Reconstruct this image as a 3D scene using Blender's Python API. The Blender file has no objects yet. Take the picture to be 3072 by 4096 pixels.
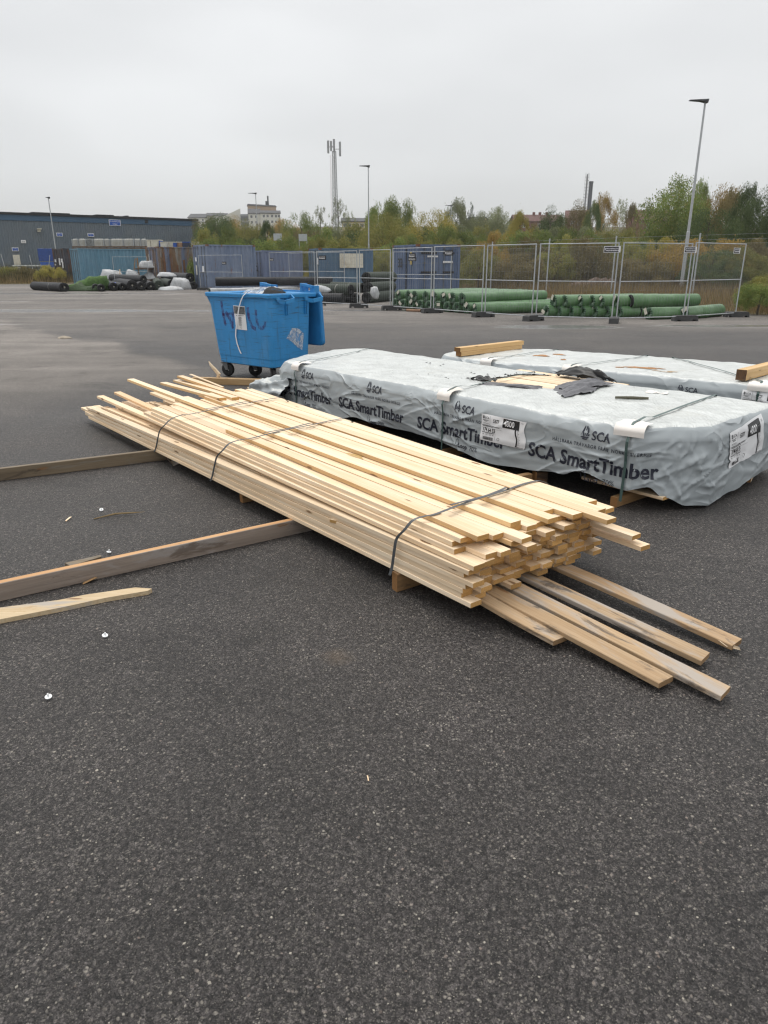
import bpy, bmesh, math, random
import numpy as np
from mathutils import Vector, Matrix, noise

random.seed(7)
rng = np.random.default_rng(7)
SC = bpy.context.scene
COL = SC.collection
R = math.radians

# ------------------------------------------------------------------ camera
HAZE = 0.00028
FPX, HY, CAMZ = 2850.0, 1058.0, 1.55          # focal length in photo pixels, horizon row, eye height
TH = math.atan((2048 - HY) / FPX)
cam_d = bpy.data.cameras.new('camera')
cam = bpy.data.objects.new('camera', cam_d)
COL.objects.link(cam)
cam.location = (0, 0, CAMZ)
cam.rotation_euler = (math.pi / 2 - TH, 0, 0)
cam_d.sensor_fit = 'VERTICAL'
cam_d.sensor_height = 36.0
cam_d.lens = 36.0 * FPX / 4096
cam_d.clip_start = 0.05
cam_d.clip_end = 4000
cam_d.dof.use_dof = True
cam_d.dof.focus_distance = 4.6
cam_d.dof.aperture_fstop = 7.5
SC.camera = cam

# ------------------------------------------------------------------ sky, sun, exposure
SUN_EL, SUN_AZ = R(68), R(325)
W = bpy.data.worlds.new('World')
SC.world = W
W.use_nodes = True
nt = W.node_tree
nt.nodes.clear()
def wn(t, **k):
    n = nt.nodes.new(t)
    for a, b in k.items():
        setattr(n, a, b)
    return n
sky = wn('ShaderNodeTexSky', sky_type='NISHITA', sun_disc=False)
sky.sun_elevation = SUN_EL
sky.sun_rotation = SUN_AZ
tc = wn('ShaderNodeTexCoord')
sep = wn('ShaderNodeSeparateXYZ')
nt.links.new(tc.outputs['Generated'], sep.inputs[0])
clampz = wn('ShaderNodeClamp')
nt.links.new(sep.outputs['Z'], clampz.inputs['Value'])
grad = wn('ShaderNodeMath', operation='MULTIPLY_ADD')      # overcast layer: brighter overhead than at the horizon
nt.links.new(clampz.outputs[0], grad.inputs[0])
grad.inputs[1].default_value = 1.15
grad.inputs[2].default_value = 1.0
mp = wn('ShaderNodeMapping')
mp.inputs['Scale'].default_value = (1.0, 1.0, 3.2)
nt.links.new(tc.outputs['Generated'], mp.inputs['Vector'])
cn = wn('ShaderNodeTexNoise')
cn.inputs['Scale'].default_value = 1.9
cn.inputs['Detail'].default_value = 3
cn.inputs['Roughness'].default_value = 0.45
nt.links.new(mp.outputs[0], cn.inputs['Vector'])
cr = wn('ShaderNodeMapRange')
cr.inputs['From Min'].default_value = 0.3
cr.inputs['From Max'].default_value = 0.7
cr.inputs['To Min'].default_value = 0.87
cr.inputs['To Max'].default_value = 1.09
nt.links.new(cn.outputs['Fac'], cr.inputs['Value'])
mul = wn('ShaderNodeMath', operation='MULTIPLY')
nt.links.new(grad.outputs[0], mul.inputs[0])
nt.links.new(cr.outputs[0], mul.inputs[1])
cc = wn('ShaderNodeVectorMath', operation='SCALE')
cc.inputs[0].default_value = (6.22, 6.27, 6.28)
nt.links.new(mul.outputs[0], cc.inputs['Scale'])
mx = wn('ShaderNodeMix', data_type='RGBA')
mx.inputs['Factor'].default_value = 0.93
nt.links.new(sky.outputs[0], mx.inputs['A'])
nt.links.new(cc.outputs[0], mx.inputs['B'])
bg = wn('ShaderNodeBackground')
bg.inputs['Strength'].default_value = 0.1
nt.links.new(mx.outputs['Result'], bg.inputs['Color'])
wo = wn('ShaderNodeOutputWorld')
nt.links.new(bg.outputs[0], wo.inputs['Surface'])

sun_d = bpy.data.lights.new('sun', 'SUN')
sun_d.energy = 1.5
sun_d.angle = R(35)
sun_d.color = (1.0, 0.955, 0.88)
sun = bpy.data.objects.new('sun', sun_d)
COL.objects.link(sun)
sun.rotation_euler = (-Vector((math.sin(SUN_AZ) * math.cos(SUN_EL), math.cos(SUN_AZ) * math.cos(SUN_EL), math.sin(SUN_EL)))).to_track_quat('-Z', 'Y').to_euler()

SC.view_settings.view_transform = 'Standard'
SC.view_settings.look = 'None'
SC.view_settings.exposure = 0.16
SC.view_settings.gamma = 1.0
SC.view_settings.use_curve_mapping = False
SC.render.engine = 'CYCLES'
SC.cycles.max_bounces = 6
SC.cycles.diffuse_bounces = 3
SC.cycles.glossy_bounces = 3
SC.cycles.transmission_bounces = 4
SC.cycles.transparent_max_bounces = 8
SC.cycles.use_denoising = True
SC.cycles.denoiser = 'OPENIMAGEDENOISE'
SC.cycles.denoising_input_passes = 'RGB_ALBEDO_NORMAL'
SC.cycles.denoising_prefilter = 'ACCURATE'
SC.cycles.filter_width = 1.25

# ------------------------------------------------------------------ measuring: where a point of the photo's place stands
def ray(u, v):
    x, y = (u - 1536) / FPX, (2048 - v) / FPX
    c, s = math.cos(TH), math.sin(TH)
    return Vector((x, c + y * s, -s + y * c))
def GZ(u, v, z=0.0):                            # on the level z
    d = ray(u, v)
    t = (z - CAMZ) / d.z
    return Vector((0, 0, CAMZ)) + d * t
def AY(u, v, Y):                                # at the distance Y
    d = ray(u, v)
    return Vector((0, 0, CAMZ)) + d * (Y / d.y)
def HT(v, Y, u=1536):                           # height of row v at distance Y
    return AY(u, v, Y).z
def smooth(a, b, x):
    t = min(1.0, max(0.0, (x - a) / (b - a)))
    return t * t * (3 - 2 * t)
def terr(x, y):                                 # the ground rises gently beyond the yard
    k = 0.35 + 0.65 * smooth(-160, -40, x)
    return k * (24 * smooth(75, 520, y)) + 0.35 * smooth(62, 75, y) * noise.noise((x * .05, y * .05, 0))

# ------------------------------------------------------------------ objects
def tag(o, label=None, cat=None, group=None, kind=None):
    if label: o['label'] = label
    if cat: o['category'] = cat
    if group: o['group'] = group
    if kind: o['kind'] = kind
    return o
def thing(name, label, cat, loc=(0, 0, 0), rz=0.0, group=None):
    o = bpy.data.objects.new(name, None)
    COL.objects.link(o)
    o.empty_display_size = 0.1
    o.location = loc
    o.rotation_euler = (0, 0, rz)
    return tag(o, label, cat, group)
def copy_tree(o, parent=None):
    c = o.copy()
    COL.objects.link(c)
    c.parent = parent
    for ch in o.children:
        copy_tree(ch, c)
    return c
class G:
    """collects the faces of ONE mesh"""
    def __init__(s):
        s.v, s.f, s.m = [], [], []
    def add(s, vs, fs, m=0):
        n = len(s.v)
        s.v.extend(tuple(p) for p in vs)
        for f in fs:
            s.f.append([i + n for i in f])
            s.m.append(m)
        return s
    BF = [(0, 3, 2, 1), (4, 5, 6, 7), (0, 1, 5, 4), (1, 2, 6, 5), (2, 3, 7, 6), (3, 0, 4, 7)]
    def box(s, a, b, m=0, M=None):
        x0, y0, z0 = a
        x1, y1, z1 = b
        vs = [Vector(p) for p in ((x0, y0, z0), (x1, y0, z0), (x1, y1, z0), (x0, y1, z0), (x0, y0, z1), (x1, y0, z1), (x1, y1, z1), (x0, y1, z1))]
        if M: vs = [M @ p for p in vs]
        return s.add(vs, s.BF, m)
    def hexa(s, p8, m=0):
        return s.add(p8, s.BF, m)
    def bar(s, p, q, w, h=None, m=0, up=(0, 0, 1)):
        p, q = Vector(p), Vector(q)
        h = w if h is None else h
        d = (q - p).normalized()
        a = d.cross(Vector(up))
        if a.length < 1e-4: a = d.cross(Vector((1, 0, 0)))
        a.normalize()
        b = a.cross(d)
        a, b = a * w / 2, b * h / 2
        return s.add([p - a - b, p + a - b, p + a + b, p - a + b, q - a - b, q + a - b, q + a + b, q - a + b],
                     [(0, 1, 2, 3), (7, 6, 5, 4), (0, 4, 5, 1), (1, 5, 6, 2), (2, 6, 7, 3), (3, 7, 4, 0)], m)
    def tube(s, pts, r, n=8, m=0, caps=True):
        pts = [Vector(p) for p in pts]
        rs = r if isinstance(r, (list, tuple)) else [r] * len(pts)
        base, ref = len(s.v), None
        for i, p in enumerate(pts):
            d = (pts[min(i + 1, len(pts) - 1)] - pts[max(i - 1, 0)]).normalized()
            if ref is None:
                ref = d.cross(Vector((0, 0, 1)))
                if ref.length < 1e-3: ref = d.cross(Vector((1, 0, 0)))
            a = (ref - d * ref.dot(d)).normalized()
            ref = a
            b = d.cross(a)
            for k in range(n):
                t = 2 * math.pi * k / n
                s.v.append(tuple(p + (a * math.cos(t) + b * math.sin(t)) * rs[i]))
        for i in range(len(pts) - 1):
            for k in range(n):
                k2 = (k + 1) % n
                s.f.append([base + i * n + k, base + i * n + k2, base + (i + 1) * n + k2, base + (i + 1) * n + k])
                s.m.append(m)
        if caps:
            s.f.append([base + k for k in reversed(range(n))]); s.m.append(m)
            s.f.append([base + (len(pts) - 1) * n + k for k in range(n)]); s.m.append(m)
        return s
    def quad(s, a, b, c, d, m=0):
        return s.add([a, b, c, d], [(0, 1, 2, 3)], m)
    def grid(s, rows, m=0, close=False):
        n = len(rows[0])
        vs = [p for r_ in rows for p in r_]
        fs = []
        for i in range(len(rows) - 1):
            for j in range(n if close else n - 1):
                j2 = (j + 1) % n
                fs.append((i * n + j, i * n + j2, (i + 1) * n + j2, (i + 1) * n + j))
        return s.add(vs, fs, m)
    def xform(s, M):
        s.v = [tuple(M @ Vector(p)) for p in s.v]
        return s
    def build(s, name, mats, parent=None, smooth_=False, kind=None):
        me = bpy.data.meshes.new(name)
        me.from_pydata(s.v, [], s.f)
        for m in (mats if isinstance(mats, (list, tuple)) else [mats]):
            me.materials.append(m)
        if any(s.m): me.polygons.foreach_set('material_index', s.m)
        if smooth_: me.polygons.foreach_set('use_smooth', [True] * len(s.f))
        me.update()
        o = bpy.data.objects.new(name, me)
        COL.objects.link(o)
        if parent is not None: o.parent = parent
        if kind: o['kind'] = kind
        return o
def fast_mesh(name, V, F, mats, parent=None, kind=None, smooth_=False):
    """big meshes from numpy arrays; F is (n, 3) or (n, 4)"""
    me = bpy.data.meshes.new(name)
    n, k = F.shape
    me.vertices.add(len(V)); me.vertices.foreach_set('co', np.asarray(V, np.float32).ravel())
    me.loops.add(n * k); me.loops.foreach_set('vertex_index', F.astype(np.int32).ravel())
    me.polygons.add(n)
    me.polygons.foreach_set('loop_start', np.arange(0, n * k, k, dtype=np.int32))
    me.polygons.foreach_set('loop_total', np.full(n, k, dtype=np.int32))
    if smooth_: me.polygons.foreach_set('use_smooth', [True] * n)
    for m in (mats if isinstance(mats, (list, tuple)) else [mats]): me.materials.append(m)
    me.update(calc_edges=True)
    if name is None: return me
    o = bpy.data.objects.new(name, me)
    COL.objects.link(o)
    if parent is not None: o.parent = parent
    if kind: o['kind'] = kind
    return o
_tcache = {}
def text_geo(txt, size, bold=0.0, space=1.0, maxedge=None, align='LEFT', sx=1.0, shear=0.0):
    """the letters of a line as flat triangles: (list of (x, y), faces); baseline at y = 0"""
    key = (txt, size, bold, space, maxedge, align, sx, shear)
    if key in _tcache: return _tcache[key]
    c = bpy.data.curves.new('lettering', 'FONT')
    c.body, c.size, c.offset, c.space_character, c.align_x, c.shear = txt, size, bold, space, align, shear
    c.resolution_u = 3
    o = bpy.data.objects.new('lettering', c)
    COL.objects.link(o)
    dg = bpy.context.evaluated_depsgraph_get()
    dg.update()
    me = bpy.data.meshes.new_from_object(o.evaluated_get(dg))
    bm = bmesh.new()
    bm.from_mesh(me)
    bmesh.ops.triangulate(bm, faces=bm.faces[:])
    if maxedge:
        for _ in range(5):
            es = [e for e in bm.edges if e.calc_length() > maxedge]
            if not es: break
            bmesh.ops.subdivide_edges(bm, edges=es, cuts=1)
            bmesh.ops.triangulate(bm, faces=bm.faces[:])
    bm.verts.index_update()
    vs = [(v.co.x * sx, v.co.y) for v in bm.verts]
    fs = [[v.index for v in f.verts] for f in bm.faces]
    bm.free()
    bpy.data.objects.remove(o); bpy.data.curves.remove(c); bpy.data.meshes.remove(me)
    _tcache[key] = (vs, fs)
    return vs, fs
def put_text(g, txt, size, fn, m=0, **k):
    vs, fs = text_geo(txt, size, **k)
    g.add([fn(x, y) for x, y in vs], fs, m)
    return max([x for x, y in vs] or [0])

# ------------------------------------------------------------------ materials
def rgb(c): return (c[0], c[1], c[2], 1.0)
class NT:
    def __init__(s, name):
        s.mat = bpy.data.materials.new(name)
        s.mat.use_nodes = True
        s.t = s.mat.node_tree
        s.b = s.t.nodes['Principled BSDF']
        s._tc = None
    def n(s, t, ins=None, **k):
        nd = s.t.nodes.new(t)
        for a, b in k.items(): setattr(nd, a, b)
        for a, b in (ins or {}).items(): s.set(nd.inputs[a], b)
        return nd
    def set(s, inp, v):
        if hasattr(v, 'is_linked') or isinstance(v, bpy.types.NodeSocket): s.t.links.new(v, inp)
        elif inp.type == 'RGBA': inp.default_value = rgb(v) if isinstance(v, tuple) else (v, v, v, 1.0)
        else: inp.default_value = v
    def co(s, which='Object'):
        if s._tc is None: s._tc = s.n('ShaderNodeTexCoord')
        return s._tc.outputs[which]
    def map(s, vec, scale=(1, 1, 1), loc=(0, 0, 0), rot=(0, 0, 0)):
        return s.n('ShaderNodeMapping', {'Vector': vec, 'Scale': scale, 'Location': loc, 'Rotation': rot}).outputs[0]
    def noise(s, vec, scale, detail=3, rough=.5, dist=0.0):
        return s.n('ShaderNodeTexNoise', {'Vector': vec, 'Scale': scale, 'Detail': detail, 'Roughness': rough, 'Distortion': dist}).outputs['Fac']
    def vor(s, vec, scale, feature='F1', out='Distance', rand=1.0):
        return s.n('ShaderNodeTexVoronoi', {'Vector': vec, 'Scale': scale, 'Randomness': rand}, feature=feature).outputs[out]
    def rng(s, v, a, b, c=0.0, d=1.0):
        return s.n('ShaderNodeMapRange', {'Value': v, 'From Min': a, 'From Max': b, 'To Min': c, 'To Max': d}).outputs[0]
    def math(s, op, a, b=0.0, c=0.0, clamp=False):
        nd = s.n('ShaderNodeMath', operation=op, use_clamp=clamp)
        s.set(nd.inputs[0], a); s.set(nd.inputs[1], b); s.set(nd.inputs[2], c)
        return nd.outputs[0]
    def mix(s, f, a, b, blend='MIX'):
        nd = s.n('ShaderNodeMix', data_type='RGBA', blend_type=blend)
        s.set(nd.inputs['Factor'], f); s.set(nd.inputs['A'], a); s.set(nd.inputs['B'], b)
        return nd.outputs['Result']
    def bump(s, h, strength, dist, normal=None):
        nd = s.n('ShaderNodeBump', {'Height': h, 'Strength': strength, 'Distance': dist})
        if normal is not None: s.set(nd.inputs['Normal'], normal)
        return nd.outputs[0]
    def scale(s, c, v):
        nd = s.n('ShaderNodeVectorMath', operation='SCALE')
        s.set(nd.inputs[0], c); s.set(nd.inputs['Scale'], v)
        return nd.outputs[0]
    def done(s, color=None, rough=None, normal=None, metal=None, spec=None, **k):
        for key, v in (('Base Color', color), ('Roughness', rough), ('Normal', normal), ('Metallic', metal), ('Specular IOR Level', spec)):
            if v is not None: s.set(s.b.inputs[key], v)
        for key, v in k.items(): s.set(s.b.inputs[key.replace('_', ' ')], v)
        return s.mat
def simple(name, col, rough=.6, metal=0.0, var=.18, scale=6.0, spec=.5, bump=0.0, dirt=None, dscale=2.0, dlo=.5, dhi=.7, objvar=0.0, bscale=40):
    """a plain painted / plastic / metal surface with uneven colour, optional dirt or rust, optional fine relief"""
    t = NT(name)
    v = t.co()
    f = t.noise(v, scale, 5, .6)
    c = t.scale(col, t.rng(f, .25, .75, 1 - var, 1 + var))
    if objvar:
        oi = t.n('ShaderNodeObjectInfo').outputs['Random']
        c = t.scale(c, t.rng(oi, 0, 1, 1 - objvar, 1 + objvar))
    if dirt is not None:
        d = t.noise(t.map(v, (1, 1, .45)), dscale, 7, .68, .4)
        c = t.mix(t.rng(d, dlo, dhi), c, dirt)
    nrm = t.bump(t.noise(v, bscale, 4, .6), bump, .01) if bump else None
    r_ = t.rng(t.noise(v, scale * 1.7, 4, .6), .3, .7, max(.02, rough - .08), min(1, rough + .1))
    return t.done(c, r_, nrm, metal, spec)

# ================================================================== materials of the place
def asphalt_mat():
    t = NT('wet_asphalt')
    v = t.co()
    # coarse and fine stones set in bitumen
    w = t.n('ShaderNodeVectorMath', {0: v, 1: t.n('ShaderNodeTexNoise', {'Vector': v, 'Scale': 60.0, 'Detail': 2.0}).outputs['Color']}, operation='MULTIPLY_ADD')
    w.inputs[1].default_value = (1, 1, 1)
    nz = t.n('ShaderNodeTexNoise', {'Vector': v, 'Scale': 55.0, 'Detail': 2.0}).outputs['Color']
    off = t.scale(nz, .012)
    vv = t.n('ShaderNodeVectorMath', operation='ADD')
    t.set(vv.inputs[0], v); t.set(vv.inputs[1], off)
    vw = vv.outputs[0]
    v1 = t.n('ShaderNodeTexVoronoi', {'Vector': vw, 'Scale': 105.0}, feature='F1')
    v2 = t.n('ShaderNodeTexVoronoi', {'Vector': vw, 'Scale': 240.0}, feature='F1')
    c1 = t.n('ShaderNodeSeparateColor', {0: v1.outputs['Color']})
    c2 = t.n('ShaderNodeSeparateColor', {0: v2.outputs['Color']})
    # which cells are pale stones
    big = t.math('MULTIPLY', t.rng(c1.outputs[0], .82, .96), t.rng(v1.outputs['Distance'], .5, .34))
    fine = t.math('MULTIPLY', t.rng(c2.outputs[0], .70, .92), t.rng(v2.outputs['Distance'], .55, .35))
    wear = t.noise(v, 1.3, 5, .65)
    wear2 = t.noise(v, .16, 4, .6)
    base = t.scale((.0235, .0205, .0200), t.rng(wear, .3, .7, .75, 1.3))
    base = t.mix(t.math('MULTIPLY', t.math('POWER', c1.outputs[1], 2.0), .75), base, (.075, .067, .064))
    grain = t.vor(vw, 330, out='Color')
    g1 = t.n('ShaderNodeSeparateColor', {0: grain}).outputs[0]
    base = t.scale(base, t.rng(c1.outputs[2], 0, 1, .50, 1.55))  # uneven stone tones, spread wider so the colour carries micro relief shading
    base = t.scale(base, t.rng(t.math('POWER', g1, 1.6), 0, 1, .38, 2.35))     # bitumen between lighter grains, contrast raised to paint in the relief's shading
    stone = t.mix(c2.outputs[2], (.20, .182, .162), (.42, .38, .325))
    stone = t.mix(t.rng(c1.outputs[1], .9, 1.0, 0, .6), stone, (.36, .24, .19))
    col = t.mix(t.math('MULTIPLY', big, t.rng(wear, .25, .75, .35, 1.0)), base, stone)
    col = t.mix(t.math('MULTIPLY', fine, t.rng(wear, .25, .75, .3, .9)), col, (.26, .24, .21))
    # dry, dusty areas of the yard (paler) and the damp dark rest
    sx = t.n('ShaderNodeSeparateXYZ', {0: v})
    X, Y = sx.outputs['X'], sx.outputs['Y']
    wob = t.noise(t.map(v, (.30, .22, 1)), 1.0, 6, .62, .5)
    wobf = t.math('MULTIPLY_ADD', wob, 3.4, -1.7)
    # band of dry ground running from the left foreground back across the yard
    e1 = t.math('SUBTRACT', Y, t.math('MULTIPLY_ADD', X, 1.44, 14.5))
    e2 = t.math('SUBTRACT', t.math('MULTIPLY_ADD', X, -1.25, 7.7), Y)
    ed1 = t.rng(t.math('ADD', e1, wobf), -1.6, 2.2)
    ed2 = t.rng(t.math('MULTIPLY_ADD', wobf, 1.5, e2), -.25, .45)
    dry = t.math('MULTIPLY', ed1, ed2)
    far = t.math('MULTIPLY', t.rng(t.math('MULTIPLY_ADD', wobf, 4.0, Y), 15, 21), .85)
    stre = t.noise(t.map(v, (.09, .5, 1), rot=(0, 0, .35)), 1.0, 5, .6, .6)
    far = t.math('MULTIPLY', far, t.rng(stre, .35, .55, .45, 1))
    dry = t.math('MAXIMUM', dry, far)
    dry = t.math('MULTIPLY', dry, t.rng(t.noise(t.map(v, (.5, 1.1, 1)), 1.0, 6, .7), .28, .42, .55, 1))
    col = t.mix(dry, col, t.mix(.55, t.scale(col, 3.2), (.205, .187, .166)))
    # damp blotches and an old brown stain in the foreground
    bl_ = t.noise(t.map(v, (.8, 1.0, 1), (4, 2, 0)), 1.0, 6, .68, .6)
    col = t.scale(col, t.rng(bl_, .54, .66, 1.0, .72))
    sd = t.n('ShaderNodeVectorMath', {0: t.n('ShaderNodeVectorMath', {0: v, 1: (.20, -2.62, 0)}, operation='ADD').outputs[0]}, operation='LENGTH').outputs['Value']
    col = t.mix(t.math('MULTIPLY', t.rng(t.math('MULTIPLY_ADD', t.noise(v, 9, 4), .12, sd), .15, .06), .45), col, (.12, .085, .055))
    # soft tyre sweeps
    swe = t.noise(t.map(v, (.05, .9, 1), rot=(0, 0, -.22)), 1.0, 4, .55, 1.2)
    col = t.scale(col, t.rng(swe, .35, .65, .86, 1.10))
    col = t.scale(col, t.rng(wear2, .35, .65, .74, 1.22))
    pit_shade = t.noise(v, 70, 3, .6)
    col = t.scale(col, t.rng(pit_shade, .32, .52, .45, 1.08))  # dark pits: shade of the rough surface put into the colour
    # shallow puddles
    def puddle(x, y, rx, ry, rot=0.0):
        m = t.map(t.n('ShaderNodeVectorMath', {0: v, 1: (-x, -y, 0)}, operation='ADD').outputs[0], (1 / rx, 1 / ry, 0), rot=(0, 0, rot))
        d = t.n('ShaderNodeVectorMath', {0: m}, operation='LENGTH').outputs['Value']
        return t.rng(t.math('MULTIPLY_ADD', t.noise(t.map(v, (.5, 1.4, 1)), 1.1, 5, .65), 1.5, t.math('ADD', d, -.75)), 1.05, .80)
    pud = None
    for p in ((-13.5, 26.2, 8.0, .9), (-14.0, 20.0, 4.0, .55), (-19.0, 42.0, 9.0, .8), (4.6, 19.3, 1.6, .75), (2.6, 29.5, 2.4, 1.1), (-.6, 26.4, 1.8, .45), (9.6, 19.6, 2.6, .5), (-22.0, 33.0, 6.0, .6)):
        q = puddle(*p)
        pud = q if pud is None else t.math('MAXIMUM', pud, q)
    col = t.mix(t.math('MULTIPLY', pud, .35), col, t.mix(.5, col, (.10, .098, .095)))
    rough = t.mix(dry, t.rng(wear, .3, .7, .50, .62), .82)
    rough = t.mix(pud, rough, .17)
    h = t.math('ADD', t.math('MULTIPLY', t.rng(v1.outputs['Distance'], 0, .7, 1, 0), .8), t.math('MULTIPLY', t.rng(v2.outputs['Distance'], 0, .7, 1, 0), .5))
    h = t.math('ADD', h, t.math('MULTIPLY', t.noise(v, 30, 4, .6), .9))
    h = t.math('MULTIPLY', h, t.rng(pud, 0, 1, 1, .12))
    nrm = t.bump(h, .85, .0065)
    return t.done(col, rough, nrm, spec=.42)

def ground_mat():
    t = NT('rough_ground')
    v = t.co()
    f = t.noise(v, .35, 6, .65)
    g = t.noise(v, 4.0, 5, .65)
    c = t.mix(t.rng(f, .35, .65), (.085, .070, .038), (.050, .056, .024))
    c = t.mix(t.rng(g, .4, .7), c, (.15, .115, .06))
    return t.done(c, .95, t.bump(g, .8, .2))

def wood_mat(name, light, dark, orange=(.55, .30, .12), knot=(.20, .105, .045), stain=None, streak=9.0, objvar=.13, orange_max=.45, contrast=1.15):
    t = NT(name)
    oi = t.n('ShaderNodeObjectInfo').outputs['Random']
    o1 = t.n('ShaderNodeVectorMath', operation='SCALE')
    o1.inputs[0].default_value = (61.0, 47.0, 83.0)
    t.set(o1.inputs['Scale'], oi)
    v0 = t.n('ShaderNodeVectorMath', operation='ADD')
    t.set(v0.inputs[0], t.co()); t.set(v0.inputs[1], o1.outputs[0])
    v = v0.outputs[0]
    st = t.map(v, (.55, streak, streak))
    f = t.noise(st, 2.2, 5, .6, .5)
    fine = t.noise(t.map(v, (1.6, 60, 60)), 3.0, 3, .6)
    ring = t.n('ShaderNodeTexWave', {'Vector': t.map(v, (.22, 6, 6)), 'Scale': 3.0, 'Distortion': 7.0, 'Detail': 3.0, 'Detail Scale': .8}, wave_type='BANDS', bands_direction='Y').outputs['Fac']
    c = t.mix(t.rng(f, .30, .72, 0, .85 * contrast), light, dark)
    c = t.mix(t.math('MULTIPLY', t.rng(ring, .72, 1.0), .40 * contrast), c, dark)
    c = t.scale(c, t.rng(fine, .3, .7, .93, 1.06))
    # a few boards are heartwood orange, some a little paler
    rnd = t.math('FRACT', t.math('MULTIPLY', oi, 7.31))
    c = t.mix(t.rng(rnd, .80, 1.0, 0, orange_max), c, orange)
    c = t.scale(c, t.rng(t.math('FRACT', t.math('MULTIPLY', oi, 13.7)), 0, 1, 1 - objvar, 1 + objvar))
    kv = t.n('ShaderNodeTexVoronoi', {'Vector': t.map(v, (3.2, 13, 13)), 'Scale': 1.0, 'Randomness': 1.0}, feature='F1')
    ksel = t.n('ShaderNodeSeparateColor', {0: kv.outputs['Color']})
    k = t.math('MULTIPLY', t.rng(t.math('MULTIPLY_ADD', t.noise(v, 40, 2), .06, kv.outputs['Distance']), .19, .14), t.rng(ksel.outputs[0], .60, .62))
    halo = t.math('MULTIPLY', t.rng(kv.outputs['Distance'], .32, .08), t.rng(ksel.outputs[0], .60, .62, 0, .40))
    c = t.mix(halo, c, dark)
    c = t.mix(t.math('MULTIPLY', k, .9), c, knot)
    if stain is not None:
        s = t.noise(t.map(v, (.9, 4.0, 4.0)), 1.6, 6, .66, .8)
        c = t.mix(t.rng(s, .50, .60, 0, .85), c, stain[0])
        s2 = t.noise(t.map(v, (1.3, 6.0, 6.0)), 1.9, 6, .7, .6)
        c = t.mix(t.rng(s2, .56, .64, 0, .8), c, stain[1])
    h = t.math('ADD', t.math('MULTIPLY', fine, .6), f)
    return t.done(c, t.rng(f, .3, .7, .52, .68), t.bump(h, .35, .003), spec=.35)

def endgrain_mat(name, a, b):
    t = NT(name)
    oi = t.n('ShaderNodeObjectInfo').outputs['Random']
    v = t.n('ShaderNodeVectorMath', operation='ADD')
    o1 = t.n('ShaderNodeVectorMath', operation='SCALE'); o1.inputs[0].default_value = (0, 3.0, 5.0); t.set(o1.inputs['Scale'], oi)
    t.set(v.inputs[0], t.co()); t.set(v.inputs[1], o1.outputs[0])
    w = t.n('ShaderNodeTexWave', {'Vector': v.outputs[0], 'Scale': 60.0, 'Distortion': 3.0, 'Detail': 2.0}, wave_type='RINGS', rings_direction='X').outputs['Fac']
    n_ = t.noise(v.outputs[0], 160, 3, .7)
    c = t.mix(t.rng(w, .45, .95, 0, .5), a, b)
    c = t.scale(c, t.rng(n_, .3, .7, .82, 1.15))
    c = t.scale(c, t.rng(t.math('FRACT', t.math('MULTIPLY', oi, 5.9)), 0, 1, .70, 1.18))
    return t.done(c, .75, t.bump(n_, .5, .002), spec=.25)

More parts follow.
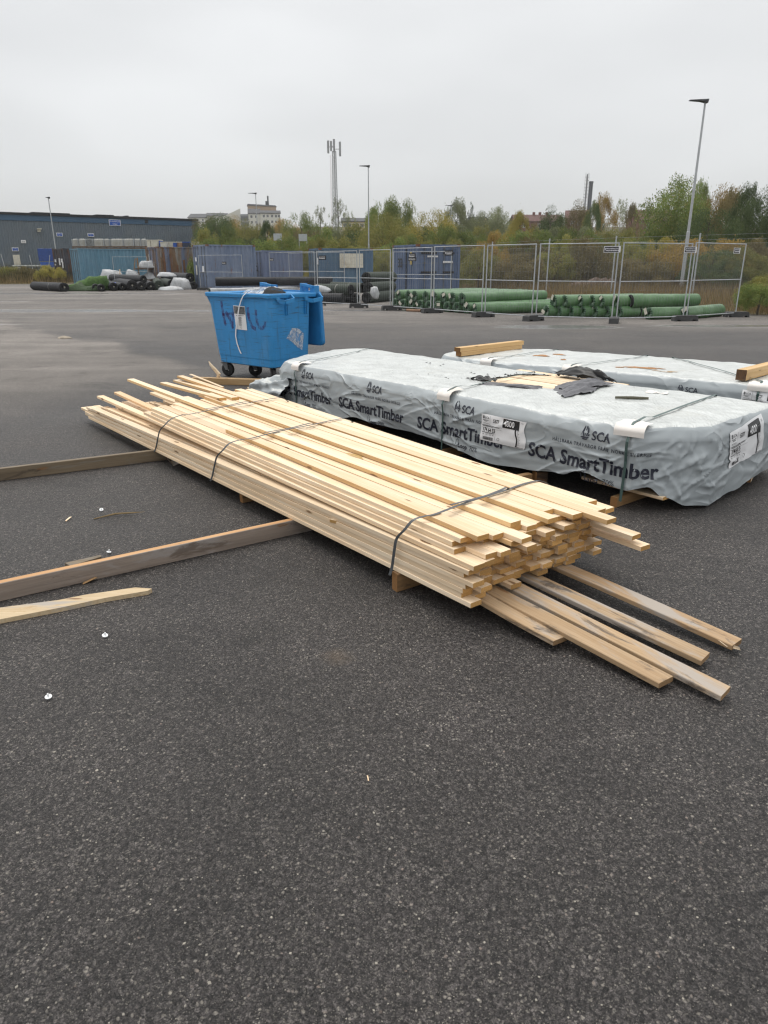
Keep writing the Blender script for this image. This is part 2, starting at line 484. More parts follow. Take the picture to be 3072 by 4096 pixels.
def film_mat(name, side, top, dirt):
    t = NT(name)
    v = t.co()
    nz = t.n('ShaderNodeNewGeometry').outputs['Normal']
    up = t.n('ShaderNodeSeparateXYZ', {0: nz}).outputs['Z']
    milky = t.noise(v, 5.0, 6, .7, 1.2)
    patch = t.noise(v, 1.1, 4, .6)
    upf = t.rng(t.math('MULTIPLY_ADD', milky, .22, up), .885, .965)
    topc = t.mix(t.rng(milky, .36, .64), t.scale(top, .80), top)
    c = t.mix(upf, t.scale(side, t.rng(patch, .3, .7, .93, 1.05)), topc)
    d = t.noise(v, 2.6, 7, .72, .5)
    c = t.mix(t.math('MULTIPLY', upf, t.rng(d, .55, .74, 0, .55)), c, dirt)
    sp = t.noise(v, 38, 5, .75)
    c = t.mix(t.math('MULTIPLY', upf, t.rng(sp, .66, .74, 0, .45)), c, t.scale(dirt, .5))
    # small creases of thin plastic, and droplets lying on the flat top
    def crease(scale, loc, rot, width, sq):
        n_ = t.n('ShaderNodeTexNoise', {'Vector': t.map(v, sq, loc, rot), 'Scale': scale, 'Detail': 1.6, 'Roughness': .45, 'Distortion': .9}).outputs['Fac']
        return t.math('POWER', t.math('SUBTRACT', 1.0, t.math('MULTIPLY', t.math('ABSOLUTE', t.math('SUBTRACT', n_, .5)), width), clamp=True), 1.6)
    m1 = t.rng(t.noise(t.map(v, (1, 1, 1), (3, 1, 7)), 1.5, 2), .46, .60)
    m2 = t.rng(t.noise(t.map(v, (1, 1, 1), (9, 4, 2)), 1.9, 2), .48, .60)
    m3 = t.rng(t.noise(t.map(v, (1, 1, 1), (1, 8, 5)), 2.4, 2), .50, .62)
    h = t.math('MULTIPLY', m1, crease(1.7, (0, 0, 0), (0, .75, .3), 9.0, (1, 1, 2.2)))
    h = t.math('ADD', h, t.math('MULTIPLY', m2, crease(1.9, (5, 3, 1), (.5, -.8, .2), 9.0, (1, 1, 2.4))))
    h = t.math('ADD', h, t.math('MULTIPLY', m3, t.math('MULTIPLY', crease(4.2, (2, 7, 3), (.3, .2, 1.0), 8.0, (1, 1, 1.4)), .2)))
    h = t.math('ADD', h, t.math('MULTIPLY', t.noise(v, 6.0, 3, .5, .6), .12))
    rip = t.n('ShaderNodeTexWave', {'Vector': t.map(v, (1, 1, 1), rot=(0, 0, .69)), 'Scale': 9.0, 'Distortion': 9.0, 'Detail': 3.0, 'Detail Scale': 1.5}, wave_type='BANDS', bands_direction='Y').outputs['Fac']
    h = t.math('ADD', h, t.math('MULTIPLY', upf, t.math('MULTIPLY', rip, .25)))
    h = t.math('ADD', h, t.math('MULTIPLY', upf, t.math('MULTIPLY', milky, .28)))
    drops = t.vor(v, 95, 'SMOOTH_F1')
    h = t.math('ADD', h, t.math('MULTIPLY', upf, t.math('MULTIPLY', drops, -.22)))
    return t.done(c, t.mix(upf, .30, .28), t.bump(h, .75, .012), spec=.6)

def rusty_paint(name, col, rust=(.13, .055, .025), lo=.52, hi=.62, streaky=True, fade=(.16, .17, .2), fadeamt=.35):
    t = NT(name)
    v = t.co()
    f = t.noise(v, 1.6, 5, .6)
    c = t.mix(t.rng(f, .35, .7, 0, fadeamt), col, fade)
    f2 = t.noise(t.map(v, (2.5, 2.5, .25)), 2.2, 6, .65)
    c = t.scale(c, t.rng(f2, .3, .7, .80, 1.14))
    r_ = t.noise(t.map(v, (1.3, 1.3, .22 if streaky else 1)), 2.4, 8, .72, .5)
    r2 = t.noise(v, 9, 5, .7)
    m = t.rng(t.math('MULTIPLY_ADD', r2, .25, r_), lo + .12, hi + .12)
    c = t.mix(m, c, t.mix(r2, rust, t.scale(rust, 2.0)))
    return t.done(c, t.mix(m, .52, .88), t.bump(r2, .25, .004), spec=.35)

def leaf_mat(name, a, b, c2, yellow=None):
    t = NT(name)
    ri = t.n('ShaderNodeNewGeometry').outputs['Random Per Island']
    oi = t.n('ShaderNodeObjectInfo').outputs['Random']
    c = t.mix(ri, a, b)
    clump = t.noise(t.co(), 2.2, 3, .6)
    c = t.mix(t.rng(clump, .42, .62, 0, .75), c, c2)
    if yellow is not None:
        c = t.mix(t.rng(t.math('FRACT', t.math('MULTIPLY', ri, 17.3)), .80, .9, 0, .8), c, yellow)
    c = t.scale(c, t.rng(oi, 0, 1, .8, 1.25))
    t.done(c, .62, spec=.3)
    tr = t.n('ShaderNodeBsdfTranslucent', {'Color': c})
    ms = t.n('ShaderNodeMixShader', {0: .28})
    t.set(ms.inputs[1], t.b.outputs[0]); t.set(ms.inputs[2], tr.outputs[0])
    t.t.links.new(ms.outputs[0], t.t.nodes['Material Output'].inputs['Surface'])
    return t.mat

MT = {}
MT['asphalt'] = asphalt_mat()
MT['ground'] = ground_mat()
MT['spruce'] = wood_mat('sawn_spruce', (.87, .73, .55), (.715, .515, .315))
MT['spruce_edge'] = wood_mat('tan_sawn_edge', (.72, .53, .31), (.55, .36, .165), orange=(.50, .27, .10), orange_max=.6)
MT['spruce_end'] = endgrain_mat('spruce_end_grain', (.55, .32, .115), (.31, .155, .05))
MT['weathered'] = wood_mat('weathered_batten', (.47, .345, .22), (.33, .215, .115), orange=(.42, .24, .11), stain=((.38, .345, .31), (.085, .07, .058)), orange_max=.3)
MT['weathered_end'] = endgrain_mat('weathered_end_grain', (.33, .21, .11), (.2, .12, .06))
MT['grey_beam'] = wood_mat('grey_weathered_beam', (.31, .255, .215), (.175, .14, .115), orange=(.2, .15, .11), stain=((.31, .28, .26), (.12, .09, .07)), streak=16, orange_max=.2)
MT['brown_beam'] = wood_mat('brown_weathered_beam', (.245, .19, .125), (.125, .092, .06), orange=(.16, .1, .05), stain=((.20, .18, .15), (.06, .045, .032)), streak=14, orange_max=.2)
MT['fresh_edge'] = wood_mat('orange_sawn_edge', (.56, .34, .17), (.40, .215, .095), orange_max=.2)
MT['bearer'] = wood_mat('bearer_wood', (.40, .25, .125), (.25, .14, .06), stain=((.2, .12, .06), (.10, .065, .04)))
MT['bearer_end'] = endgrain_mat('bearer_end_grain', (.30, .155, .06), (.19, .09, .035))
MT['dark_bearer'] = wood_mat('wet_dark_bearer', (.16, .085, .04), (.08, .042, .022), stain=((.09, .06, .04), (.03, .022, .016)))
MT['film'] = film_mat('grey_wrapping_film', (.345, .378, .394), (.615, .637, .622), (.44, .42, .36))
MT['ink'] = simple('navy_print', (.016, .019, .034), .42, var=.1)
MT['film_dark'] = simple('black_film_inside', (.014, .014, .015), .45, var=.3, scale=20)
MT['film_grey'] = simple('grey_film_inside', (.105, .105, .115), .42, var=.3, scale=14, bump=.3)
MT['rust_stain'] = simple('rust_stain', (.34, .155, .045), .6, var=.45, scale=14)
MT['strap_green'] = simple('green_strap', (.055, .095, .088), .38, var=.1)
MT['strap_grey'] = simple('grey_steel_strap', (.075, .082, .088), .36, var=.15)
MT['card'] = simple('white_card', (.78, .74, .70), .7, var=.05, dirt=(.5, .45, .38), dlo=.55, dhi=.8)
MT['label_white'] = simple('label_paper', (.76, .76, .77), .45, var=.03)
MT['label_black'] = simple('label_black', (.012, .012, .014), .4, var=.1)
MT['white_plastic'] = simple('white_plastic', (.78, .79, .80), .4, var=.05)

# ================================================================== setting: ground, yard
def ground_height(x, y):
    return terr(x, y) - 0.012
def build_ground():
    xs = [-1500, -900, -600, -420] + list(range(-320, 321, 20)) + [420, 600, 900, 1500]
    ys = [-300, -60, -20, 0, 20, 40, 52] + list(range(60, 330, 12)) + [360, 400, 450, 500, 540, 700, 1000, 1700]
    g = G()
    g.grid([[(x, y, ground_height(x, y)) for x in xs] for y in ys])
    tag(g.build('ground', MT['ground'], smooth_=True), kind='structure')
    edge = [(-75, -40), (60, -40), (60, 17.5), (30, 18.2), (16, 20.6), (13.4, 22.4), (11.9, 24.4), (11.2, 27.5), (9.0, 32), (7.0, 40), (5.0, 50), (2, 62), (-8, 66), (-22, 68), (-27, 63.5), (-33, 61), (-50, 60), (-75, 60)]
    # smooth the yard's edge a little and make it ragged where weeds creep in
    pts = []
    for i, (x, y) in enumerate(edge):
        x2, y2 = edge[(i + 1) % len(edge)]
        n = max(1, int(math.hypot(x2 - x, y2 - y) / .6)) if y > 10 and abs(x2 - x) < 40 else 1
        for k in range(n):
            f = k / n
            px, py = x + (x2 - x) * f, y + (y2 - y) * f
            j = .22 * noise.noise((px * .9, py * .9, 3.1)) if n > 1 else 0
            pts.append((px + j, py + j, 0.0))
    bm = bmesh.new()
    bm.faces.new([bm.verts.new(p) for p in pts])
    bmesh.ops.triangulate(bm, faces=bm.faces[:])
    me = bpy.data.meshes.new('asphalt_yard')
    bm.to_mesh(me); bm.free()
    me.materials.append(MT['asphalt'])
    o = bpy.data.objects.new('asphalt_yard', me)
    COL.objects.link(o)
    tag(o, kind='structure')
build_ground()

# ================================================================== timber
def plank_geo(g, L, w, h, bow=0.0, side=0.0, n=5, ch=.0016, cut=0.0, sl=0.0, m=0, me=1):
    """a board along +x from 0 to L, width on y (0..w), height on z (0..h); slightly bowed, chamfered edges, uneven sawn ends"""
    sec = [(ch, 0), (w - ch, 0), (w, ch), (w, h - ch), (w - ch, h), (ch, h), (0, h - ch), (0, ch)]
    rows = []
    for i in range(n + 1):
        f = i / n
        b, s_ = bow * 4 * f * (1 - f), side * 4 * f * (1 - f)
        row = []
        for y, z in sec:
            x = L * f
            if i == 0: x += cut * (y / w - .5) + sl * (z / h - .5)
            if i == n: x += -cut * .7 * (y / w - .5)
            row.append((x, y + s_, z + b))
        rows.append(row)
    b0 = len(g.v)
    g.grid(rows, m, close=True)
    g.f.append([b0 + k for k in range(8)]); g.m.append(me)
    g.f.append([b0 + n * 8 + k for k in reversed(range(8))]); g.m.append(me)
    return g
def place_between(o, a, b):
    """put a board (mesh along +x) so that its corner edge runs from a to b"""
    a, b = Vector(a), Vector(b)
    d = (b - a).normalized()
    y = Vector((0, 0, 1)).cross(d).normalized()
    z = d.cross(y)
    o.matrix_local = Matrix(((d.x, y.x, z.x, a.x), (d.y, y.y, z.y, a.y), (d.z, y.z, z.z, a.z), (0, 0, 0, 1)))
    return o
PN, PD, PP = Vector((.376, 2.879, 0)), Vector((-.595, .804, 0)), Vector((.804, .595, 0))
PANG = math.atan2(.804, -.595)
rp = random.Random(21)
BT, BW = .0252, .070                                # board thickness and width
Z0 = .102
ZT = Z0 + 11 * BT + .001
stack = thing('timber_stack', 'long strapped stack of pale raw spruce boards on the asphalt', 'timber stack', PN, PANG)
def board(s0, t0, z0, s1, t1, z1, w=BW, h=BT - .0014, name='plank'):
    """a board from its near end to its far end; t0/t1 = left edge, z = underside"""
    a, b = Vector((s0, -t0 - w, z0)), Vector((s1, -t1 - w, z1))
    L = (b - a).length
    g = plank_geo(G(), L, w, h, bow=rp.uniform(-.002, .003), side=rp.uniform(-.002, .002), cut=rp.uniform(-.004, .004), sl=rp.uniform(-.002, .002))
    o = g.build(name, [MT['spruce'], MT['spruce_end'], MT['spruce_edge']], stack)
    if rp.random() < .12 or z0 >= ZT - .002:             # many boards show a tan, resinous sawn edge
        for p in o.data.polygons:
            if abs(p.normal.y) > .7: p.material_index = 2
    return place_between(o, a, b)
left_near = [-.02, .045, .036, .02, -.03, .04, 0.0, -.02, .13, .16, .12]
def far_end(k, c):
    """where a board of layer k, column c stops at the far end: (s, t shift, z shift)"""
    if k >= 7:
        if c <= 3: return rp.uniform(3.95, 4.2), -.05, .0
        return rp.uniform(4.05, 4.45), .02 * (c - 6), .0
    if c <= 7:
        L = rp.uniform(5.2, 5.55) + (.28 if k in (1, 2, 3) and c <= 1 else 0)
        return L, -.17 + c * .045, -.03 - .008 * k
    return rp.uniform(4.25, 4.75), .02 * (c - 6), -.01
for k in range(11):
    inset = {8: .018, 9: .045, 10: .055}.get(k, 0.0) + rp.uniform(-.008, .008)
    n = 14 if k < 9 else 13
    t = inset
    for c in range(n):
        s0 = left_near[k] if c == 0 else rp.choice([rp.uniform(-.02, .06), rp.uniform(.03, .11), rp.uniform(.06, .16)])
        if c > 8 and k < 8: s0 = rp.uniform(.03, .12)
        if k >= 9 and 1 <= c <= 3: s0 = [.09, .06, -.05][c - 1] + (.05 if k == 9 else 0)
        if k == 10 and c >= 10: s0 = rp.uniform(-.08, 0)
        if k == 8 and c in (1, 2): s0 = [0.0, -.02][c - 1]
        z = Z0 + k * BT
        s1, dt, dz = far_end(k, c)
        board(s0, t, z + rp.uniform(0, .0006), s1, t * 1.07 + dt + rp.uniform(-.003, .003), z + dz, w=BW + rp.uniform(-.0008, .0012))
        t += BW + rp.uniform(.0006, .0020) + (.004 if rp.random() < .12 else 0)
# loose boards lying on top, and the ones that fan out at the far end
ZT = Z0 + 11 * BT + .001
for b in [(.045, .085, ZT, 2.75, .115, ZT), (.08, .330, ZT, 5.55, .290, ZT + .012), (.01, .512, ZT, 4.15, .545, ZT), (.10, .584, ZT, 4.30, .617, ZT),
          (-.02, .656, ZT, 3.95, .690, ZT), (-.165, .728, ZT, 5.50, .810, ZT + .006), (-.05, .800, ZT, 4.2, .870, ZT), (.06, .872, ZT, 4.35, .945, ZT),
          (-.21, .880, Z0 + 7 * BT, 4.3, .97, Z0 + 7 * BT), (-.25, .905, Z0 + 5 * BT, 4.2, .99, Z0 + 5 * BT),
          (3.85, .56, ZT + BT, 5.45, .60, ZT - .04), (3.80, .66, ZT + BT, 5.6, .80, ZT - .05),
          (2.0, .02, Z0 + 6 * BT + .012, 5.62, -.02, Z0 + 5 * BT + .01), (2.4, .12, Z0 + 6 * BT + .01, 5.66, .17, Z0 + 6 * BT),
          (2.4, .40, Z0 + 7 * BT, 5.42, .47, Z0 + 6 * BT)]:
    board(*b)
# a short offcut caught in the side of the stack
g = plank_geo(G(), .16, .05, .018)
o = g.build('offcut', [MT['spruce'], MT['spruce_end']], stack)
o.matrix_local = Matrix.Translation((1.02, .035, Z0 + 4.0 * BT)) @ Matrix.Rotation(R(-70), 4, 'Z')
def strap(parent, name, pts, w, mat, along, th=.0012):
    """a steel or plastic band through the points; `along` is its width direction"""
    g = G()
    al = Vector(along).normalized() * w / 2
    P = [Vector(p) for p in pts]
    # round the corners
    Q = []
    for i in range(len(P) - 1):
        a, b, c, d = P[max(0, i - 1)], P[i], P[i + 1], P[min(len(P) - 1, i + 2)]
        for k in range(6):
            f = k / 6
            Q.append(.5 * (2 * b + (c - a) * f + (2 * a - 5 * b + 4 * c - d) * f * f + (3 * b - a - 3 * c + d) * f * f * f))
    Q.append(P[-1])
    rows = []
    for i, q in enumerate(Q):
        d = (Q[min(i + 1, len(Q) - 1)] - Q[max(i - 1, 0)]).normalized()
        nrm = d.cross(al.normalized()) * th
        rows.append([q - al, q + al, q + al + nrm, q - al + nrm])
    g.grid(rows, 0, close=True)
    return g.build(name, mat, parent)
def pile_strap(sL, sR, up=0.0, low=.05):
    zt = ZT + .030 + up
    o = .026 * max(0, sL - .5)                      # the stack widens towards its far end
    pts = [(sL + low, .055 + o, .085), (sL + low * .85, .046 + o, .13), (sL + low * .5, .046 + o, .22), (sL + low * .25, .040 + o, .29), (sL - .03, .026 + o, .345), (sL - .05, -.010 + o * .8, .392), (sL - .07, -.068 + o * .5, zt - .004), (sL - .085, -.125, zt), (sL * .66 + sR * .34 - .05, -.36, zt + .003), (sL * .36 + sR * .64 - .02, -.66, zt + .002), (sR + .01, -.86 - o, zt), (sR, -.975 - o, zt - .008), (sR, -1.05 - o, .33), (sR, -1.05 - o, .10)]
    st = strap(stack, 'strap', pts, .016, MT['strap_grey'], (1, .3, 0), .0016)
    m = Vector((sL * .58 + sR * .42 - .05, -.42, zt + .006))
    strap(st, 'strap_tail', [m + Vector((.012, .16, .0)), m + Vector((.004, .05, .004)), m + Vector((-.012, -.06, .012)), m + Vector((-.012, -.16, .022)), m + Vector((.012, -.23, .018)), m + Vector((.035, -.27, -.002))], .016, MT['strap_grey'], (1, .3, 0), .0016)
pile_strap(.46, .46)
pile_strap(2.42, 2.50, .004, .16)
pile_strap(3.45, 3.58, .010, .20)
# brown stain and pencil marks on top boards
g = G()
vs = [(1.62 + .085 * math.cos(a) * (1 + .3 * math.sin(3 * a)), -.50 + .028 * math.sin(a), ZT + .0008) for a in [i * .35 for i in range(18)]]
g.add(vs, [list(range(18))])
g.build('resin_stain', simple('resin_stain', (.50, .34, .14), .4, var=.3, scale=40), stack)

# what the stack lies on
def beam(name, label, cat, a, b, w, h, mats, group=None, bow=0.0, back=True):
    """a squared timber whose front lower edge runs a -> b (world points)"""
    a, b = Vector(a), Vector(b)
    o = plank_geo(G(), (b - a).length, w, h, bow=bow, n=4, ch=.003, cut=rp.uniform(-.006, .006)).build(name, mats)
    place_between(o, a, b)
    return tag(o, label, cat, group)
def pl(s, t, z=0.0): return PN + PD * s + PP * t + Vector((0, 0, z))
BE = [MT['bearer'], MT['bearer_end']]
beam('bearer', 'short bearer block under the near strap of the board stack', 'bearer', pl(.47, -.035), pl(.47, .93), .05, .098, BE, 'bearers under the board stack')
beam('bearer', 'short bearer block under the middle strap of the board stack', 'bearer', pl(2.22, -.03), pl(2.22, .98), .05, .098, BE, 'bearers under the board stack')
beam('bearer', 'low flat lath hidden under the battens below the board stack', 'bearer', pl(.24, .16), pl(.24, .86), .05, .048, BE, 'bearers under the board stack')
# weathered battens sticking out below the near end: (left and right corner where they leave the stack, left and right corner of the tip)
zn = lambda x, y: (1850 + x * .3918, 2080 + y * .3918)
zb = lambda x, y: (1900 + x * .7064, 2250 + y * .7064)
bat = [('short weathered batten, stained dark at its tip, nearest of the five', zn(90, 750), zn(210, 705), zb(450, 450), zb(518, 405)),
       ('long batten with a blackened end lying against the short batten', zn(212, 705), zn(325, 675), zb(1050, 690), zb(1115, 635)),
       ('longest batten, greyish white, sticking out furthest from the stack', zn(415, 660), zn(515, 590), zb(1390, 755), zb(1450, 700)),
       ('brown spotted batten between the greyish longest one and the split one', zn(580, 560), zn(715, 520), zb(1275, 555), zb(1335, 508)),
       ('weathered batten with a split, splintered tip, farthest of the five', zn(880, 460), zn(1000, 405), zb(1460, 468), zb(1508, 432))]
for i, (lab, a, b, c, d) in enumerate(bat):
    zt0, zt1 = .098, .046 if i else .055
    s_ = (GZ(*a, zt0) + GZ(*b, zt0)) / 2
    e_ = (GZ(*c, zt1) + GZ(*d, zt1)) / 2
    dr = (e_ - s_).normalized()
    s_ = s_ - dr * .22
    wdt, hgt = .090, .025
    n_ = Vector((0, 0, 1)).cross((s_ - e_).normalized())
    A, B = e_ - n_ * wdt / 2, s_ - n_ * wdt / 2
    root = plank_geo(G(), (B - A).length, wdt, hgt, bow=rp.uniform(-.006, .004), side=rp.uniform(-.008, .008), ch=.003, cut=rp.uniform(-.012, .012)).build('batten', [MT['weathered'], MT['weathered_end']])
    A.z -= hgt; B.z -= hgt
    place_between(root, A, B)
    tag(root, lab, 'batten', 'weathered battens under the board stack')
    if i == 4:
        q = G().add([(-.02, .060, .010), (.06, .086, .012), (.06, .092, .022), (-.022, .075, .024), (-.03, .072, .010), (.02, .092, .010)], [(0, 1, 2, 3), (0, 3, 4), (4, 3, 2, 5)])
        q.build('splinter', MT['spruce'], root)
# the two long beams running out to the left
z3 = lambda x, y: (0 + x * .7836, 1750 + y * .7836)
def long_beam(label, L0, R0, h, w, mats, name='beam', ext=(.7, .9)):
    a, b = GZ(*L0, h), GZ(*R0, h)
    a.z = b.z = 0
    d = (b - a).normalized()
    a, b = a - d * ext[0], b + d * ext[1]
    o = plank_geo(G(), (b - a).length, w, h, n=5, ch=.003).build(name, mats)
    # the mesh is 0..w to the left of its run: behind the front face
    place_between(o, a, b)
    return tag(o, label, 'beam', 'beams the board stack rests on')
lb = long_beam('long grey weathered beam with an orange sawn top edge', z3(0, 745), z3(1545, 412), .094, .043, [MT['grey_beam'], MT['weathered_end'], MT['fresh_edge']])
for p in lb.data.polygons:
    if p.normal.z > .8: p.material_index = 2
long_beam('long brown weathered beam behind the orange edged one', z3(0, 160), z3(840, 60), .094, .045, [MT['brown_beam'], MT['weathered_end']])
def flat_piece(name, label, cat, px, h, mats, group=None, z=0.0):
    """a thin thing lying on the ground, from its outline"""
    n = len(px)
    top = [GZ(u, v, z + h) for u, v in px]
    bot = [Vector((p.x, p.y, z)) for p in top]
    g = G().add(top + bot, [list(range(n - 1, -1, -1)), list(range(n, 2 * n))] + [(i, (i + 1) % n, n + (i + 1) % n, n + i) for i in range(n)])
    # origin at the piece
    c = sum(bot, Vector()) / n
    g.xform(Matrix.Translation(-c))
    o = g.build(name, mats)
    o.location = c
    return tag(o, label, cat, group)
flat_piece('split_lath', 'flat split lath with a pointed tip lying loose on the asphalt', 'lath', [z3(*q) for q in [(-260, 915), (0, 868), (300, 829), (430, 803), (690, 765), (775, 771), (755, 782), (540, 818), (330, 864), (150, 899), (0, 928), (-260, 975)]], .022,
           wood_mat('split_pale_wood', (.66, .53, .35), (.50, .37, .22), stain=((.36, .33, .30), (.40, .26, .13)), orange_max=.1))
flat_piece('offcut_board', 'thin dark offcut lying behind the orange edged beam', 'offcut', [z3(*q) for q in [(330, 640), (515, 598), (518, 608), (360, 655)]], .02, [MT['brown_beam']])
# folded white card under the stack
g = G()
P0, P1, P2, P3 = GZ(*z3(885, 148)), GZ(*z3(930, 130)), GZ(*z3(905, 113)), GZ(*z3(868, 122))
c = (P0 + P2) / 2
up = Vector((0, 0, .10))
q = [p + Vector((0, 0, .004)) for p in (P0, P1, P2, P3)]
E1 = (P3 - c) * .3 + Vector((-.10, .06, .085)); E0 = (P0 - c) * .3 + Vector((-.09, .03, .075))
g.add([p - c for p in q] + [(q[3] - c) + Vector((-.03, .02, .05)), (q[0] - c) + Vector((-.05, .02, .05))], [(0, 1, 2, 3), (0, 3, 4, 5)])
o = g.build('folded_card', MT['card']); o.location = c
tag(o, 'folded white card lying under the board stack by the brown beam', 'card')

# dark bearers between the stack and the wrapped bundle
z6 = lambda x, y: (1000 + x * .6028, 1350 + y * .6028)
z7 = lambda x, y: (1900 + x * .7064, 1350 + y * .7064)
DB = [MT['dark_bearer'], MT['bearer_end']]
def beam_px(name, label, L0, R0, h, w, mats, z=0.0, group=None, ext=(0, 0), cat='bearer'):
    a, b = GZ(*L0, z + h), GZ(*R0, z + h)
    a.z = b.z = z
    d = (b - a).normalized()
    a, b = a - d * ext[0], b + d * ext[1]
    return beam(name, label, cat, a, b, w, h, mats, group)
GB = 'bearers under the wrapped bundle'
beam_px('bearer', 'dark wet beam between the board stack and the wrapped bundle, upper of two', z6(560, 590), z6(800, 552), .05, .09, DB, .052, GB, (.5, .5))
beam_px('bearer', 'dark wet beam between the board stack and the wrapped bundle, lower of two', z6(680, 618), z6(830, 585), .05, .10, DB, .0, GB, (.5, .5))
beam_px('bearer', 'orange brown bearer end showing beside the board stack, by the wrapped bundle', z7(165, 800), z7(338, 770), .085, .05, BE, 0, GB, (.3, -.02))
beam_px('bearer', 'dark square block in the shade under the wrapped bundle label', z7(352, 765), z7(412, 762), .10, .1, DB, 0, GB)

# ================================================================== wrapped timber bundles
def chaikin(P, n=2):
    for _ in range(n):
        Q = []
        for i in range(len(P)):
            a, b = P[i], P[(i + 1) % len(P)]
            Q += [(a[0] * .75 + b[0] * .25, a[1] * .75 + b[1] * .25), (a[0] * .25 + b[0] * .75, a[1] * .25 + b[1] * .75)]
        P = Q
    return P
class Wrap:
    """A film-wrapped bundle. Local frame: x = s (towards the far end), y = -t (t = depth behind the front face), z up.
    The outline is walked by arc length `a`, with a = 0 at s = 0 on the front face and a growing towards the far end (a = s on the front face)."""
    def __init__(s, outline, zt, hem, straps, seed, amp=1.0, step=.0115, spine=(.5, 4.0, .78)):
        P = chaikin(outline, 2)
        # dense polyline + arc length, starting at the point closest to s = 0, t = 0 and running to +s first
        i0 = min(range(len(P)), key=lambda i: abs(P[i][0]) + 3 * abs(P[i][1]))
        P = P[i0:] + P[:i0]
        if P[1][0] < P[0][0]: P = [P[0]] + P[:0:-1]
        s.P = np.array(P + [P[0]], float)
        seg = np.hypot(*(s.P[1:] - s.P[:-1]).T)
        s.A = np.concatenate([[0], np.cumsum(seg)])
        s.len = s.A[-1]
        s.A0 = -P[0][0]                      # so that a = s on the straight front
        s.zt, s.hem, s.straps, s.seed, s.amp, s.step, s.spine = zt, hem, straps, seed, amp, step, spine
        # tension folds: taut lines that run from the straps, corners and upper edge across the film
        q = random.Random(int(seed * 10))
        s.folds = {}
        lo, hi = -2.4, 5.4
        fl = []
        for st in straps:
            for k in range(11):
                side_ = q.choice((-1, 1))
                a0, z0 = st + side_ * q.uniform(.02, .10), q.uniform(.10, zt * .9)
                ang = R(q.uniform(-50, 50))
                L_ = q.uniform(.18, .70)
                fl.append((a0, z0, a0 + side_ * L_ * math.cos(ang), z0 + L_ * math.sin(ang) * .8, q.uniform(.006, .016), q.uniform(.005, .010)))
        for k in range(46):
            a0, z0 = q.uniform(lo, hi), q.uniform(.08, zt * .95)
            ang = R(q.choice((q.gauss(12, 16), q.gauss(-28, 16), q.gauss(60, 14))))
            L_ = q.uniform(.30, 1.15)
            fl.append((a0, z0, a0 + L_ * math.cos(ang), z0 + L_ * math.sin(ang) * .8, q.uniform(.004, .012) * q.choice((1, 1, -.8)), q.uniform(.0045, .009)))
        for k in range(44):                      # gathered corners
            c = q.choice((-.46, -.46, 4.6, -.2))
            a0, z0 = c + q.gauss(0, .22), q.uniform(.05, zt * .9)
            ang = R(q.gauss(70, 30) * q.choice((1, -1)))
            L_ = q.uniform(.10, .40)
            fl.append((a0, z0, a0 + L_ * math.cos(ang), z0 + L_ * math.sin(ang), q.uniform(.008, .020), q.uniform(.005, .010)))
        for f in fl:
            for b in range(int(math.floor((min(f[0], f[2]) - .06) / .15)), int(math.floor((max(f[0], f[2]) + .06) / .15)) + 1):
                s.folds.setdefault(b, []).append(f)
    def fold_lines(s, u, z):
        r = 0.0
        for a0, z0, a1, z1, h, w in s.folds.get(int(math.floor(u / .15)), ()):
            dx, dz = a1 - a0, z1 - z0
            L2 = dx * dx + dz * dz
            t = ((u - a0) * dx + (z - z0) * dz) / L2
            if t < -.05 or t > 1.05: continue
            t = min(1, max(0, t))
            # a fold is never quite straight, and sharper on one side
            px, pz = u - a0 - dx * t, z - z0 - dz * t
            sd = (px * -dz + pz * dx) / math.sqrt(L2) + .014 * math.sin(t * 4 + a0 * 9)
            k = w * (.8 if sd > 0 else 2.6) * (.6 + .8 * t)
            d = abs(sd) / k
            if d < 3.5: r += 1.6 * h * math.exp(-d * 1.1) * (1 - t) ** .6 * min(1, t * 12 + .25)
        return r
    def base(s, a):
        u = (a + s.A0) % s.len
        i = int(np.searchsorted(s.A, u, side='right') - 1)
        i = min(max(i, 0), len(s.A) - 2)
        f = (u - s.A[i]) / max(1e-9, s.A[i + 1] - s.A[i])
        p = s.P[i] * (1 - f) + s.P[i + 1] * f
        e = .06
        def at(q):
            q %= s.len
            j = min(max(int(np.searchsorted(s.A, q, side='right') - 1), 0), len(s.A) - 2)
            g = (q - s.A[j]) / max(1e-9, s.A[j + 1] - s.A[j])
            return s.P[j] * (1 - g) + s.P[j + 1] * g
        d = at(u + e) - at(u - e)
        d /= max(1e-9, math.hypot(*d))
        n = np.array((d[1], -d[0]))          # outward (the front has t < 0 outward)
        return p, n
    def hem_z(s, a):
        u = (a + s.len / 2) % s.len - s.len / 2
        h = s.hem
        if u <= h[0][0]: z = h[0][1]
        elif u >= h[-1][0]: z = h[-1][1]
        else:
            for (a0, z0), (a1, z1) in zip(h, h[1:]):
                if a0 <= u <= a1:
                    z = z0 + (z1 - z0) * smooth(0, 1, (u - a0) / (a1 - a0)); break
        return z + .012 * noise.noise((u * 4, s.seed, 0))
    def relief(s, a, z):
        """how far the film stands out of the bundle's flat side"""
        u = (a + s.len / 2) % s.len - s.len / 2
        N = noise.noise
        q = s.seed
        zz = z / s.zt
        r = .007 * N((u * 1.0, z * 2.0, q)) + .003 * N((u * 3.1 - z * 4.0, z * 5 + u * .8, q + 9))
        f1 = 1 - abs(N((u * 1.8 + z * 5.5, z * 1.6 - u * .5, q + 21)) * 4.0)
        f2 = 1 - abs(N((u * 1.5 - z * 6.5, z * 1.2 + u * .7, q + 33)) * 4.4)
        f3 = 1 - abs(N((u * 4 + z * 3.0, z * 6.0, q + 47)) * 4.0)
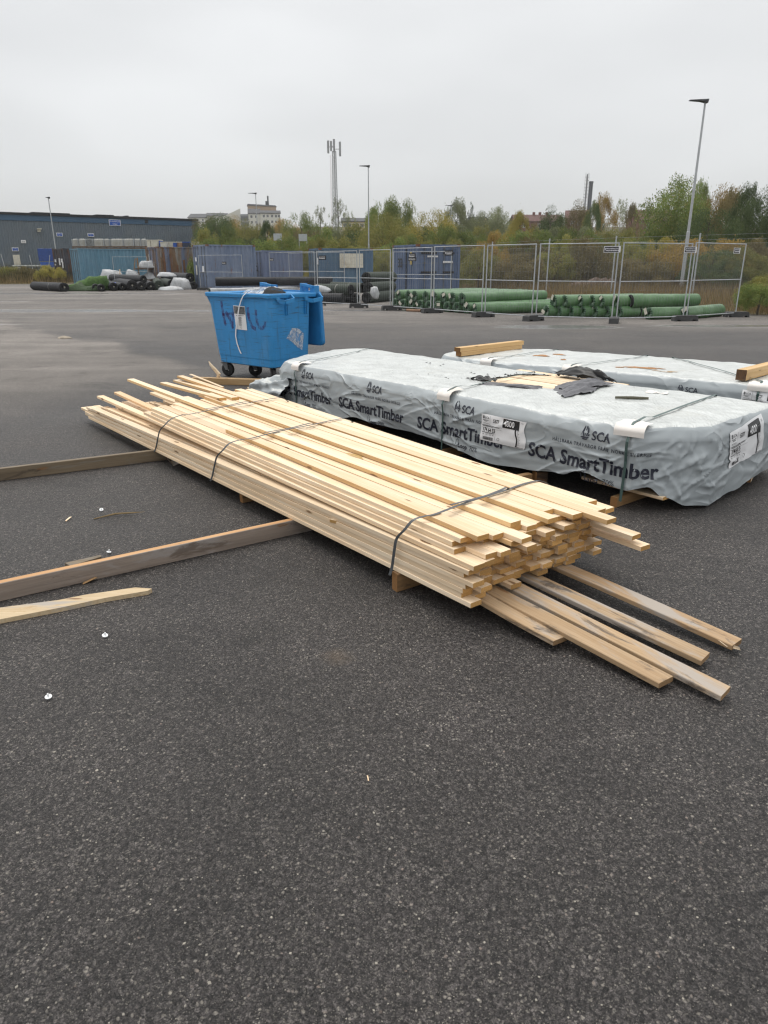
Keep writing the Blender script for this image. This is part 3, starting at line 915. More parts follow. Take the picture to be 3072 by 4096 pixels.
        f4 = 1 - abs(N((u * .8 + .3, z * 9.0 + u * .9, q + 53)) * 3.2)
        r += .0035 * max(0, f1) ** 1.6 + .003 * max(0, f2) ** 1.6 + .001 * max(0, f3) ** 1.5 + .004 * max(0, f4) ** 1.5
        folds = s.fold_lines(u, z)
        r += .0006 * N((u * 14, z * 17, q + 61))
        near_end = smooth(.1, -.5, u) * smooth(-2.6, -1.6, u)
        r += near_end * (.004 * max(0, 1 - abs(N((u * 5 + z * 2, z * 3, q + 71)) * 4.0)) ** 1.4 + .003 * max(0, 1 - abs(N((u * 3 - z * 5, z * 5 + u, q + 75)) * 4.5)) ** 1.4 + .002 * N((u * 4, z * 6, q + 77)))
        far = smooth(3.9, 4.3, u) * smooth(6.9, 6.2, u)
        r += far * (.026 * max(0, 1 - abs(N((u * 4, z * 4 - u, q + 81)) * 3.6)) ** 1.4 + .016 * N((u * 3, z * 4, q + 83)))
        # billows out low down between the straps, pinched where a strap crosses
        belly = .020 * math.sin(math.pi * min(1, max(0, (zz - .12) / .7)))
        pin = 1.0
        for st in s.straps:
            d = abs(u - st)
            pin = min(pin, smooth(0, .35, d))
            r += .010 * math.exp(-(d / .12) ** 2) * abs(N((z * 9, u * 3, q + st))) 
        r += belly * (.25 + .75 * pin) * (.6 + .5 * N((u * .9, 0, q + 5)))
        r *= (.35 + .65 * pin)
        r += folds
        # skirt flares a little at the hem
        r += .035 * smooth(.26, .06, z) * (.5 + N((u * 2.4, 1, q + 95)))
        return r * s.amp
    def top_z(s, x, y):
        N = noise.noise
        q = s.seed
        z = .012 * N((x * 1.1, y * 1.4, q + 3)) + .007 * max(0, 1 - abs(N((x * 2.2 + y * 1.5, y * 2.5, q + 17)) * 3.2)) ** 1.5 + .0045 * N((x * 5, y * 3.2, q + 8)) + .003 * (1 - abs(N((x * 6 - y * 7, y * 5 + x * 2, q + 12)) * 2)) + .0022 * N((x * 14, y * 11, q + 14))
        return z
    EDGE = [(.012, -.062), (.030, -.030), (.044, -.012), (.062, -.004), (.105, 0.0)]
    def side(s, a, z, off=0.0):
        """a point of the side, `off` metres proud of the film"""
        p, n = s.base(a)
        zk = s.zt - .085
        if z <= zk: ins, zz = 0.0, z
        else:                                  # on the rounded upper edge
            f = min(1, (z - zk) / .085) * (len(s.EDGE))
            e = [(0.0, -.085)] + s.EDGE
            i = min(int(f), len(e) - 2)
            k = f - i
            ins = e[i][0] * (1 - k) + e[i + 1][0] * k
            zz = s.zt + e[i][1] * (1 - k) + e[i + 1][1] * k
        fade = 1 - smooth(zk - .05, s.zt, z) * .8
        r = s.relief(a, z) * fade - ins + off
        x, t = p[0] + n[0] * r, p[1] + n[1] * r
        zz += off * smooth(zk, s.zt, z) * .8 + smooth(zk, s.zt, z) * s.top_z(x, -t)
        return Vector((x, -t, zz))
    def top(s, x, t, off=0.0):
        return Vector((x, -t, s.zt + s.top_z(x, -t) + off))
    def mesh(s, hole=None, a_range=None):
        n = int(s.len / s.step)
        As = [s.len * i / n for i in range(n)]
        As = [a - s.A0 for a in As]
        rows = []
        nz = 38
        hz = [s.hem_z(a) for a in As]
        for k in range(nz):
            f = k / (nz - 1)
            rows.append([s.side(a, h + (s.zt - .085 - h) * f) for a, h in zip(As, hz)])
        for k in range(1, len(s.EDGE) + 1):
            rows.append([s.side(a, s.zt - .085 + .085 * k / len(s.EDGE)) for a in As])
        ring = rows[-1]
        s0, s1, tm = s.spine
        m = 52
        for k in range(1, m + 1):
            f = k / m
            row = []
            for p in ring:
                c = Vector((min(max(p.x, s0), s1), -tm, 0))
                x, y = p.x + (c.x - p.x) * f, p.y + (c.y - p.y) * f
                row.append(Vector((x, y, s.zt + s.top_z(x, y))))
            rows.append(row)
        V = np.array([p for r_ in rows for p in r_])
        nr = len(rows)
        i, j = np.meshgrid(np.arange(nr - 1), np.arange(n), indexing='ij')
        j2 = (j + 1) % n
        F = np.stack([i * n + j, i * n + j2, (i + 1) * n + j2, (i + 1) * n + j], -1).reshape(-1, 4)
        F = F[:, ::-1]
        if hole:
            cen = V[F].mean(1)
            keep = ~((cen[:, 2] > s.zt - .03) & inside(cen[:, 0], -cen[:, 1], hole))
            F = F[keep]
        return V, F
def inside(x, y, poly):
    r = np.zeros(len(x), bool)
    n = len(poly)
    for i in range(n):
        x0, y0 = poly[i]; x1, y1 = poly[(i + 1) % n]
        c = ((y0 > y) != (y1 > y)) & (x < (x1 - x0) * (y - y0) / (y1 - y0 + 1e-12) + x0)
        r ^= c
    return r
def ragged(poly, amp, step=.03, seed=0):
    out = []
    for i in range(len(poly)):
        a, b = Vector(poly[i]), Vector(poly[(i + 1) % len(poly)])
        n = max(1, int((b - a).length / step))
        for k in range(n):
            p = a.lerp(b, k / n)
            q = noise.noise((p.x * 9, p.y * 9, seed)) + .7 * noise.noise((p.x * 31, p.y * 31, seed))
            d = (b - a).normalized()
            out.append((p.x + d.y * amp * q, p.y - d.x * amp * q))
    return out
def emblem(fn, size, g):
    """the maker's emblem: slanted bars gathered in a hexagon"""
    S = lambda x, y: fn(x * size, y * size)
    for poly in [[(.02, .42), (.02, .30), (.17, .82), (.17, .94)], [(.20, 1.0), (.12, .70), (.26, .30), (.34, .34), (.28, 1.02)], [(.40, 1.04), (.38, .36), (.48, .36), (.52, 1.0)],
                 [(.56, .98), (.56, .36), (.66, .36), (.80, .72), (.66, .94)], [(.0, .22), (.22, .14), (.74, .14), (.88, .24), (.84, .30), (.10, .30)], [(.18, .06), (.36, .0), (.56, .0), (.72, .06), (.70, .10), (.20, .10)], [(.84, .62), (.74, .36), (.88, .36), (.92, .52)]]:
        g.add([S(*p) for p in poly], [list(range(len(poly)))])
def prints(w, root, s0, zbase, mat, dx=0.0, loop=True, sca=True, seed=0, cut=None):
    """one repeat of the printing on the film; s0 = where the big line starts (reads towards the near end)"""
    OFF = .0045
    f = lambda a0, z0: (lambda x, y: w.side(a0 - x, z0 + y, OFF))
    g = G()
    put_text(g, 'SCA SmartTimber', .140, f(s0, zbase), bold=.0036, maxedge=.03, space=1.0, sx=.95)
    g.build('printed_text', mat, root, kind='stuff')
    g = G()
    put_text(g, 'HÅLLBARA TRÄVAROR FRÅN NORRA SVERIGE', .034, f(s0 - .20, zbase + .148), bold=.0004, maxedge=.03, space=1.25, sx=.86)
    g.build('printed_text', mat, root, kind='stuff')
    if sca:
        g = G()
        emblem(f(s0 - .43, zbase + .198), .074, g)
        put_text(g, 'SCA', .078, f(s0 - .515, zbase + .206), bold=.0012, maxedge=.03)
        g.build('printed_emblem', mat, root, kind='stuff')
    if loop:
        g = G()
        put_text(g, 'Loop', .052, f(s0 - .50, zbase - .078), bold=.0010, maxedge=.03)
        put_text(g, '70%', .052, f(s0 - .635, zbase - .078), maxedge=.03)
        ring = [(math.cos(a) * .017, math.sin(a) * .030) for a in [R(-60 + 24 * i) for i in range(13)]]
        for (x0, y0), (x1, y1) in zip(ring, ring[1:]):
            ff = f(s0 - .485, zbase - .042)
            g.add([ff(x0, y0), ff(x1, y1), ff(x1 * .8, y1 * .86), ff(x0 * .8, y0 * .86)], [(0, 1, 2, 3)])
        g.build('printed_emblem', mat, root, kind='stuff')
def label_sheet(parent, fn, W_, H_, curl=False, cut=True):
    """a printed bundle label: fn(x, y, off) maps the sheet onto its surface"""
    def f(off): return lambda x, y: fn(x, y, off)
    g = G()
    nx, ny = 26, 14
    def edge(x, y):
        xx = x + (.014 * math.sin(y / H_ * 6.5) if cut and x > W_ * .98 else 0)
        return xx, y
    rows = []
    for j in range(ny + 1):
        rows.append([fn(*edge(W_ * i / nx, H_ * j / ny), .007) for i in range(nx + 1)])
    g.grid(rows)
    L = g.build('label', MT['label_white'], parent, smooth_=True)
    k = G()
    def rect(gg, x0, y0, x1, y1, n=4, off=.0095, ny=2):
        ff = f(off)
        for j in range(ny):
            for i in range(n):
                xa, xb = x0 + (x1 - x0) * i / n, x0 + (x1 - x0) * (i + 1) / n
                ya, yb = y0 + (y1 - y0) * j / ny, y0 + (y1 - y0) * (j + 1) / ny
                gg.add([ff(xa, ya), ff(xb, ya), ff(xb, yb), ff(xa, yb)], [(0, 1, 2, 3)])
    u, v = W_, H_
    rect(k, .505 * u, .64 * v, .86 * u, .97 * v, 6, ny=4)          # black box
    for j in range(14):                                             # wavy black edge strip
        y0, y1 = .03 * v + .61 * v * j / 14, .03 * v + .61 * v * (j + 1) / 14
        wv = lambda y: (.800 + .025 * math.sin(y / v * 7.5)) * u
        ff = f(.0095)
        k.add([ff(wv(y0), y0), ff(wv(y0) + .028 * u, y0), ff(wv(y1) + .028 * u, y1), ff(wv(y1), y1)], [(0, 1, 2, 3)])
    rect(k, .80 * u, .022 * v, .985 * u, .034 * v)
    k.build('label_print', MT['label_black'], L, kind='stuff')
    k = G()
    put_text(k, '4800', .30 * v, lambda x, y: fn(.535 * u + x, .71 * v + y, .0125), bold=.0012, maxedge=.03, sx=.80)
    k.build('label_print', MT['label_white'], L, kind='stuff')
    k = G()
    T = lambda txt, x, y, sz, **kw: put_text(k, txt, sz * v, lambda a, b: fn(x * u + a, y * v + b, .0095), maxedge=.04, **kw)
    emblem(lambda a, b: fn(.03 * u + a, .83 * v + b, .0095), .115 * v, k)
    T('SCA', .085, .84, .12)
    T('5377', .28, .74, .185, bold=.0008, sx=.78)
    T('174 64 33', .045, .37, .20, bold=.0008, sx=.78)
    T('SCA', .90, .90, .055)
    T('MADE IN SWEDEN', .04, .66, .036)
    for j, (y, x0, x1, n) in enumerate([(.775, .04, .17, 5), (.735, .07, .14, 4), (.575, .03, .44, 18), (.545, .04, .30, 9), (.31, .04, .32, 10)]):
        x = x0
        while x < x1:
            wd = rp.uniform(.008, .02)
            rect(k, x * u, y * v, min(x1, x + wd) * u, (y + .022) * v, 1, ny=1)
            x += wd + .006
    for (x0, x1, y) in [(.03, .20, .64), (.03, .50, .605), (.03, .50, .50), (.03, .34, .34)]:
        rect(k, x0 * u, y * v, x1 * u, (y + .005) * v, 6, ny=1)
    for x in (.205, .345): rect(k, x * u, (.62 if x < .3 else .10) * v, (x + .003) * u, (.95 if x < .3 else .34) * v, 1, ny=4)
    for i, tx in enumerate(['108', '17,4', '1,824', '832']): T(tx, .05 + .075 * i, .235, .07, sx=.75)
    x = .075                                                         # bar code
    while x < .30:
        wd = rp.choice([.003, .003, .006, .009])
        rect(k, x * u, .05 * v, (x + wd) * u, .17 * v, 1, ny=2)
        x += wd + rp.choice([.003, .005])
    for j in range(16):                                              # ruler ticks
        y = .10 + .52 * j / 15
        x = .845 + .02 * math.sin(y * 7.5)
        rect(k, x * u, y * v, (x + (.045 if j % 3 == 0 else .025)) * u, (y + .007) * v, 1, ny=1)
    for a in range(10):                                              # little crest
        a0, a1 = a * .628, (a + 1) * .628
        q = lambda aa, r_: fn((.425 + r_ * math.cos(aa)) * u, (.16 + r_ * 2.0 * math.sin(aa)) * v, .0095)
        k.add([q(a0, .03), q(a1, .03), q(a1, .024), q(a0, .024)], [(0, 1, 2, 3)])
    k.build('label_print', MT['label_black'], L, kind='stuff')
    return L
def guard(w, st_part, a, t_of_top, width, mat):
    """the white card under a strap, bent over the upper edge"""
    g = G()
    bc, nc = w.base(a)
    tg = Vector((nc[1], nc[0], 0)).normalized()          # along the face
    nv = Vector((nc[0], -nc[1], 0))
    c = Vector((bc[0], -bc[1], 0))
    skew = rp.uniform(-.02, .02)
    rows = []
    for i in range(11):
        f = i / 10
        row = []
        for k in range(5):
            q = c + tg * width * (k / 4 - .5)
            if f < .35:
                z = w.zt - .055 + .05 * (f / .35)
                out = w.relief(a, z) * .3 + .016
                p = q + nv * out + Vector((0, 0, z))
            else:
                d = (f - .35) / .65 * t_of_top
                p = q - nv * (d + .0) + tg * skew * (f - .35)
                p.z = w.zt + .010 + .010 * smooth(0, .05, d) + w.top_z(p.x, p.y) * smooth(0, .08, d) + .006 * math.sin(k * 1.5 + i * .5)
            row.append(p)
        rows.append(row)
    g.grid(rows)
    return g.build('edge_card', mat, st_part, smooth_=True)
def wrap_strap(w, root, a, a_back, w_strap, mat, card=.17, deep=.15, zlow=.06, lean=0.0):
    pts_side = [w.side(a + lean * (1 - i / 7.0), zlow + (w.zt - .02 - zlow) * i / 7, .012 + .014 * (i > 5)) for i in range(8)]
    e = w.side(a, w.zt - .001, .034)
    b = w.side(a_back, w.zt - .001, .012)
    rows, nrm = [], []
    pts = pts_side + [e] + [Vector((e.x + (b.x - e.x) * f, e.y + (b.y - e.y) * f, w.zt + (.009 if f > .15 else .028) + w.top_z(e.x + (b.x - e.x) * f, e.y + (b.y - e.y) * f) + .006 * (1 - abs(2 * f - 1)))) for f in (.05, .11, .2, .35, .5, .65, .8, .92)] + [b]
    pts += [w.side(a_back, w.zt - .1, .012), w.side(a_back, .1, .012)]
    g = G()
    for i, p in enumerate(pts):
        d = (pts[min(i + 1, len(pts) - 1)] - pts[max(i - 1, 0)]).normalized()
        ax = Vector((1, 0, 0)) - d * d.x
        ax.normalize()
        n = d.cross(ax) * .0012
        rows.append([p - ax * w_strap / 2, p + ax * w_strap / 2, p + ax * w_strap / 2 + n, p - ax * w_strap / 2 + n])
    g.grid(rows, close=True)
    st = g.build('strap', mat, root)
    guard(w, st, a, deep, card, MT['card'])
    return st

# ---- the near bundle
W1N = (1.585, 4.525, 0)
W1ANG = math.atan2(.774, -.633)
w1 = Wrap([(.0, .0), (1.4, -.02), (3.0, .0), (4.15, .0), (4.30, .02), (4.36, .06), (4.62, .40), (4.78, .70), (4.90, 1.0), (4.92, 1.40), (4.6, 1.56), (3.0, 1.58), (1.4, 1.56), (.2, 1.62), (-.10, 1.66), (-.20, 1.65), (-.29, 1.56), (-.31, 1.2), (-.325, .80), (-.345, .50), (-.35, .475), (-.34, .45), (-.12, .12), (-.06, .03)],
          .553, [(-2.2, .10), (-1.2, .085), (-.95, .05), (-.62, .022), (-.44, .03), (-.25, .10), (-.15, .165), (0, .135), (.34, .20), (.48, .146), (.8, .105), (1.17, .085), (1.68, .135), (1.97, .162), (2.48, .150), (2.89, .160), (3.29, .085), (3.93, .096), (4.25, .105), (4.6, .06), (5.2, .05)], (0.0, 1.68, 3.93), 3.7)
b1 = thing('wrapped_timber_bundle', 'big grey film-wrapped timber bundle with a torn hole in its top', 'timber bundle', W1N, W1ANG, 'film-wrapped timber bundles')
hole_poly = [(1.86, .62), (1.62, .72), (1.46, .76), (1.30, .84), (1.24, 1.20), (1.26, 1.50), (1.80, 1.52), (2.02, 1.30), (2.02, .90)]
V, F = w1.mesh(ragged(hole_poly, .022, .02, 4))
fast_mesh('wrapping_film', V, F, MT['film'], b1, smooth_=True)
for s0 in (.785, 2.005, 3.185, 4.30):
    prints(w1, b1, s0, .222 if s0 < 3 else .228, MT['ink'], loop=True)
def a_of(w, x, t):
    """arc length of the outline point nearest to (s, t)"""
    d = np.hypot(w.P[:-1, 0] - x, w.P[:-1, 1] - t)
    i = int(d.argmin())
    return ((w.A[i] - w.A0) + w.len / 2) % w.len - w.len / 2
wrap_strap(w1, b1, .0, a_of(w1, .22, 1.6), .020, MT['strap_green'], card=.20)
wrap_strap(w1, b1, 1.70, a_of(w1, 2.0, 1.6), .017, MT['strap_green'], card=.15)
wrap_strap(w1, b1, 3.97, a_of(w1, 4.5, 1.56), .017, MT['strap_green'], card=.14)
label_sheet(b1, lambda x, y, o: w1.side(1.265 - x, .252 + y - .0 * x, o), .44, .205)
# the label on the near end: its lower left corner sits on the end face
aL = a_of(w1, -.33, .68)
label_sheet(b1, lambda x, y, o: w1.side(aL + .0 - x, .235 + y + .06 * x, o), .56, .24)
# boards showing in the torn hole
for k in range(7):
    t0 = .50 + k * .164
    g = plank_geo(G(), 1.25, .15, .03)
    o = g.build('plank', [MT['spruce'], MT['spruce_end']], b1)
    o.matrix_local = Matrix.Translation((1.05 + rp.uniform(-.02, .02), -t0 - .15, .506 + rp.uniform(0, .010)))
# torn flaps
def patch(root, name, mat, corners, n, lift, seed, jag=.02):
    """a limp piece of torn film between four corners (x, y, z), folded and frayed along its rim"""
    a, b, c, d = [Vector(p) for p in corners]
    n = 30
    N = noise.noise
    rows = []
    for i in range(n + 1):
        u = i / n
        r_ = []
        for j in range(n + 1):
            v = j / n
            # uneven outline: the rim wanders in and out
            uu = u + (.075 * N((v * 4, seed, 0)) + .014 * N((v * 17, seed, 3))) * (2 * abs(u - .5)) ** 2
            vv = v + (.075 * N((u * 4, seed, 6)) + .014 * N((u * 17, seed, 9))) * (2 * abs(v - .5)) ** 2
            p = (a * (1 - uu) + b * uu) * (1 - vv) + (d * (1 - uu) + c * uu) * vv
            fold = math.sin((u * 2.3 + v * 5.2 + .6 * N((u * 2, v * 2, seed))) * 3.0)
            fold2 = 1 - abs(N((u * 3.0 + v * 1.5, v * 5.0 - u, seed + 8)) * 3.2)
            z = lift * math.sin(math.pi * u) ** .8 * (.35 + .65 * math.sin(math.pi * v)) + .008 * fold + .009 * max(0, fold2) ** 1.3 + .002 * N((u * 9, v * 9, seed))
            e = min(u, 1 - u, v, 1 - v)
            z += .006 * (1 - smooth(0, .10, e)) * (.3 + N((u * 7, v * 7, seed + 2)))      # curling rim
            r_.append(p + Vector((0, 0, z)))
        rows.append(r_)
    g = G()
    g.grid(rows)
    return g.build(name, mat, root, smooth_=True)
patch(b1, 'torn_flap', MT['film_grey'], [(1.30, -.86, .560), (1.08, -1.30, .570), (.93, -.90, .556), (.95, -.56, .552)], 16, .022, 1.5, .006)
patch(b1, 'torn_flap', MT['film_grey'], [(1.30, -1.50, .570), (1.28, -.90, .565), (1.03, -.74, .562), (1.05, -1.38, .566)], 16, .035, 2.5, .006)
patch(b1, 'torn_flap', MT['film_dark'], [(1.84, -1.56, .560), (1.34, -1.58, .566), (1.06, -1.46, .566), (1.26, -1.50, .562)], 12, .085, 5.5, .006)
patch(b1, 'torn_flap', MT['film_dark'], [(1.74, -1.62, .556), (1.28, -1.60, .556), (1.20, -1.46, .560), (1.72, -1.45, .560)], 12, .095, 7.5, .006)
patch(b1, 'torn_flap', MT['film_grey'], [(1.84, -.60, .560), (1.34, -.80, .560), (1.30, -.70, .552), (1.80, -.50, .552)], 14, .010, 9.5, .006)
patch(b1, 'torn_flap', MT['film_dark'], [(2.10, -.62, .560), (1.86, -.66, .562), (1.80, -.74, .566), (2.02, -.82, .562)], 9, .030, 11.5, .02)
g = G()
for i in range(30):                                   # black tatters along the torn rim
    f = i / 29
    p = Vector((2.0, -.64, .556)).lerp(Vector((2.02, -1.30, .556)), f / .55) if f < .55 else Vector((2.02, -1.30, .556)).lerp(Vector((1.5, -1.54, .556)), (f - .55) / .45)
    p = p + Vector((rp.uniform(-.02, .05), rp.uniform(-.02, .02), 0))
    d = Vector((rp.uniform(-1, 1), rp.uniform(-1, 1), 0)).normalized() * rp.uniform(.008, .022)
    h = Vector((rp.uniform(-.015, .015), rp.uniform(-.015, .015), rp.uniform(.004, .018)))
    g.add([p - d, p + d, p + d * .4 + h, p - d * .3 + h * .8], [(0, 1, 2, 3)])
for i in range(22):
    cx, cy = rp.choice([(2.35, -.55), (2.15, -.70), (3.05, -1.12), (2.25, -.95)])
    p = Vector((cx + rp.gauss(0, .10), cy + rp.gauss(0, .045), .558))
    d = Vector((rp.uniform(-1, 1), rp.uniform(-1, 1), 0)).normalized() * rp.uniform(.005, .02)
    e = Vector((-d.y, d.x, 0)) * rp.uniform(.4, 1.2)
    g.add([p - d, p - e, p + d, p + e + Vector((0, 0, .006))], [(0, 1, 2, 3)])
g.build('torn_tatters', MT['film_dark'], b1, kind='stuff')
# gathered tail of film at the far end, low down
def tail_at(u, a, off=0.0):
    c = Vector((4.05 + .98 * u, -.10 + .05 * math.sin(u * 3), .235 - .115 * u))
    rad = (.205 - .085 * u) * math.sqrt(max(0.0004, 1 - max(0, (u - .80) / .20) ** 2))
    q = 1 + .18 * noise.noise((math.cos(a) * 2.2, math.sin(a) * 2.2, u * 2.2)) + .30 * max(0, 1 - abs(noise.noise((a * 1.1 + u * 1.5, u * 1.2, 4)) * 3.4)) ** 1.3 + .12 * max(0, 1 - abs(noise.noise((a * 2.3 - u * 3.5, u * 4, 9)) * 3.2))
    rr = rad * q * .86 + off
    p = c + Vector((.05 * math.cos(a * 3 + u * 4) * u, math.cos(a) * rr * 1.1, math.sin(a) * rr))
    p.z = max(.012 + off, p.z)
    return p
g = G()
rows = [[tail_at(i / 44, 2 * math.pi * k / 72) for k in range(72)] for i in range(45)]
g.grid([list(reversed(r_)) for r_ in rows], close=True)
g.build('film_tail', MT['film'], b1, smooth_=True)
g = G()
for (u, a, txt, sz) in [(.93, 2.55, 'NSÖ', .045), (.80, 2.75, 'SVERIGE', .028), (.74, 3.35, 'Sma', .10)]:
    put_text(g, txt, sz, lambda x, y: tail_at(min(1, max(0, u - x / .98)), a - y * 7, .006), bold=.001, maxedge=.02)
g.build('printed_text', MT['ink'], b1, kind='stuff')
# small things lying on the near bundle
def on_w1(x, t, dz=0): return Matrix.Translation(W1N) @ Matrix.Rotation(W1ANG, 4, 'Z') @ Vector((x, -t, .553 + w1.top_z(x, -t) + dz))
o = G().tube([(-.125, 0, .011), (0, .003, .012), (.125, 0, .010)], [.010, .012, .010], 7).build('stick', simple('mossy_stick', (.10, .095, .065), .9, var=.4))
o.location = on_w1(.565, .91); o.rotation_euler = (0, 0, R(-8))
tag(o, 'short dark round stick lying on top of the torn wrapped bundle', 'stick')
g = G()
g.grid([[(-.085 + .17 * i / 6, -.045 + .09 * j / 4, .005 + .010 * math.sin(i * 1.2) * (j / 4) + .006 * (i == 3)) for i in range(7)] for j in range(5)])
g.grid([[(-.085 + .17 * i / 6, -.045 + .09 * j / 4, .003 + .010 * math.sin(i * 1.2) * (j / 4) + .006 * (i == 3)) for i in range(7)] for j in range(5)])
o = g.build('card_scrap', MT['card']); o.location = on_w1(.585, 1.30); o.rotation_euler = (0, 0, R(-24))
tag(o, 'crumpled white card scrap lying flat on top of the torn wrapped bundle', 'card')
# what it rests on
def wl(M0, ang, x, t, z): return Matrix.Translation(M0) @ Matrix.Rotation(ang, 4, 'Z') @ Vector((x, -t, z))
for lab, a, b in [('orange bearer ends below the nearest green strap of the torn wrapped bundle', (.03, .0), (.03, 1.5)), ('bearer end below the middle green strap of the torn wrapped bundle', (1.70, .0), (1.70, 1.5)), ('bearer end below the farthest strap of the torn wrapped bundle', (3.93, .02), (3.93, 1.5))]:
    beam('bearer', lab, 'bearer', wl(W1N, W1ANG, a[0], a[1], 0), wl(W1N, W1ANG, b[0], b[1], 0), .05, .07, BE, GB)
beam('bearer', 'pale lath along the foot of the torn wrapped bundle beyond the nearest strap', 'bearer', wl(W1N, W1ANG, .42, .135, .086), wl(W1N, W1ANG, -.22, .135, .086), .09, .022, [MT['spruce'], MT['spruce_end']], GB)
beam('bearer', 'orange wooden bearer ends under the labelled end of the torn wrapped bundle', 'bearer', wl(W1N, W1ANG, -.30, 1.22, .02), wl(W1N, W1ANG, -.14, 1.72, .02), .10, .08, [MT['spruce'], MT['bearer_end']], GB)

# ---- the bundle behind it
W2N = (3.33, 6.69, 0)
W2ANG = math.atan2(.61, -.79)
w2 = Wrap([(.0, .0), (1.2, .04), (2.4, .0), (3.1, .02), (3.5, .14), (3.62, .6), (3.5, 1.1), (3.1, 1.4), (2.5, 1.62), (1.2, 1.60), (.0, 1.60), (-1.2, 1.60), (-1.5, 1.5), (-1.6, .8), (-1.5, .1), (-1.2, .0)],
          .50, [(-3, .06), (0, .07), (3, .06), (6, .06)], (-.12, 1.68, 2.72), 11.3, amp=.62, step=.018, spine=(-.8, 2.8, .8))
b2 = thing('wrapped_timber_bundle', 'grey film-wrapped timber bundle behind, with rust stains and wood blocks on top', 'timber bundle', W2N, W2ANG, 'film-wrapped timber bundles')
V, F = w2.mesh()
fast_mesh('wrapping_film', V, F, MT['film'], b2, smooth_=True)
wrap_strap(w2, b2, -.17, 7.0, .022, MT['strap_green'], card=.20)
wrap_strap(w2, b2, 1.70, a_of(w2, 1.48, 1.6), .018, MT['strap_green'], card=.17)
wrap_strap(w2, b2, 2.72, a_of(w2, 2.5, 1.6), .017, MT['strap_green'], card=.15)
for s0 in (1.02, 2.3):
    g = G()
    f = lambda x, y: w2.side(s0 - .46 - x, .36 + y, .004)
    emblem(f, .066, g)
    put_text(g, 'SCA', .066, lambda x, y: f(x + .075, y + .01), bold=.0006, maxedge=.03)
    g.build('printed_emblem', MT['ink'], b2)
    g = G()
    put_text(g, 'SCA SmartTimber', .128, lambda x, y: w2.side(s0 - x, .17 + y, .004), bold=.0022, maxedge=.03)
    g.build('printed_text', MT['ink'], b2)
label_sheet(b2, lambda x, y, o: w2.side(-.03 - x, .245 + y, o), .44, .19)
def blot(root, name, mat, pts, seed, n=26, off=.0035):
    g = G()
    for (cx, ct, rx, rt) in pts:
        P = []
        for i in range(n):
            a = 2 * math.pi * i / n
            k = 1 + .55 * noise.noise((math.cos(a) * 2 + seed, math.sin(a) * 2, cx)) + .35 * noise.noise((math.cos(a) * 6 + seed, math.sin(a) * 6, cx))
            P.append((cx + rx * k * math.cos(a), ct + rt * k * math.sin(a)))
        rings = [[w2.top(cx + (x - cx) * f, ct + (t - ct) * f, off) for x, t in P] for f in (1, .66, .33, .05)]
        g.grid(rings, close=True)
    return g.build(name, mat, root)
blot(b2, 'rust_stain', MT['rust_stain'], [(1.08, .42, .19, .055), (1.28, .36, .05, .05), (.93, .50, .10, .025), (2.42, .80, .11, .07), (2.30, 1.05, .09, .045), (2.02, .57, .035, .03)], 2.0)
blot(b2, 'rust_stain', simple('pale_rust_stain', (.42, .29, .17), .6, var=.3, scale=20), [(.80, .30, .10, .025), (.72, .36, .05, .03)], 3.0)
def on_w2(x, t, z): return wl(W2N, W2ANG, x, t, .50 + z)
PB = [wood_mat('block_pine', (.62, .42, .21), (.50, .31, .13), orange_max=.3), MT['bearer_end']]
GK = 'wood blocks on the far wrapped bundle'
beam('wood_block', 'pine block on the far wrapped bundle, lower of the stacked pair', 'wood block', on_w2(3.12, .11, .008), on_w2(2.93, 1.30, .008), .09, .05, PB, GK)
beam('wood_block', 'pine block on the far wrapped bundle, upper of the stacked pair', 'wood block', on_w2(3.13, .10, .059), on_w2(2.92, 1.32, .059), .10, .05, PB, GK)
blk = beam('wood_block', 'notched pine timber with a dark end lying across the far wrapped bundle', 'wood block', on_w2(-.02, .12, .010), on_w2(-.20, 1.35, .010), .095, .10, [PB[0], MT['dark_bearer']], GK)

# ================================================================== blue waste bin
tb = NT('blue_bin_plastic')
vb = tb.co()
fb = tb.noise(vb, 2.6, 5, .62)
cb = tb.scale((.028, .245, .55), tb.rng(fb, .25, .75, .84, 1.14))
cb = tb.mix(tb.rng(tb.noise(tb.map(vb, (1.5, 1.5, .5)), 2.2, 7, .7, .4), .54, .72, 0, .55), cb, (.09, .29, .56))       # faded, chalky
scr = tb.noise(tb.map(vb, (.8, .8, 14), rot=(0, .12, 0)), 4.0, 6, .7)
cb = tb.mix(tb.rng(scr, .56, .66, 0, .75), cb, (.035, .06, .09))                                                        # scrapes running along the side
cb = tb.mix(tb.rng(tb.noise(tb.map(vb, (9, 9, .8)), 1.6, 6, .7), .55, .70, 0, .5), cb, (.04, .07, .10))               # grime runs
cb = tb.mix(tb.rng(tb.noise(vb, 24, 4, .7), .70, .76, 0, .6), cb, (.30, .40, .50))
MT['bin'] = tb.done(cb, tb.rng(fb, .3, .7, .36, .52), tb.bump(scr, .12, .004))
MT['bin_lid'] = simple('blue_lid_plastic', (.028, .225, .52), .40, var=.12)
MT['rubber'] = simple('black_rubber', (.014, .014, .015), .7, var=.2)
MT['steel'] = simple('dull_steel', (.16, .165, .17), .45, metal=.6, var=.2)
tz = NT('purple_spray_paint')
sp_ = tz.noise(tz.map(tz.co(), (1, 1, .6)), 26, 6, .75)
MT['spray'] = tz.done((.10, .028, .15), .75, Alpha=tz.rng(sp_, .38, .62, .06, .72))
MT['galv'] = simple('galvanised_steel', (.43, .45, .465), .42, metal=.35, var=.16, scale=3)
MT['black_bag'] = simple('black_bag', (.006, .006, .007), .62, var=.3, bump=.3, spec=.25)
tz = NT('clear_plastic')
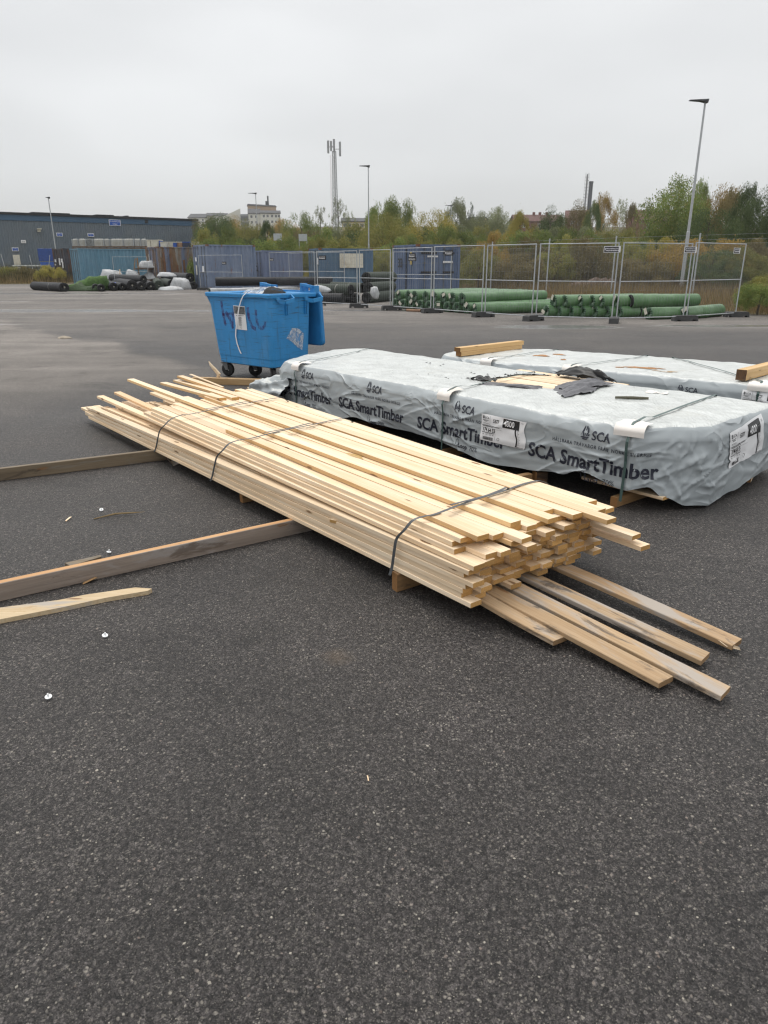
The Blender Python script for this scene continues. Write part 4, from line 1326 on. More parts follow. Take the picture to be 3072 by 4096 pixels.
cz_ = tz.noise(tz.co(), 14, 5, .65, 1.2)
MT['clear'] = tz.done((.72, .74, .76), .16, tz.bump(cz_, .9, .03), Alpha=tz.rng(cz_, .42, .62, .18, .8))
BNX, BNY = Vector((.77, -.64, 0)), Vector((.64, .77, 0))
BORG = Vector((-1.52, 9.84, 0)) - BNX * 1.10
binr = thing('waste_bin', 'blue wheeled waste bin with purple graffiti and its lid hanging open', 'waste bin', BORG, math.atan2(-.64, .77))
def fy(z): return -.02 * (z - .2) / .93             # plane of the front
def body_ring(z, inset=0.0, r=.07, n=5):
    f = (z - .20) / .93
    x0, x1, y0, y1 = -.055 - .135 * f + inset, 1.10 + .02 * f - inset, fy(z) + inset, .70 + .06 * f - inset
    pts = []
    for cx, cy, a0 in ((x1 - r, y0 + r, -90), (x1 - r, y1 - r, 0), (x0 + r, y1 - r, 90), (x0 + r, y0 + r, 180)):
        for k in range(n + 1):
            a = R(a0 + 90 * k / n)
            pts.append((cx + r * math.cos(a), cy + r * math.sin(a), z))
    return pts
g = G()
rings = [body_ring(.20, .03), body_ring(.215, 0)] + [body_ring(z) for z in (.285, .30)] + [body_ring(.32, -.004), body_ring(.6, -.004), body_ring(.9, -.004), body_ring(1.13, -.004), body_ring(1.13, .025), body_ring(.6, .025), body_ring(.35, .03)]
g.grid(rings, close=True)
g.f.append(list(reversed(range(24)))); g.m.append(0)
nb = len(g.v) - 24
g.f.append([nb + k for k in range(24)]); g.m.append(0)
# corner shoulder under the rim at the far left
g.hexa([(-.165, .02, .98), (.0, .02, .98), (.0, .10, .98), (-.165, .10, .98), (-.21, -.02, 1.12), (.0, -.02, 1.12), (.0, .12, 1.12), (-.21, .12, 1.12)])
for yy in (.27, .63):                               # ribs on the side
    g.box((1.095, yy - .017, .90), (1.150, yy - .008, 1.12)); g.box((1.095, yy + .008, .90), (1.150, yy + .017, 1.12))
g.build('body', MT['bin'], binr)
g = G()
def rect_ring(x0, y0, x1, y1, z, r=.05, n=4):
    pts = []
    for cx, cy, a0 in ((x1 - r, y0 + r, -90), (x1 - r, y1 - r, 0), (x0 + r, y1 - r, 90), (x0 + r, y0 + r, 180)):
        for k in range(n + 1):
            a = R(a0 + 90 * k / n)
            pts.append((cx + r * math.cos(a), cy + r * math.sin(a), z))
    return pts
rr = [(-.10, -.015, 1.10, .75, 1.115), (-.225, -.055, 1.150, .86, 1.125), (-.23, -.06, 1.155, .865, 1.165), (-.222, -.052, 1.147, .857, 1.180), (-.12, .03, 1.06, .78, 1.180), (-.10, .05, 1.04, .76, 1.165), (-.10, .05, 1.04, .76, 1.10)]
g.grid([rect_ring(*q) for q in rr], close=True)
g.build('rim', MT['bin'], binr)
for y0, y1 in ((.10, .34), (.62, .88)):             # lifting loops on the side
    g = G()
    for p, q in [((1.14, y0, 1.14), (1.16, y0 + .03, 1.085)), ((1.16, y0 + .03, 1.085), (1.235, y0 + .06, 1.075)), ((1.235, y0 + .06, 1.075), (1.24, y1 - .02, 1.10)), ((1.24, y1 - .02, 1.10), (1.15, y1, 1.15))]:
        g.bar(p, q, .018, .050)
    g.build('lifting_handle', MT['bin'], binr)
g = G()                                             # the lid hangs down behind
lr = []
for (y, in_) in ((.865, .02), (.875, 0), (.92, 0), (.935, .03), (.945, .05), (.955, .08)):
    lr.append([(x, y + .05 * (1.17 - z) / .72, z) for x, z in [(p[0], p[1]) for p in rect_ring(-.14 + in_, .44 + in_, 1.17 - in_, 1.20, 0, .07)]])
g.grid(lr, close=True)
g.f.append([k for k in range(len(lr[0]))]); g.m.append(0)
nb = len(g.v) - len(lr[0])
g.f.append([nb + k for k in reversed(range(len(lr[0])))]); g.m.append(0)
lid = g.build('lid', MT['bin_lid'], binr)
for x in (.14, 1.0):
    g = G()
    g.box((x - .14, .80, 1.17), (x + .14, .90, 1.20))
    g.box((x - .14, .80, 1.20), (x - .09, .90, 1.30)); g.box((x + .06, .80, 1.20), (x + .14, .90, 1.27))
    g.bar((x - .12, .80, 1.285), (x + .12, .80, 1.255), .03, .035); g.bar((x - .02, .82, 1.20), (x - .02, .82, 1.27), .03)
    g.build('hinge', MT['bin_lid'], binr)
for (x, y, a) in ((.045, .07, 20), (.36, .32, 60), (1.0, .10, -30), (1.0, .58, 10)):
    c = thing('caster', None, None)
    bpy.data.objects.remove(c)
    M_ = Matrix.Translation((x, y, 0)) @ Matrix.Rotation(R(a), 4, 'Z')
    g = G()
    prof = [(-.024, .03), (-.024, .085), (-.016, .098), (0, .10), (.016, .098), (.024, .085), (.024, .03)]
    rows = [[(r_ * math.cos(t), yy, .10 + r_ * math.sin(t)) for t in [2 * math.pi * k / 20 for k in range(20)]] for yy, r_ in prof]
    g.grid(rows, close=True)
    wheel = g.xform(M_).build('wheel', MT['rubber'], binr, smooth_=True)
    g = G()
    for yy in (-.034, .034): g.hexa([(-.02, yy - .003, .09), (.02, yy - .003, .09), (.02, yy + .003, .09), (-.02, yy + .003, .09), (-.075, yy - .003, .19), (.01, yy - .003, .19), (.01, yy + .003, .19), (-.075, yy + .003, .19)])
    g.box((-.09, -.045, .19), (.03, .045, .202))
    g.tube([(0, -.038, .10), (0, .038, .10)], .012, 8)
    g.xform(M_).build('fork', MT['steel'], wheel)
# graffiti strokes on the front
zx = lambda a, b: (.109 + .001775 * (a - 270), 1.055 - (b - 330) * .0011)
g = G()
def stroke(pts, w):
    P = [Vector(zx(*q)) for q in pts]
    Q = []
    for i in range(len(P) - 1):
        for k in range(6): Q.append(P[i].lerp(P[i + 1], k / 6))
    Q.append(P[-1])
    rows = []
    for i, q in enumerate(Q):
        d = (Q[min(i + 1, len(Q) - 1)] - Q[max(i - 1, 0)]).normalized()
        n = Vector((-d.y, d.x))
        ww = w * (.5 + .18 * noise.noise((q.x * 40, q.y * 40, 1)) )
        a, b = q + n * ww, q - n * ww
        rows.append([(a.x, fy(a.y) - .0065, a.y), (b.x, fy(b.y) - .0065, b.y)])
    g.grid(rows)
for pts, w in [([(275, 320), (285, 480), (305, 625)], .045), ([(320, 450), (365, 540), (395, 655)], .05), ([(425, 370), (405, 500), (392, 650)], .035), ([(275, 490), (400, 470)], .035)]: stroke(pts, w)
g.build('graffiti_letter', MT['spray'], binr)
g = G(); stroke([(592, 380), (595, 500), (625, 610), (668, 640)], .05); g.build('graffiti_letter', MT['spray'], binr)
g = G(); stroke([(685, 405), (683, 520), (705, 610), (740, 628), (775, 590), (780, 540)], .045); g.build('graffiti_letter', MT['spray'], binr)
# notice taped to the front
g = G()
pq = lambda x, z, o: (x, fy(z) - .008 - o, z)
g.add([pq(.375, 1.015, 0), pq(.620, 1.010, 0), pq(.640, .690, .004), pq(.400, .695, 0)], [(0, 1, 2, 3)])
ntc = g.build('notice', MT['label_white'], binr)
g = G()
MT['photo_print'] = simple('grey_photo_print', (.12, .125, .13), .5, var=.9, scale=28)
g.add([pq(.385, 1.005, .002), pq(.615, 1.0, .002), pq(.617, .90, .003), pq(.390, .905, .002)], [(0, 1, 2, 3)])
g.build('notice_picture', MT['photo_print'], ntc)
g = G()
for i in range(13):
    z = .885 - .013 * i - (.01 if i else 0)
    l = [.17, .06, .07, .05, .065, .05, .07, .04, .06, .05, .05, .0, .05][i]
    if l: g.add([pq(.508 - l / 2, z, .004), pq(.508 + l / 2, z, .004), pq(.508 + l / 2, z - .005, .004), pq(.508 - l / 2, z - .005, .004)], [(0, 1, 2, 3)])
g.build('notice_print', MT['label_black'], ntc, kind='stuff')
# loose white strap hanging over the rim
g = G()
rows = []
for x, y, z in [(1.05, .36, 1.20), (.95, .18, 1.235), (.86, .06, 1.215), (.73, -.065, 1.195), (.665, -.075, 1.15), (.60, -.068, 1.08), (.54, -.06, .99), (.46, -.045, .80), (.405, -.03, .68), (.385, -.024, .60), (.40, -.02, .50), (.435, -.016, .41), (.475, -.020, .36)]:
    rows.append([(x - .014, y, z), (x + .014, y - .002, z + .004)])
o = g.grid(rows).build('packing_strap', [MT['white_plastic']])
o.location, o.rotation_euler = binr.location, binr.rotation_euler
tag(o, 'loose white packing strap hanging down the front of the blue bin', 'strap')
# clear pouch stuck to the side
g = G()
pc = [(.264, .59), (.373, .721), (.46, .715), (.51, .70), (.598, .628), (.575, .52), (.562, .408), (.47, .45), (.36, .54)]
g.add([(1.113 + .012, .43, .58)] + [(1.112 + .004, y, z) for y, z in pc], [(0, i + 1, (i + 1) % 9 + 1) for i in range(9)])
g.build('clear_pouch', MT['clear'], binr)
# what sticks out of the bin
def lump(name, label, cat, pts, mat, loc=None, rz=0, seed=0, r=.0, sub=2, amp=.12, group=None, flat=0.0, soft=True):
    """a crumpled solid hull through the given points"""
    bm = bmesh.new()
    vs = [bm.verts.new(p) for p in pts]
    bmesh.ops.convex_hull(bm, input=vs)
    for v in [v for v in bm.verts if not v.link_faces]: bm.verts.remove(v)
    bmesh.ops.triangulate(bm, faces=bm.faces[:])
    for _ in range(sub): bmesh.ops.subdivide_edges(bm, edges=bm.edges[:], cuts=1, use_grid_fill=True, smooth=.25 if soft else .02)
    size = max(v.co.length for v in bm.verts)
    sz = max(1e-6, max((a.co - b.co).length for a in list(bm.verts)[:1] for b in bm.verts))
    for v in bm.verts:
        q = v.co / sz
        v.co += v.normal * sz * amp * (noise.noise(q * 4 + Vector((seed, 0, 0))) * .7 + .6 * (1 - abs(noise.noise(q * 7 + Vector((seed, 5, 0))) * 2)) * .5 - .15)
        if v.co.z < flat: v.co.z = flat
    me = bpy.data.meshes.new(name)
    bm.to_mesh(me); bm.free()
    me.materials.append(mat)
    me.polygons.foreach_set('use_smooth', [soft] * len(me.polygons))
    o = bpy.data.objects.new(name, me)
    COL.objects.link(o)
    if loc is not None: o.location = loc
    o.rotation_euler = (0, 0, rz)
    return tag(o, label, cat, group) if label else o
bl = lambda x, y, z=0: binr.location + BNX * x + BNY * y + Vector((0, 0, z))
lump('black_bag', 'pointed black rubbish bag rising above the rim of the blue bin', 'rubbish bag', [(-.22, -.14, -.16), (.22, -.14, -.16), (.20, .15, -.16), (-.20, .15, -.16), (-.05, 0, .11), (.03, .04, .07), (-.26, 0, .02), (.24, 0, .02)], MT['black_bag'], bl(.74, .42, 1.16), binr.rotation_euler.z, 1, amp=.05, flat=-9)
lump('plastic_bundle', 'crumpled clear plastic film heaped in the blue bin', 'plastic film', [(-.5, -.2, -.2), (.35, -.2, -.2), (.3, .2, -.2), (-.5, .2, -.2), (-.1, 0, .085), (.2, .1, .11), (-.45, .1, .02)], MT['clear'], bl(.45, .42, 1.14), binr.rotation_euler.z, 4, amp=.07, flat=-9)
# beam and splintered stick lying in front of the bin
z8 = lambda x, y: (280 + x * .4943, 1450 + y * .4943)
beam('beam', 'pale knotty beam on the ground between the blue bin and the boards', 'beam', (lambda a: (a.x, a.y, 0))(GZ(*z8(985, 122), .085) - Vector((.5, 0, 0)) * 0), (lambda a: (a.x, a.y, 0))(GZ(*z8(1600, 140), .085)), .095, .085, [wood_mat('knotty_pale_beam', (.50, .34, .175), (.36, .215, .095), orange_max=.2), MT['bearer_end']], None)
g = G()
g.tube([(-.02, 0, .0), (.0, .01, .04), (-.05, .02, .10), (-.10, .02, .16), (-.13, .03, .215)], [.018, .030, .026, .020, .004], 6)
for k in range(6): g.tube([(0, .0, .03), (rp.uniform(-.03, .05), rp.uniform(-.02, .02), rp.uniform(-.02, .05))], [.006, .001], 4)
o = g.build('broken_stick', MT['spruce']); o.location = GZ(*z8(1205, 120), .085)
tag(o, 'splintered pale stick standing up from the beam near the bin wheel', 'stick')
o = plank_geo(G(), .40, .05, .012).build('splinter', [MT['spruce'], MT['spruce_end']])
a = GZ(*z8(1440, 213)); place_between(o, a, a + Vector((.35, .12, .01)))
tag(o, 'small wood splinter on the asphalt below the gathered film tail', 'splinter')
o = plank_geo(G(), .85, .028, .008, cut=.02).build('splinter', [MT['spruce'], MT['spruce_end']])
a = GZ(*z8(968, 100), .42); place_between(o, a, GZ(*z8(1140, 170), .40))
tag(o, 'thin long splinter lifted off the fanned far end of the boards', 'splinter')

# ================================================================== small litter on the asphalt
z4 = lambda x, y: (x * .9042, 2500 + y * .9042)
def disc(u, v, tilt, rz, label, r=.0128):
    """a white insulation washer with its little pin"""
    g = G()
    n = 18
    g.grid([[(rr_ * math.cos(2 * math.pi * k / n), rr_ * math.sin(2 * math.pi * k / n), zz) for k in range(n)] for rr_, zz in ((.0025, .0), (r, 0), (r, .0025), (r * .35, .0032), (.0035, .004), (.003, .016), (.0005, .0165))], close=True)
    o = g.build('white_washer', MT['white_plastic'])
    o.location = GZ(u, v, .006) + Vector((0, 0, .004)); o.rotation_euler = (R(tilt), R(6), R(rz))
    return tag(o, label, 'washer', 'white plastic washers on the asphalt')
disc(*z4(465, 50), 14, 30, 'white plastic washer lying near the pointed split lath')
disc(*z4(215, 322), 10, -20, 'white plastic washer lying alone, nearest in the empty asphalt')
disc(*z3(556, 588), 12, 80, 'white plastic washer beside the orange edged beam and dark offcut')
disc(*z3(518, 371), 35, 10, 'tilted white plastic washer between the two long beams')
disc(*z3(1310, 324), 8, 0, 'dim white plastic washer in the shade by the board stack')
g = G()
a, b = GZ(*z3(480, 418)), GZ(*z3(740, 388))
g.tube([a - a, (b - a) * .4 + Vector((0, .02, .012)), (b - a) * .75 + Vector((0, .0, .012)), b - a + Vector((0, 0, .008))], [.004, .007, .005, .001], 5)
o = g.build('straw_stalk', simple('straw', (.24, .17, .08), .8, var=.3)); o.location = a + Vector((0, 0, .004))
tag(o, 'dry straw stalk lying between the two long beams', 'straw')
o = plank_geo(G(), .06, .012, .005, cut=.01).build('wood_chip', [MT['spruce'], MT['spruce_end']]); place_between(o, GZ(*z3(340, 428), .001), GZ(*z3(362, 410), .006)); tag(o, 'small wood chip between the two long beams', 'wood chip', 'wood chips')
o = plank_geo(G(), .07, .016, .005, cut=.01).build('wood_chip', [MT['bearer'], MT['bearer_end']]); place_between(o, GZ(*z3(428, 750), .001), GZ(*z3(470, 730), .01)); tag(o, 'brown wood chip in front of the orange edged beam', 'wood chip', 'wood chips')
o = plank_geo(G(), .022, .004, .002).build('wood_chip', [MT['spruce'], MT['spruce_end']]); place_between(o, GZ(*z4(1633, 690), .001), GZ(*z4(1630, 675), .003)); tag(o, 'tiny pale sliver alone on the empty asphalt', 'wood chip', 'wood chips')
lump('paper_scrap', 'dirty scrap of paper lying on the pale dry asphalt', 'paper', [(-.16, 0, 0), (.16, .02, 0), (.05, .08, 0), (-.08, -.05, 0), (-.1, .02, .05), (.1, .02, .04)], simple('dirty_paper', (.34, .29, .23), .9, var=.4, scale=20), GZ(258, 1354), 0, 9, amp=.10, flat=0)
# loose grit and stones: nobody could count them
V, F = [], []
base = np.array([(1, 0, 0), (0, 1, 0), (-1, 0, 0), (0, -1, 0), (0, 0, 1), (.4, .4, .75)], float)
fc = np.array([(0, 1, 5), (1, 2, 4), (2, 3, 4), (3, 0, 4), (0, 5, 4), (5, 1, 4)])
N_ = 9000
d = .75 + 9.5 * rng.random(N_) ** 1.6
x = (rng.random(N_) - .5) * 1.35 * (d + .4)
sz = .0012 + .0030 * rng.random(N_) ** 4
th = rng.random(N_) * 6.28
sx_, sy_ = sz * (.7 + .8 * rng.random(N_)), sz * (.7 + .8 * rng.random(N_))
c_, s_ = np.cos(th), np.sin(th)
P = base[None] * np.stack([sx_, sy_, sz * .7], -1)[:, None]
Q = np.stack([P[..., 0] * c_[:, None] - P[..., 1] * s_[:, None] + x[:, None], P[..., 0] * s_[:, None] + P[..., 1] * c_[:, None] + d[:, None], P[..., 2]], -1)
V = Q.reshape(-1, 3)
F = (fc[None] + 6 * np.arange(N_)[:, None, None]).reshape(-1, 3)
t = NT('loose_grit')
ri = t.n('ShaderNodeNewGeometry').outputs['Random Per Island']
MT['grit'] = t.done(t.mix(ri, (.10, .095, .088), (.36, .33, .28)), .85)
fast_mesh('loose_grit', V, F, MT['grit'], kind='stuff')

# ================================================================== shipping containers
MT['teal'] = rusty_paint('teal_container_paint', (.115, .235, .32), lo=.70, hi=.82, fade=(.17, .285, .37), fadeamt=.6)
MT['blue1'] = rusty_paint('worn_blue_container_paint', (.155, .20, .295), lo=.62, hi=.74, fade=(.26, .295, .37), fadeamt=.7)
MT['blue2'] = rusty_paint('violet_blue_container_paint', (.17, .21, .315), lo=.64, hi=.76, fade=(.20, .22, .30), fadeamt=.6)
MT['blue3'] = rusty_paint('petrol_blue_container_paint', (.08, .14, .22), lo=.66, hi=.78, fade=(.12, .19, .25), fadeamt=.7)
MT['blue4'] = rusty_paint('cobalt_container_paint', (.095, .135, .225), lo=.64, hi=.76, fade=(.15, .19, .28), fadeamt=.6)
MT['dark_ct'] = rusty_paint('charcoal_container_paint', (.045, .045, .055), lo=.50, hi=.66, rust=(.09, .045, .03))
def panel_paint(name, width):
    """upright panels of differing worn paint, each panel its own shade, rust running down"""
    t = NT(name)
    v = t.co()
    sx = t.n('ShaderNodeSeparateXYZ', {0: v})
    k = t.math('FLOOR', t.math('DIVIDE', t.math('ADD', sx.outputs['X'], sx.outputs['Y']), width))
    w = t.n('ShaderNodeTexWhiteNoise', {'W': k}, noise_dimensions='1D')
    r1 = w.outputs['Value']
    r2 = t.math('FRACT', t.math('MULTIPLY', r1, 7.7))
    c = t.mix(t.rng(r1, .35, .65), (.15, .18, .26), (.25, .235, .215))
    c = t.mix(t.rng(r2, .62, .70), c, (.19, .15, .125))
    c = t.scale(c, t.rng(t.noise(t.map(v, (3, 3, .3)), 2.0, 6, .65), .3, .7, .75, 1.2))
    r_ = t.math('MULTIPLY_ADD', t.noise(v, 9, 5, .7), .25, t.noise(t.map(v, (1.6, 1.6, .2)), 2.2, 8, .72, .5))
    m = t.rng(t.math('MULTIPLY_ADD', r2, .12, r_), .60, .74)
    c = t.mix(m, c, t.mix(t.noise(v, 6, 4), (.14, .085, .055), (.26, .165, .095)))
    return t.done(c, t.mix(m, .55, .88), spec=.35)
MT['rusty_ct'] = panel_paint('rusted_container_paint', .46) if True else rusty_paint('rusted_container_paint', (.20, .20, .25), rust=(.17, .095, .055), lo=.47, hi=.66, fade=(.28, .26, .23), fadeamt=.9)
MT['rust'] = rusty_paint('rust_brown_steel', (.19, .095, .045), rust=(.12, .06, .035), lo=.45, hi=.6)
MT['roof_ct'] = rusty_paint('container_roof', (.13, .12, .11), lo=.45, hi=.6)
MT['tin_white'] = simple('dirty_white_sheet', (.60, .57, .48), .6, var=.12, dirt=(.35, .26, .14), dlo=.55, dhi=.75)
MT['print_white'] = simple('white_print', (.62, .62, .62), .6, var=.2)
MT['black_paint'] = simple('black_paint', (.02, .02, .025), .6)
def corr(g, L, z0, z1, M, pitch=.30, dep=.05, m=0):
    """a corrugated sheet along +x, its outer face towards -y"""
    xs, x = [], 0.0
    while x < L - 1e-3:
        for dx, y in ((0, 0), (.34, 0), (.5, 1), (.84, 1)):
            if x + dx * pitch < L: xs.append((x + dx * pitch, y * dep))
        x += pitch
    xs.append((L, 0))
    g.grid([[M @ Vector((x, y, z)) for x, y in xs] for z in (z0, z1)], m)
def container(label, corner, ang, W_, L_, H_, mat, doors=True, trim=None, pitch=.30, group='shipping containers along the yard edge', door_side='end', rail=None):
    """local frame: origin at the near corner on the ground; the door end runs along -x (to x = -W), the long side along +y"""
    trim = trim or mat
    c = thing('shipping_container', label, 'container', corner, ang, group)
    g = G()
    p = .12
    for x in (-W_, -p):
        for y in (0, L_ - p): g.box((x, y, .0), (x + p, y + p, H_))
    for x in (-W_, -p): g.box((x + .01, p, .0), (x + p - .01, L_ - p, .14)); g.box((x + .01, p, H_ - .10), (x + p - .01, L_ - p, H_ - .012))
    for y in (0, L_ - p): g.box((-W_ + p, y + .01, .0), (-p, y + p - .01, .14)); g.box((-W_ + p, y + .01, H_ - .12), (-p, y + p - .01, H_ - .012))
    g.build('frame', trim, c)
    g = G()
    for x in (-W_ - .006, -p - .050):
        for y in (-.006, L_ - p - .05):
            for z in (-.0, H_ - .118):
                g.box((x, y, z), (x + p + .056, y + p + .056, z + .124))
    g.build('corner_casting', rail or trim, c, kind='stuff')
    g = G(); corr(g, L_ - 2 * p, .14, H_ - .10, Matrix.Translation((-.03, p, 0)) @ Matrix.Rotation(R(90), 4, 'Z'), pitch); g.build('side_panel', mat, c)
    g = G(); corr(g, L_ - 2 * p, .14, H_ - .10, Matrix.Translation((-W_ + .03, L_ - p, 0)) @ Matrix.Rotation(R(-90), 4, 'Z'), pitch); g.build('side_panel', mat, c)
    g = G(); corr(g, W_ - 2 * p, .14, H_ - .12, Matrix.Translation((-p, L_ - .03, 0)) @ Matrix.Rotation(R(180), 4, 'Z'), pitch); g.build('end_panel', mat, c)
    g = G(); corr(g, L_ - .1, 0, W_ - .1, Matrix(((0, 0, -1, -.05), (1, 0, 0, .05), (0, -1, 0, H_ - .02), (0, 0, 0, 1))), .5, .02); g.build('roof', MT['roof_ct'], c)
    if doors:
        for k in range(2):
            x0, x1 = (-W_ + p + .01, -W_ / 2 - .008) if k == 0 else (-W_ / 2 + .008, -p - .01)
            w = x1 - x0
            g = G()
            g.box((x0, .03, .15), (x0 + .09, .075, H_ - .13)); g.box((x1 - .09, .03, .15), (x1, .075, H_ - .13))
            g.box((x0 + .09, .03, .15), (x1 - .09, .075, .24)); g.box((x0 + .09, .03, H_ - .22), (x1 - .09, .075, H_ - .13))
            corr(g, w - .18, .24, H_ - .22, Matrix.Translation((x0 + .09, .042, 0)), .34, .03)
            d = g.build('door', mat, c)
            for f in (.28, .72):
                g = G()
                g.tube([(x0 + w * f, .012, .10), (x0 + w * f, .012, H_ - .06)], .017, 6)
                for z in (.16, .8, 1.6, H_ - .2): g.box((x0 + w * f - .05, -.006, z), (x0 + w * f + .05, .032, z + .06))
                g.bar((x0 + w * f, -.012, 1.05), (x0 + w * f + (.30 if k == 0 else -.30), -.012, 1.05), .03, .03)
                g.build('locking_bar', MT['steel'] if mat is not MT['dark_ct'] else mat, d)
            g = G()
            xh = x0 if k == 0 else x1
            for z in (.35, .95, 1.55, 2.15): g.box((xh - .06, -.004, z), (xh + .06, .030, z + .09))
            g.build('hinge', trim, d)
    else:
        g = G(); corr(g, W_ - 2 * p, .14, H_ - .12, Matrix.Translation((-W_ + p, .03, 0)), pitch); g.build('end_panel', mat, c)
    return c
def ct_text(c, txt, x, y, z, size, face, mat=None, **k):
    g = G()
    if face == 'end': fn = lambda a, b: (x + a, -.020, z + b)
    else: fn = lambda a, b: (.022, y + a, z + b)
    put_text(g, txt, size, fn, **k)
    return g.build('painted_number', mat or MT['black_paint'], c)
def ct_sheet(c, face, a0, a1, z0, z1, mat, name='sign_sheet', off=.03):
    g = G()
    if face == 'end': g.box((a0, -off - .004, z0), (a1, -off, z1), 0)
    else: g.box((off, a0, z0), (off + .004, a1, z1))
    return g.build(name, mat, c)
def ct_at(label, nc, far_end_px, side_px, top_v, W_, L_, mat, **k):
    """nc: photo point of the near bottom corner; the angle comes from where the long side's top right end is seen"""
    P = GZ(*nc)
    H_ = HT(top_v, P.y, nc[0])
    a = k.pop('ang')
    return container(label, P, a, W_, L_, H_, mat, **k), P, H_
# the long side runs along local +y; heading given as the angle of that side from the picture plane
def heading(deg): return R(deg - 90)
cA, pA, hA = ct_at('charcoal container at the end of the row, white shipping print on its doors', (271, 1130), None, None, 993, 2.44, 6.06, MT['dark_ct'], ang=heading(46), trim=MT['dark_ct'])
for a0, a1, z0, z1 in [(-2.1, -1.75, 1.75, 2.0), (-2.2, -1.9, 1.45, 1.6), (-.75, -.35, 1.75, 2.05), (-.6, -.3, 1.25, 1.75), (-1.2, -.9, 1.5, 2.1), (-2.1, -1.8, .45, .6), (-.9, -.5, .3, .5)]: ct_sheet(cA, 'end', a0, a1, z0, z1, MT['print_white'], 'painted_print', .032)
cB, pB, hB = ct_at('long pale teal container beside the charcoal one, white sacks in front', (330, 1137), None, None, 993, 2.44, 6.35, MT['teal'], ang=heading(37.75))
cC, pC, hC = ct_at('rust-stained grey container with streaked plank-like panels', (643, 1142), None, None, 986, 2.44, 3.2, MT['rusty_ct'], ang=heading(38.75), rail=MT['rust'], pitch=.46)
ct_sheet(cC, 'end', -1.75, -1.68, 1.2, 2.3, MT['tin_white'], 'paint_patch'); ct_sheet(cC, 'end', -.85, -.79, .95, 1.75, MT['tin_white'], 'paint_patch'); ct_sheet(cC, 'end', -1.62, -1.25, 1.35, 1.6, MT['label_white'], 'sticker')
# the rusty container's side has panels of differing wear: patches of rust
for k, (a, w, z0, z1, m) in enumerate([(.95, .40, .3, 2.3, 'rust'), (1.42, .40, .3, 1.5, 'rust'), (2.0, .40, .3, 1.9, 'rust'), (.4, .34, .9, 2.45, 'rust'), (2.5, .4, .3, .95, 'rust')]):
    ct_sheet(cC, 'side', a, a + w * .42, z0, z1, MT[m], 'rust_patch', -.026 + .03)
cD, pD, hD = ct_at('worn blue container next to the rusty one, small stickers on its door', (838, 1158), None, None, 977, 2.44, 3.45, MT['blue1'], ang=heading(35.25), rail=MT['rust'])
ct_sheet(cD, 'end', -2.0, -1.75, 1.75, 2.0, MT['label_white'], 'sticker'); ct_sheet(cD, 'end', -.9, -.55, 1.1, 1.45, MT['label_white'], 'sticker'); ct_sheet(cD, 'end', -2.0, -1.8, .9, 1.5, MT['tin_white'], 'sticker')
cE, pE, hE = ct_at('violet blue container marked 32, between the worn blue and petrol ones', (1057, 1150), None, None, 1001, 2.44, 3.25, MT['blue2'], ang=heading(37))
ct_text(cE, '3', -1.62, 0, 1.12, .50, 'end', bold=.012); ct_text(cE, '2', -1.02, 0, 1.12, .50, 'end', bold=.012)
cF, pF, hF = ct_at('petrol blue container with a cream sheet fixed to its side', (1281, 1160), None, None, 992, 2.44, 3.65, MT['blue3'], ang=heading(22), rail=MT['rust'])
ct_sheet(cF, 'side', 1.35, 2.95, 1.35, 2.22, MT['tin_white'], 'sign_sheet'); ct_sheet(cF, 'end', -.45, -.15, 1.55, 1.95, MT['label_white'], 'sticker')
# container 33: doors towards the camera, the side with the number recedes
P33 = GZ(1666, 1186)
h33 = HT(976, P33.y, 1666)
c33 = thing('shipping_container', 'short cobalt container marked 33 by the green rolls', 'container', P33, 0, 'shipping containers along the yard edge')
bpy.data.objects.remove(c33)
cG = container('short cobalt container marked 33 by the green rolls', P33 + Vector((2.46 * math.cos(R(23)), 2.46 * math.sin(R(23)), 0)), R(23), 2.46, 3.1, h33, MT['blue4'], rail=MT['rust'])
# the numbered side is its other long side: number, seam and a yellow strip there
g = G(); put_text(g, '33', .62, lambda a, b: (-2.46 - .024, 2.35 - a, 1.42 + b), bold=.014); g.build('painted_number', MT['black_paint'], cG)
g = G(); g.box((-2.46 - .03, 1.28, .2), (-2.46 + .02, 1.33, h33 - .2)); g.build('door_seam', MT['black_paint'], cG)
g = G(); g.box((-2.46 - .034, .60, 1.55), (-2.46 - .0, .78, 2.15)); g.build('sticker', simple('yellowed_sticker', (.5, .38, .12), .6, var=.3), cG)
for (a0, a1, z0) in [(-2.25, -1.35, 2.05), (-1.0, -.35, 2.05), (-2.25, -1.35, 1.12), (-1.0, -.35, 1.12)]: ct_sheet(cG, 'end', a0, a1, z0, z0 + .10, MT['black_paint'], 'hinge_strap', .03)
ct_sheet(cG, 'end', -1.9, -1.3, 1.9, 1.98, MT['print_white'], 'rub_mark', .03); ct_sheet(cG, 'end', -1.0, -.45, 1.62, 1.72, MT['print_white'], 'rub_mark', .03)
# ladder leaning between two containers
lp = AY(987, 1130, pE.y - .6); lp.z = 0
g = G()
for x in (0, .42): g.bar((x, 0, 0), (x, .3, 2.6), .05, .03)
ld = thing('ladder', 'grey ladder leaning between the worn blue and violet containers', 'ladder', lp)
g.build('side_rail', MT['steel'], ld)
for k in range(8): G().tube([(0, .035 + .033 * k, .3 + .29 * k), (.42, .035 + .033 * k, .3 + .29 * k)], .014, 6).build('rung', MT['steel'], ld)

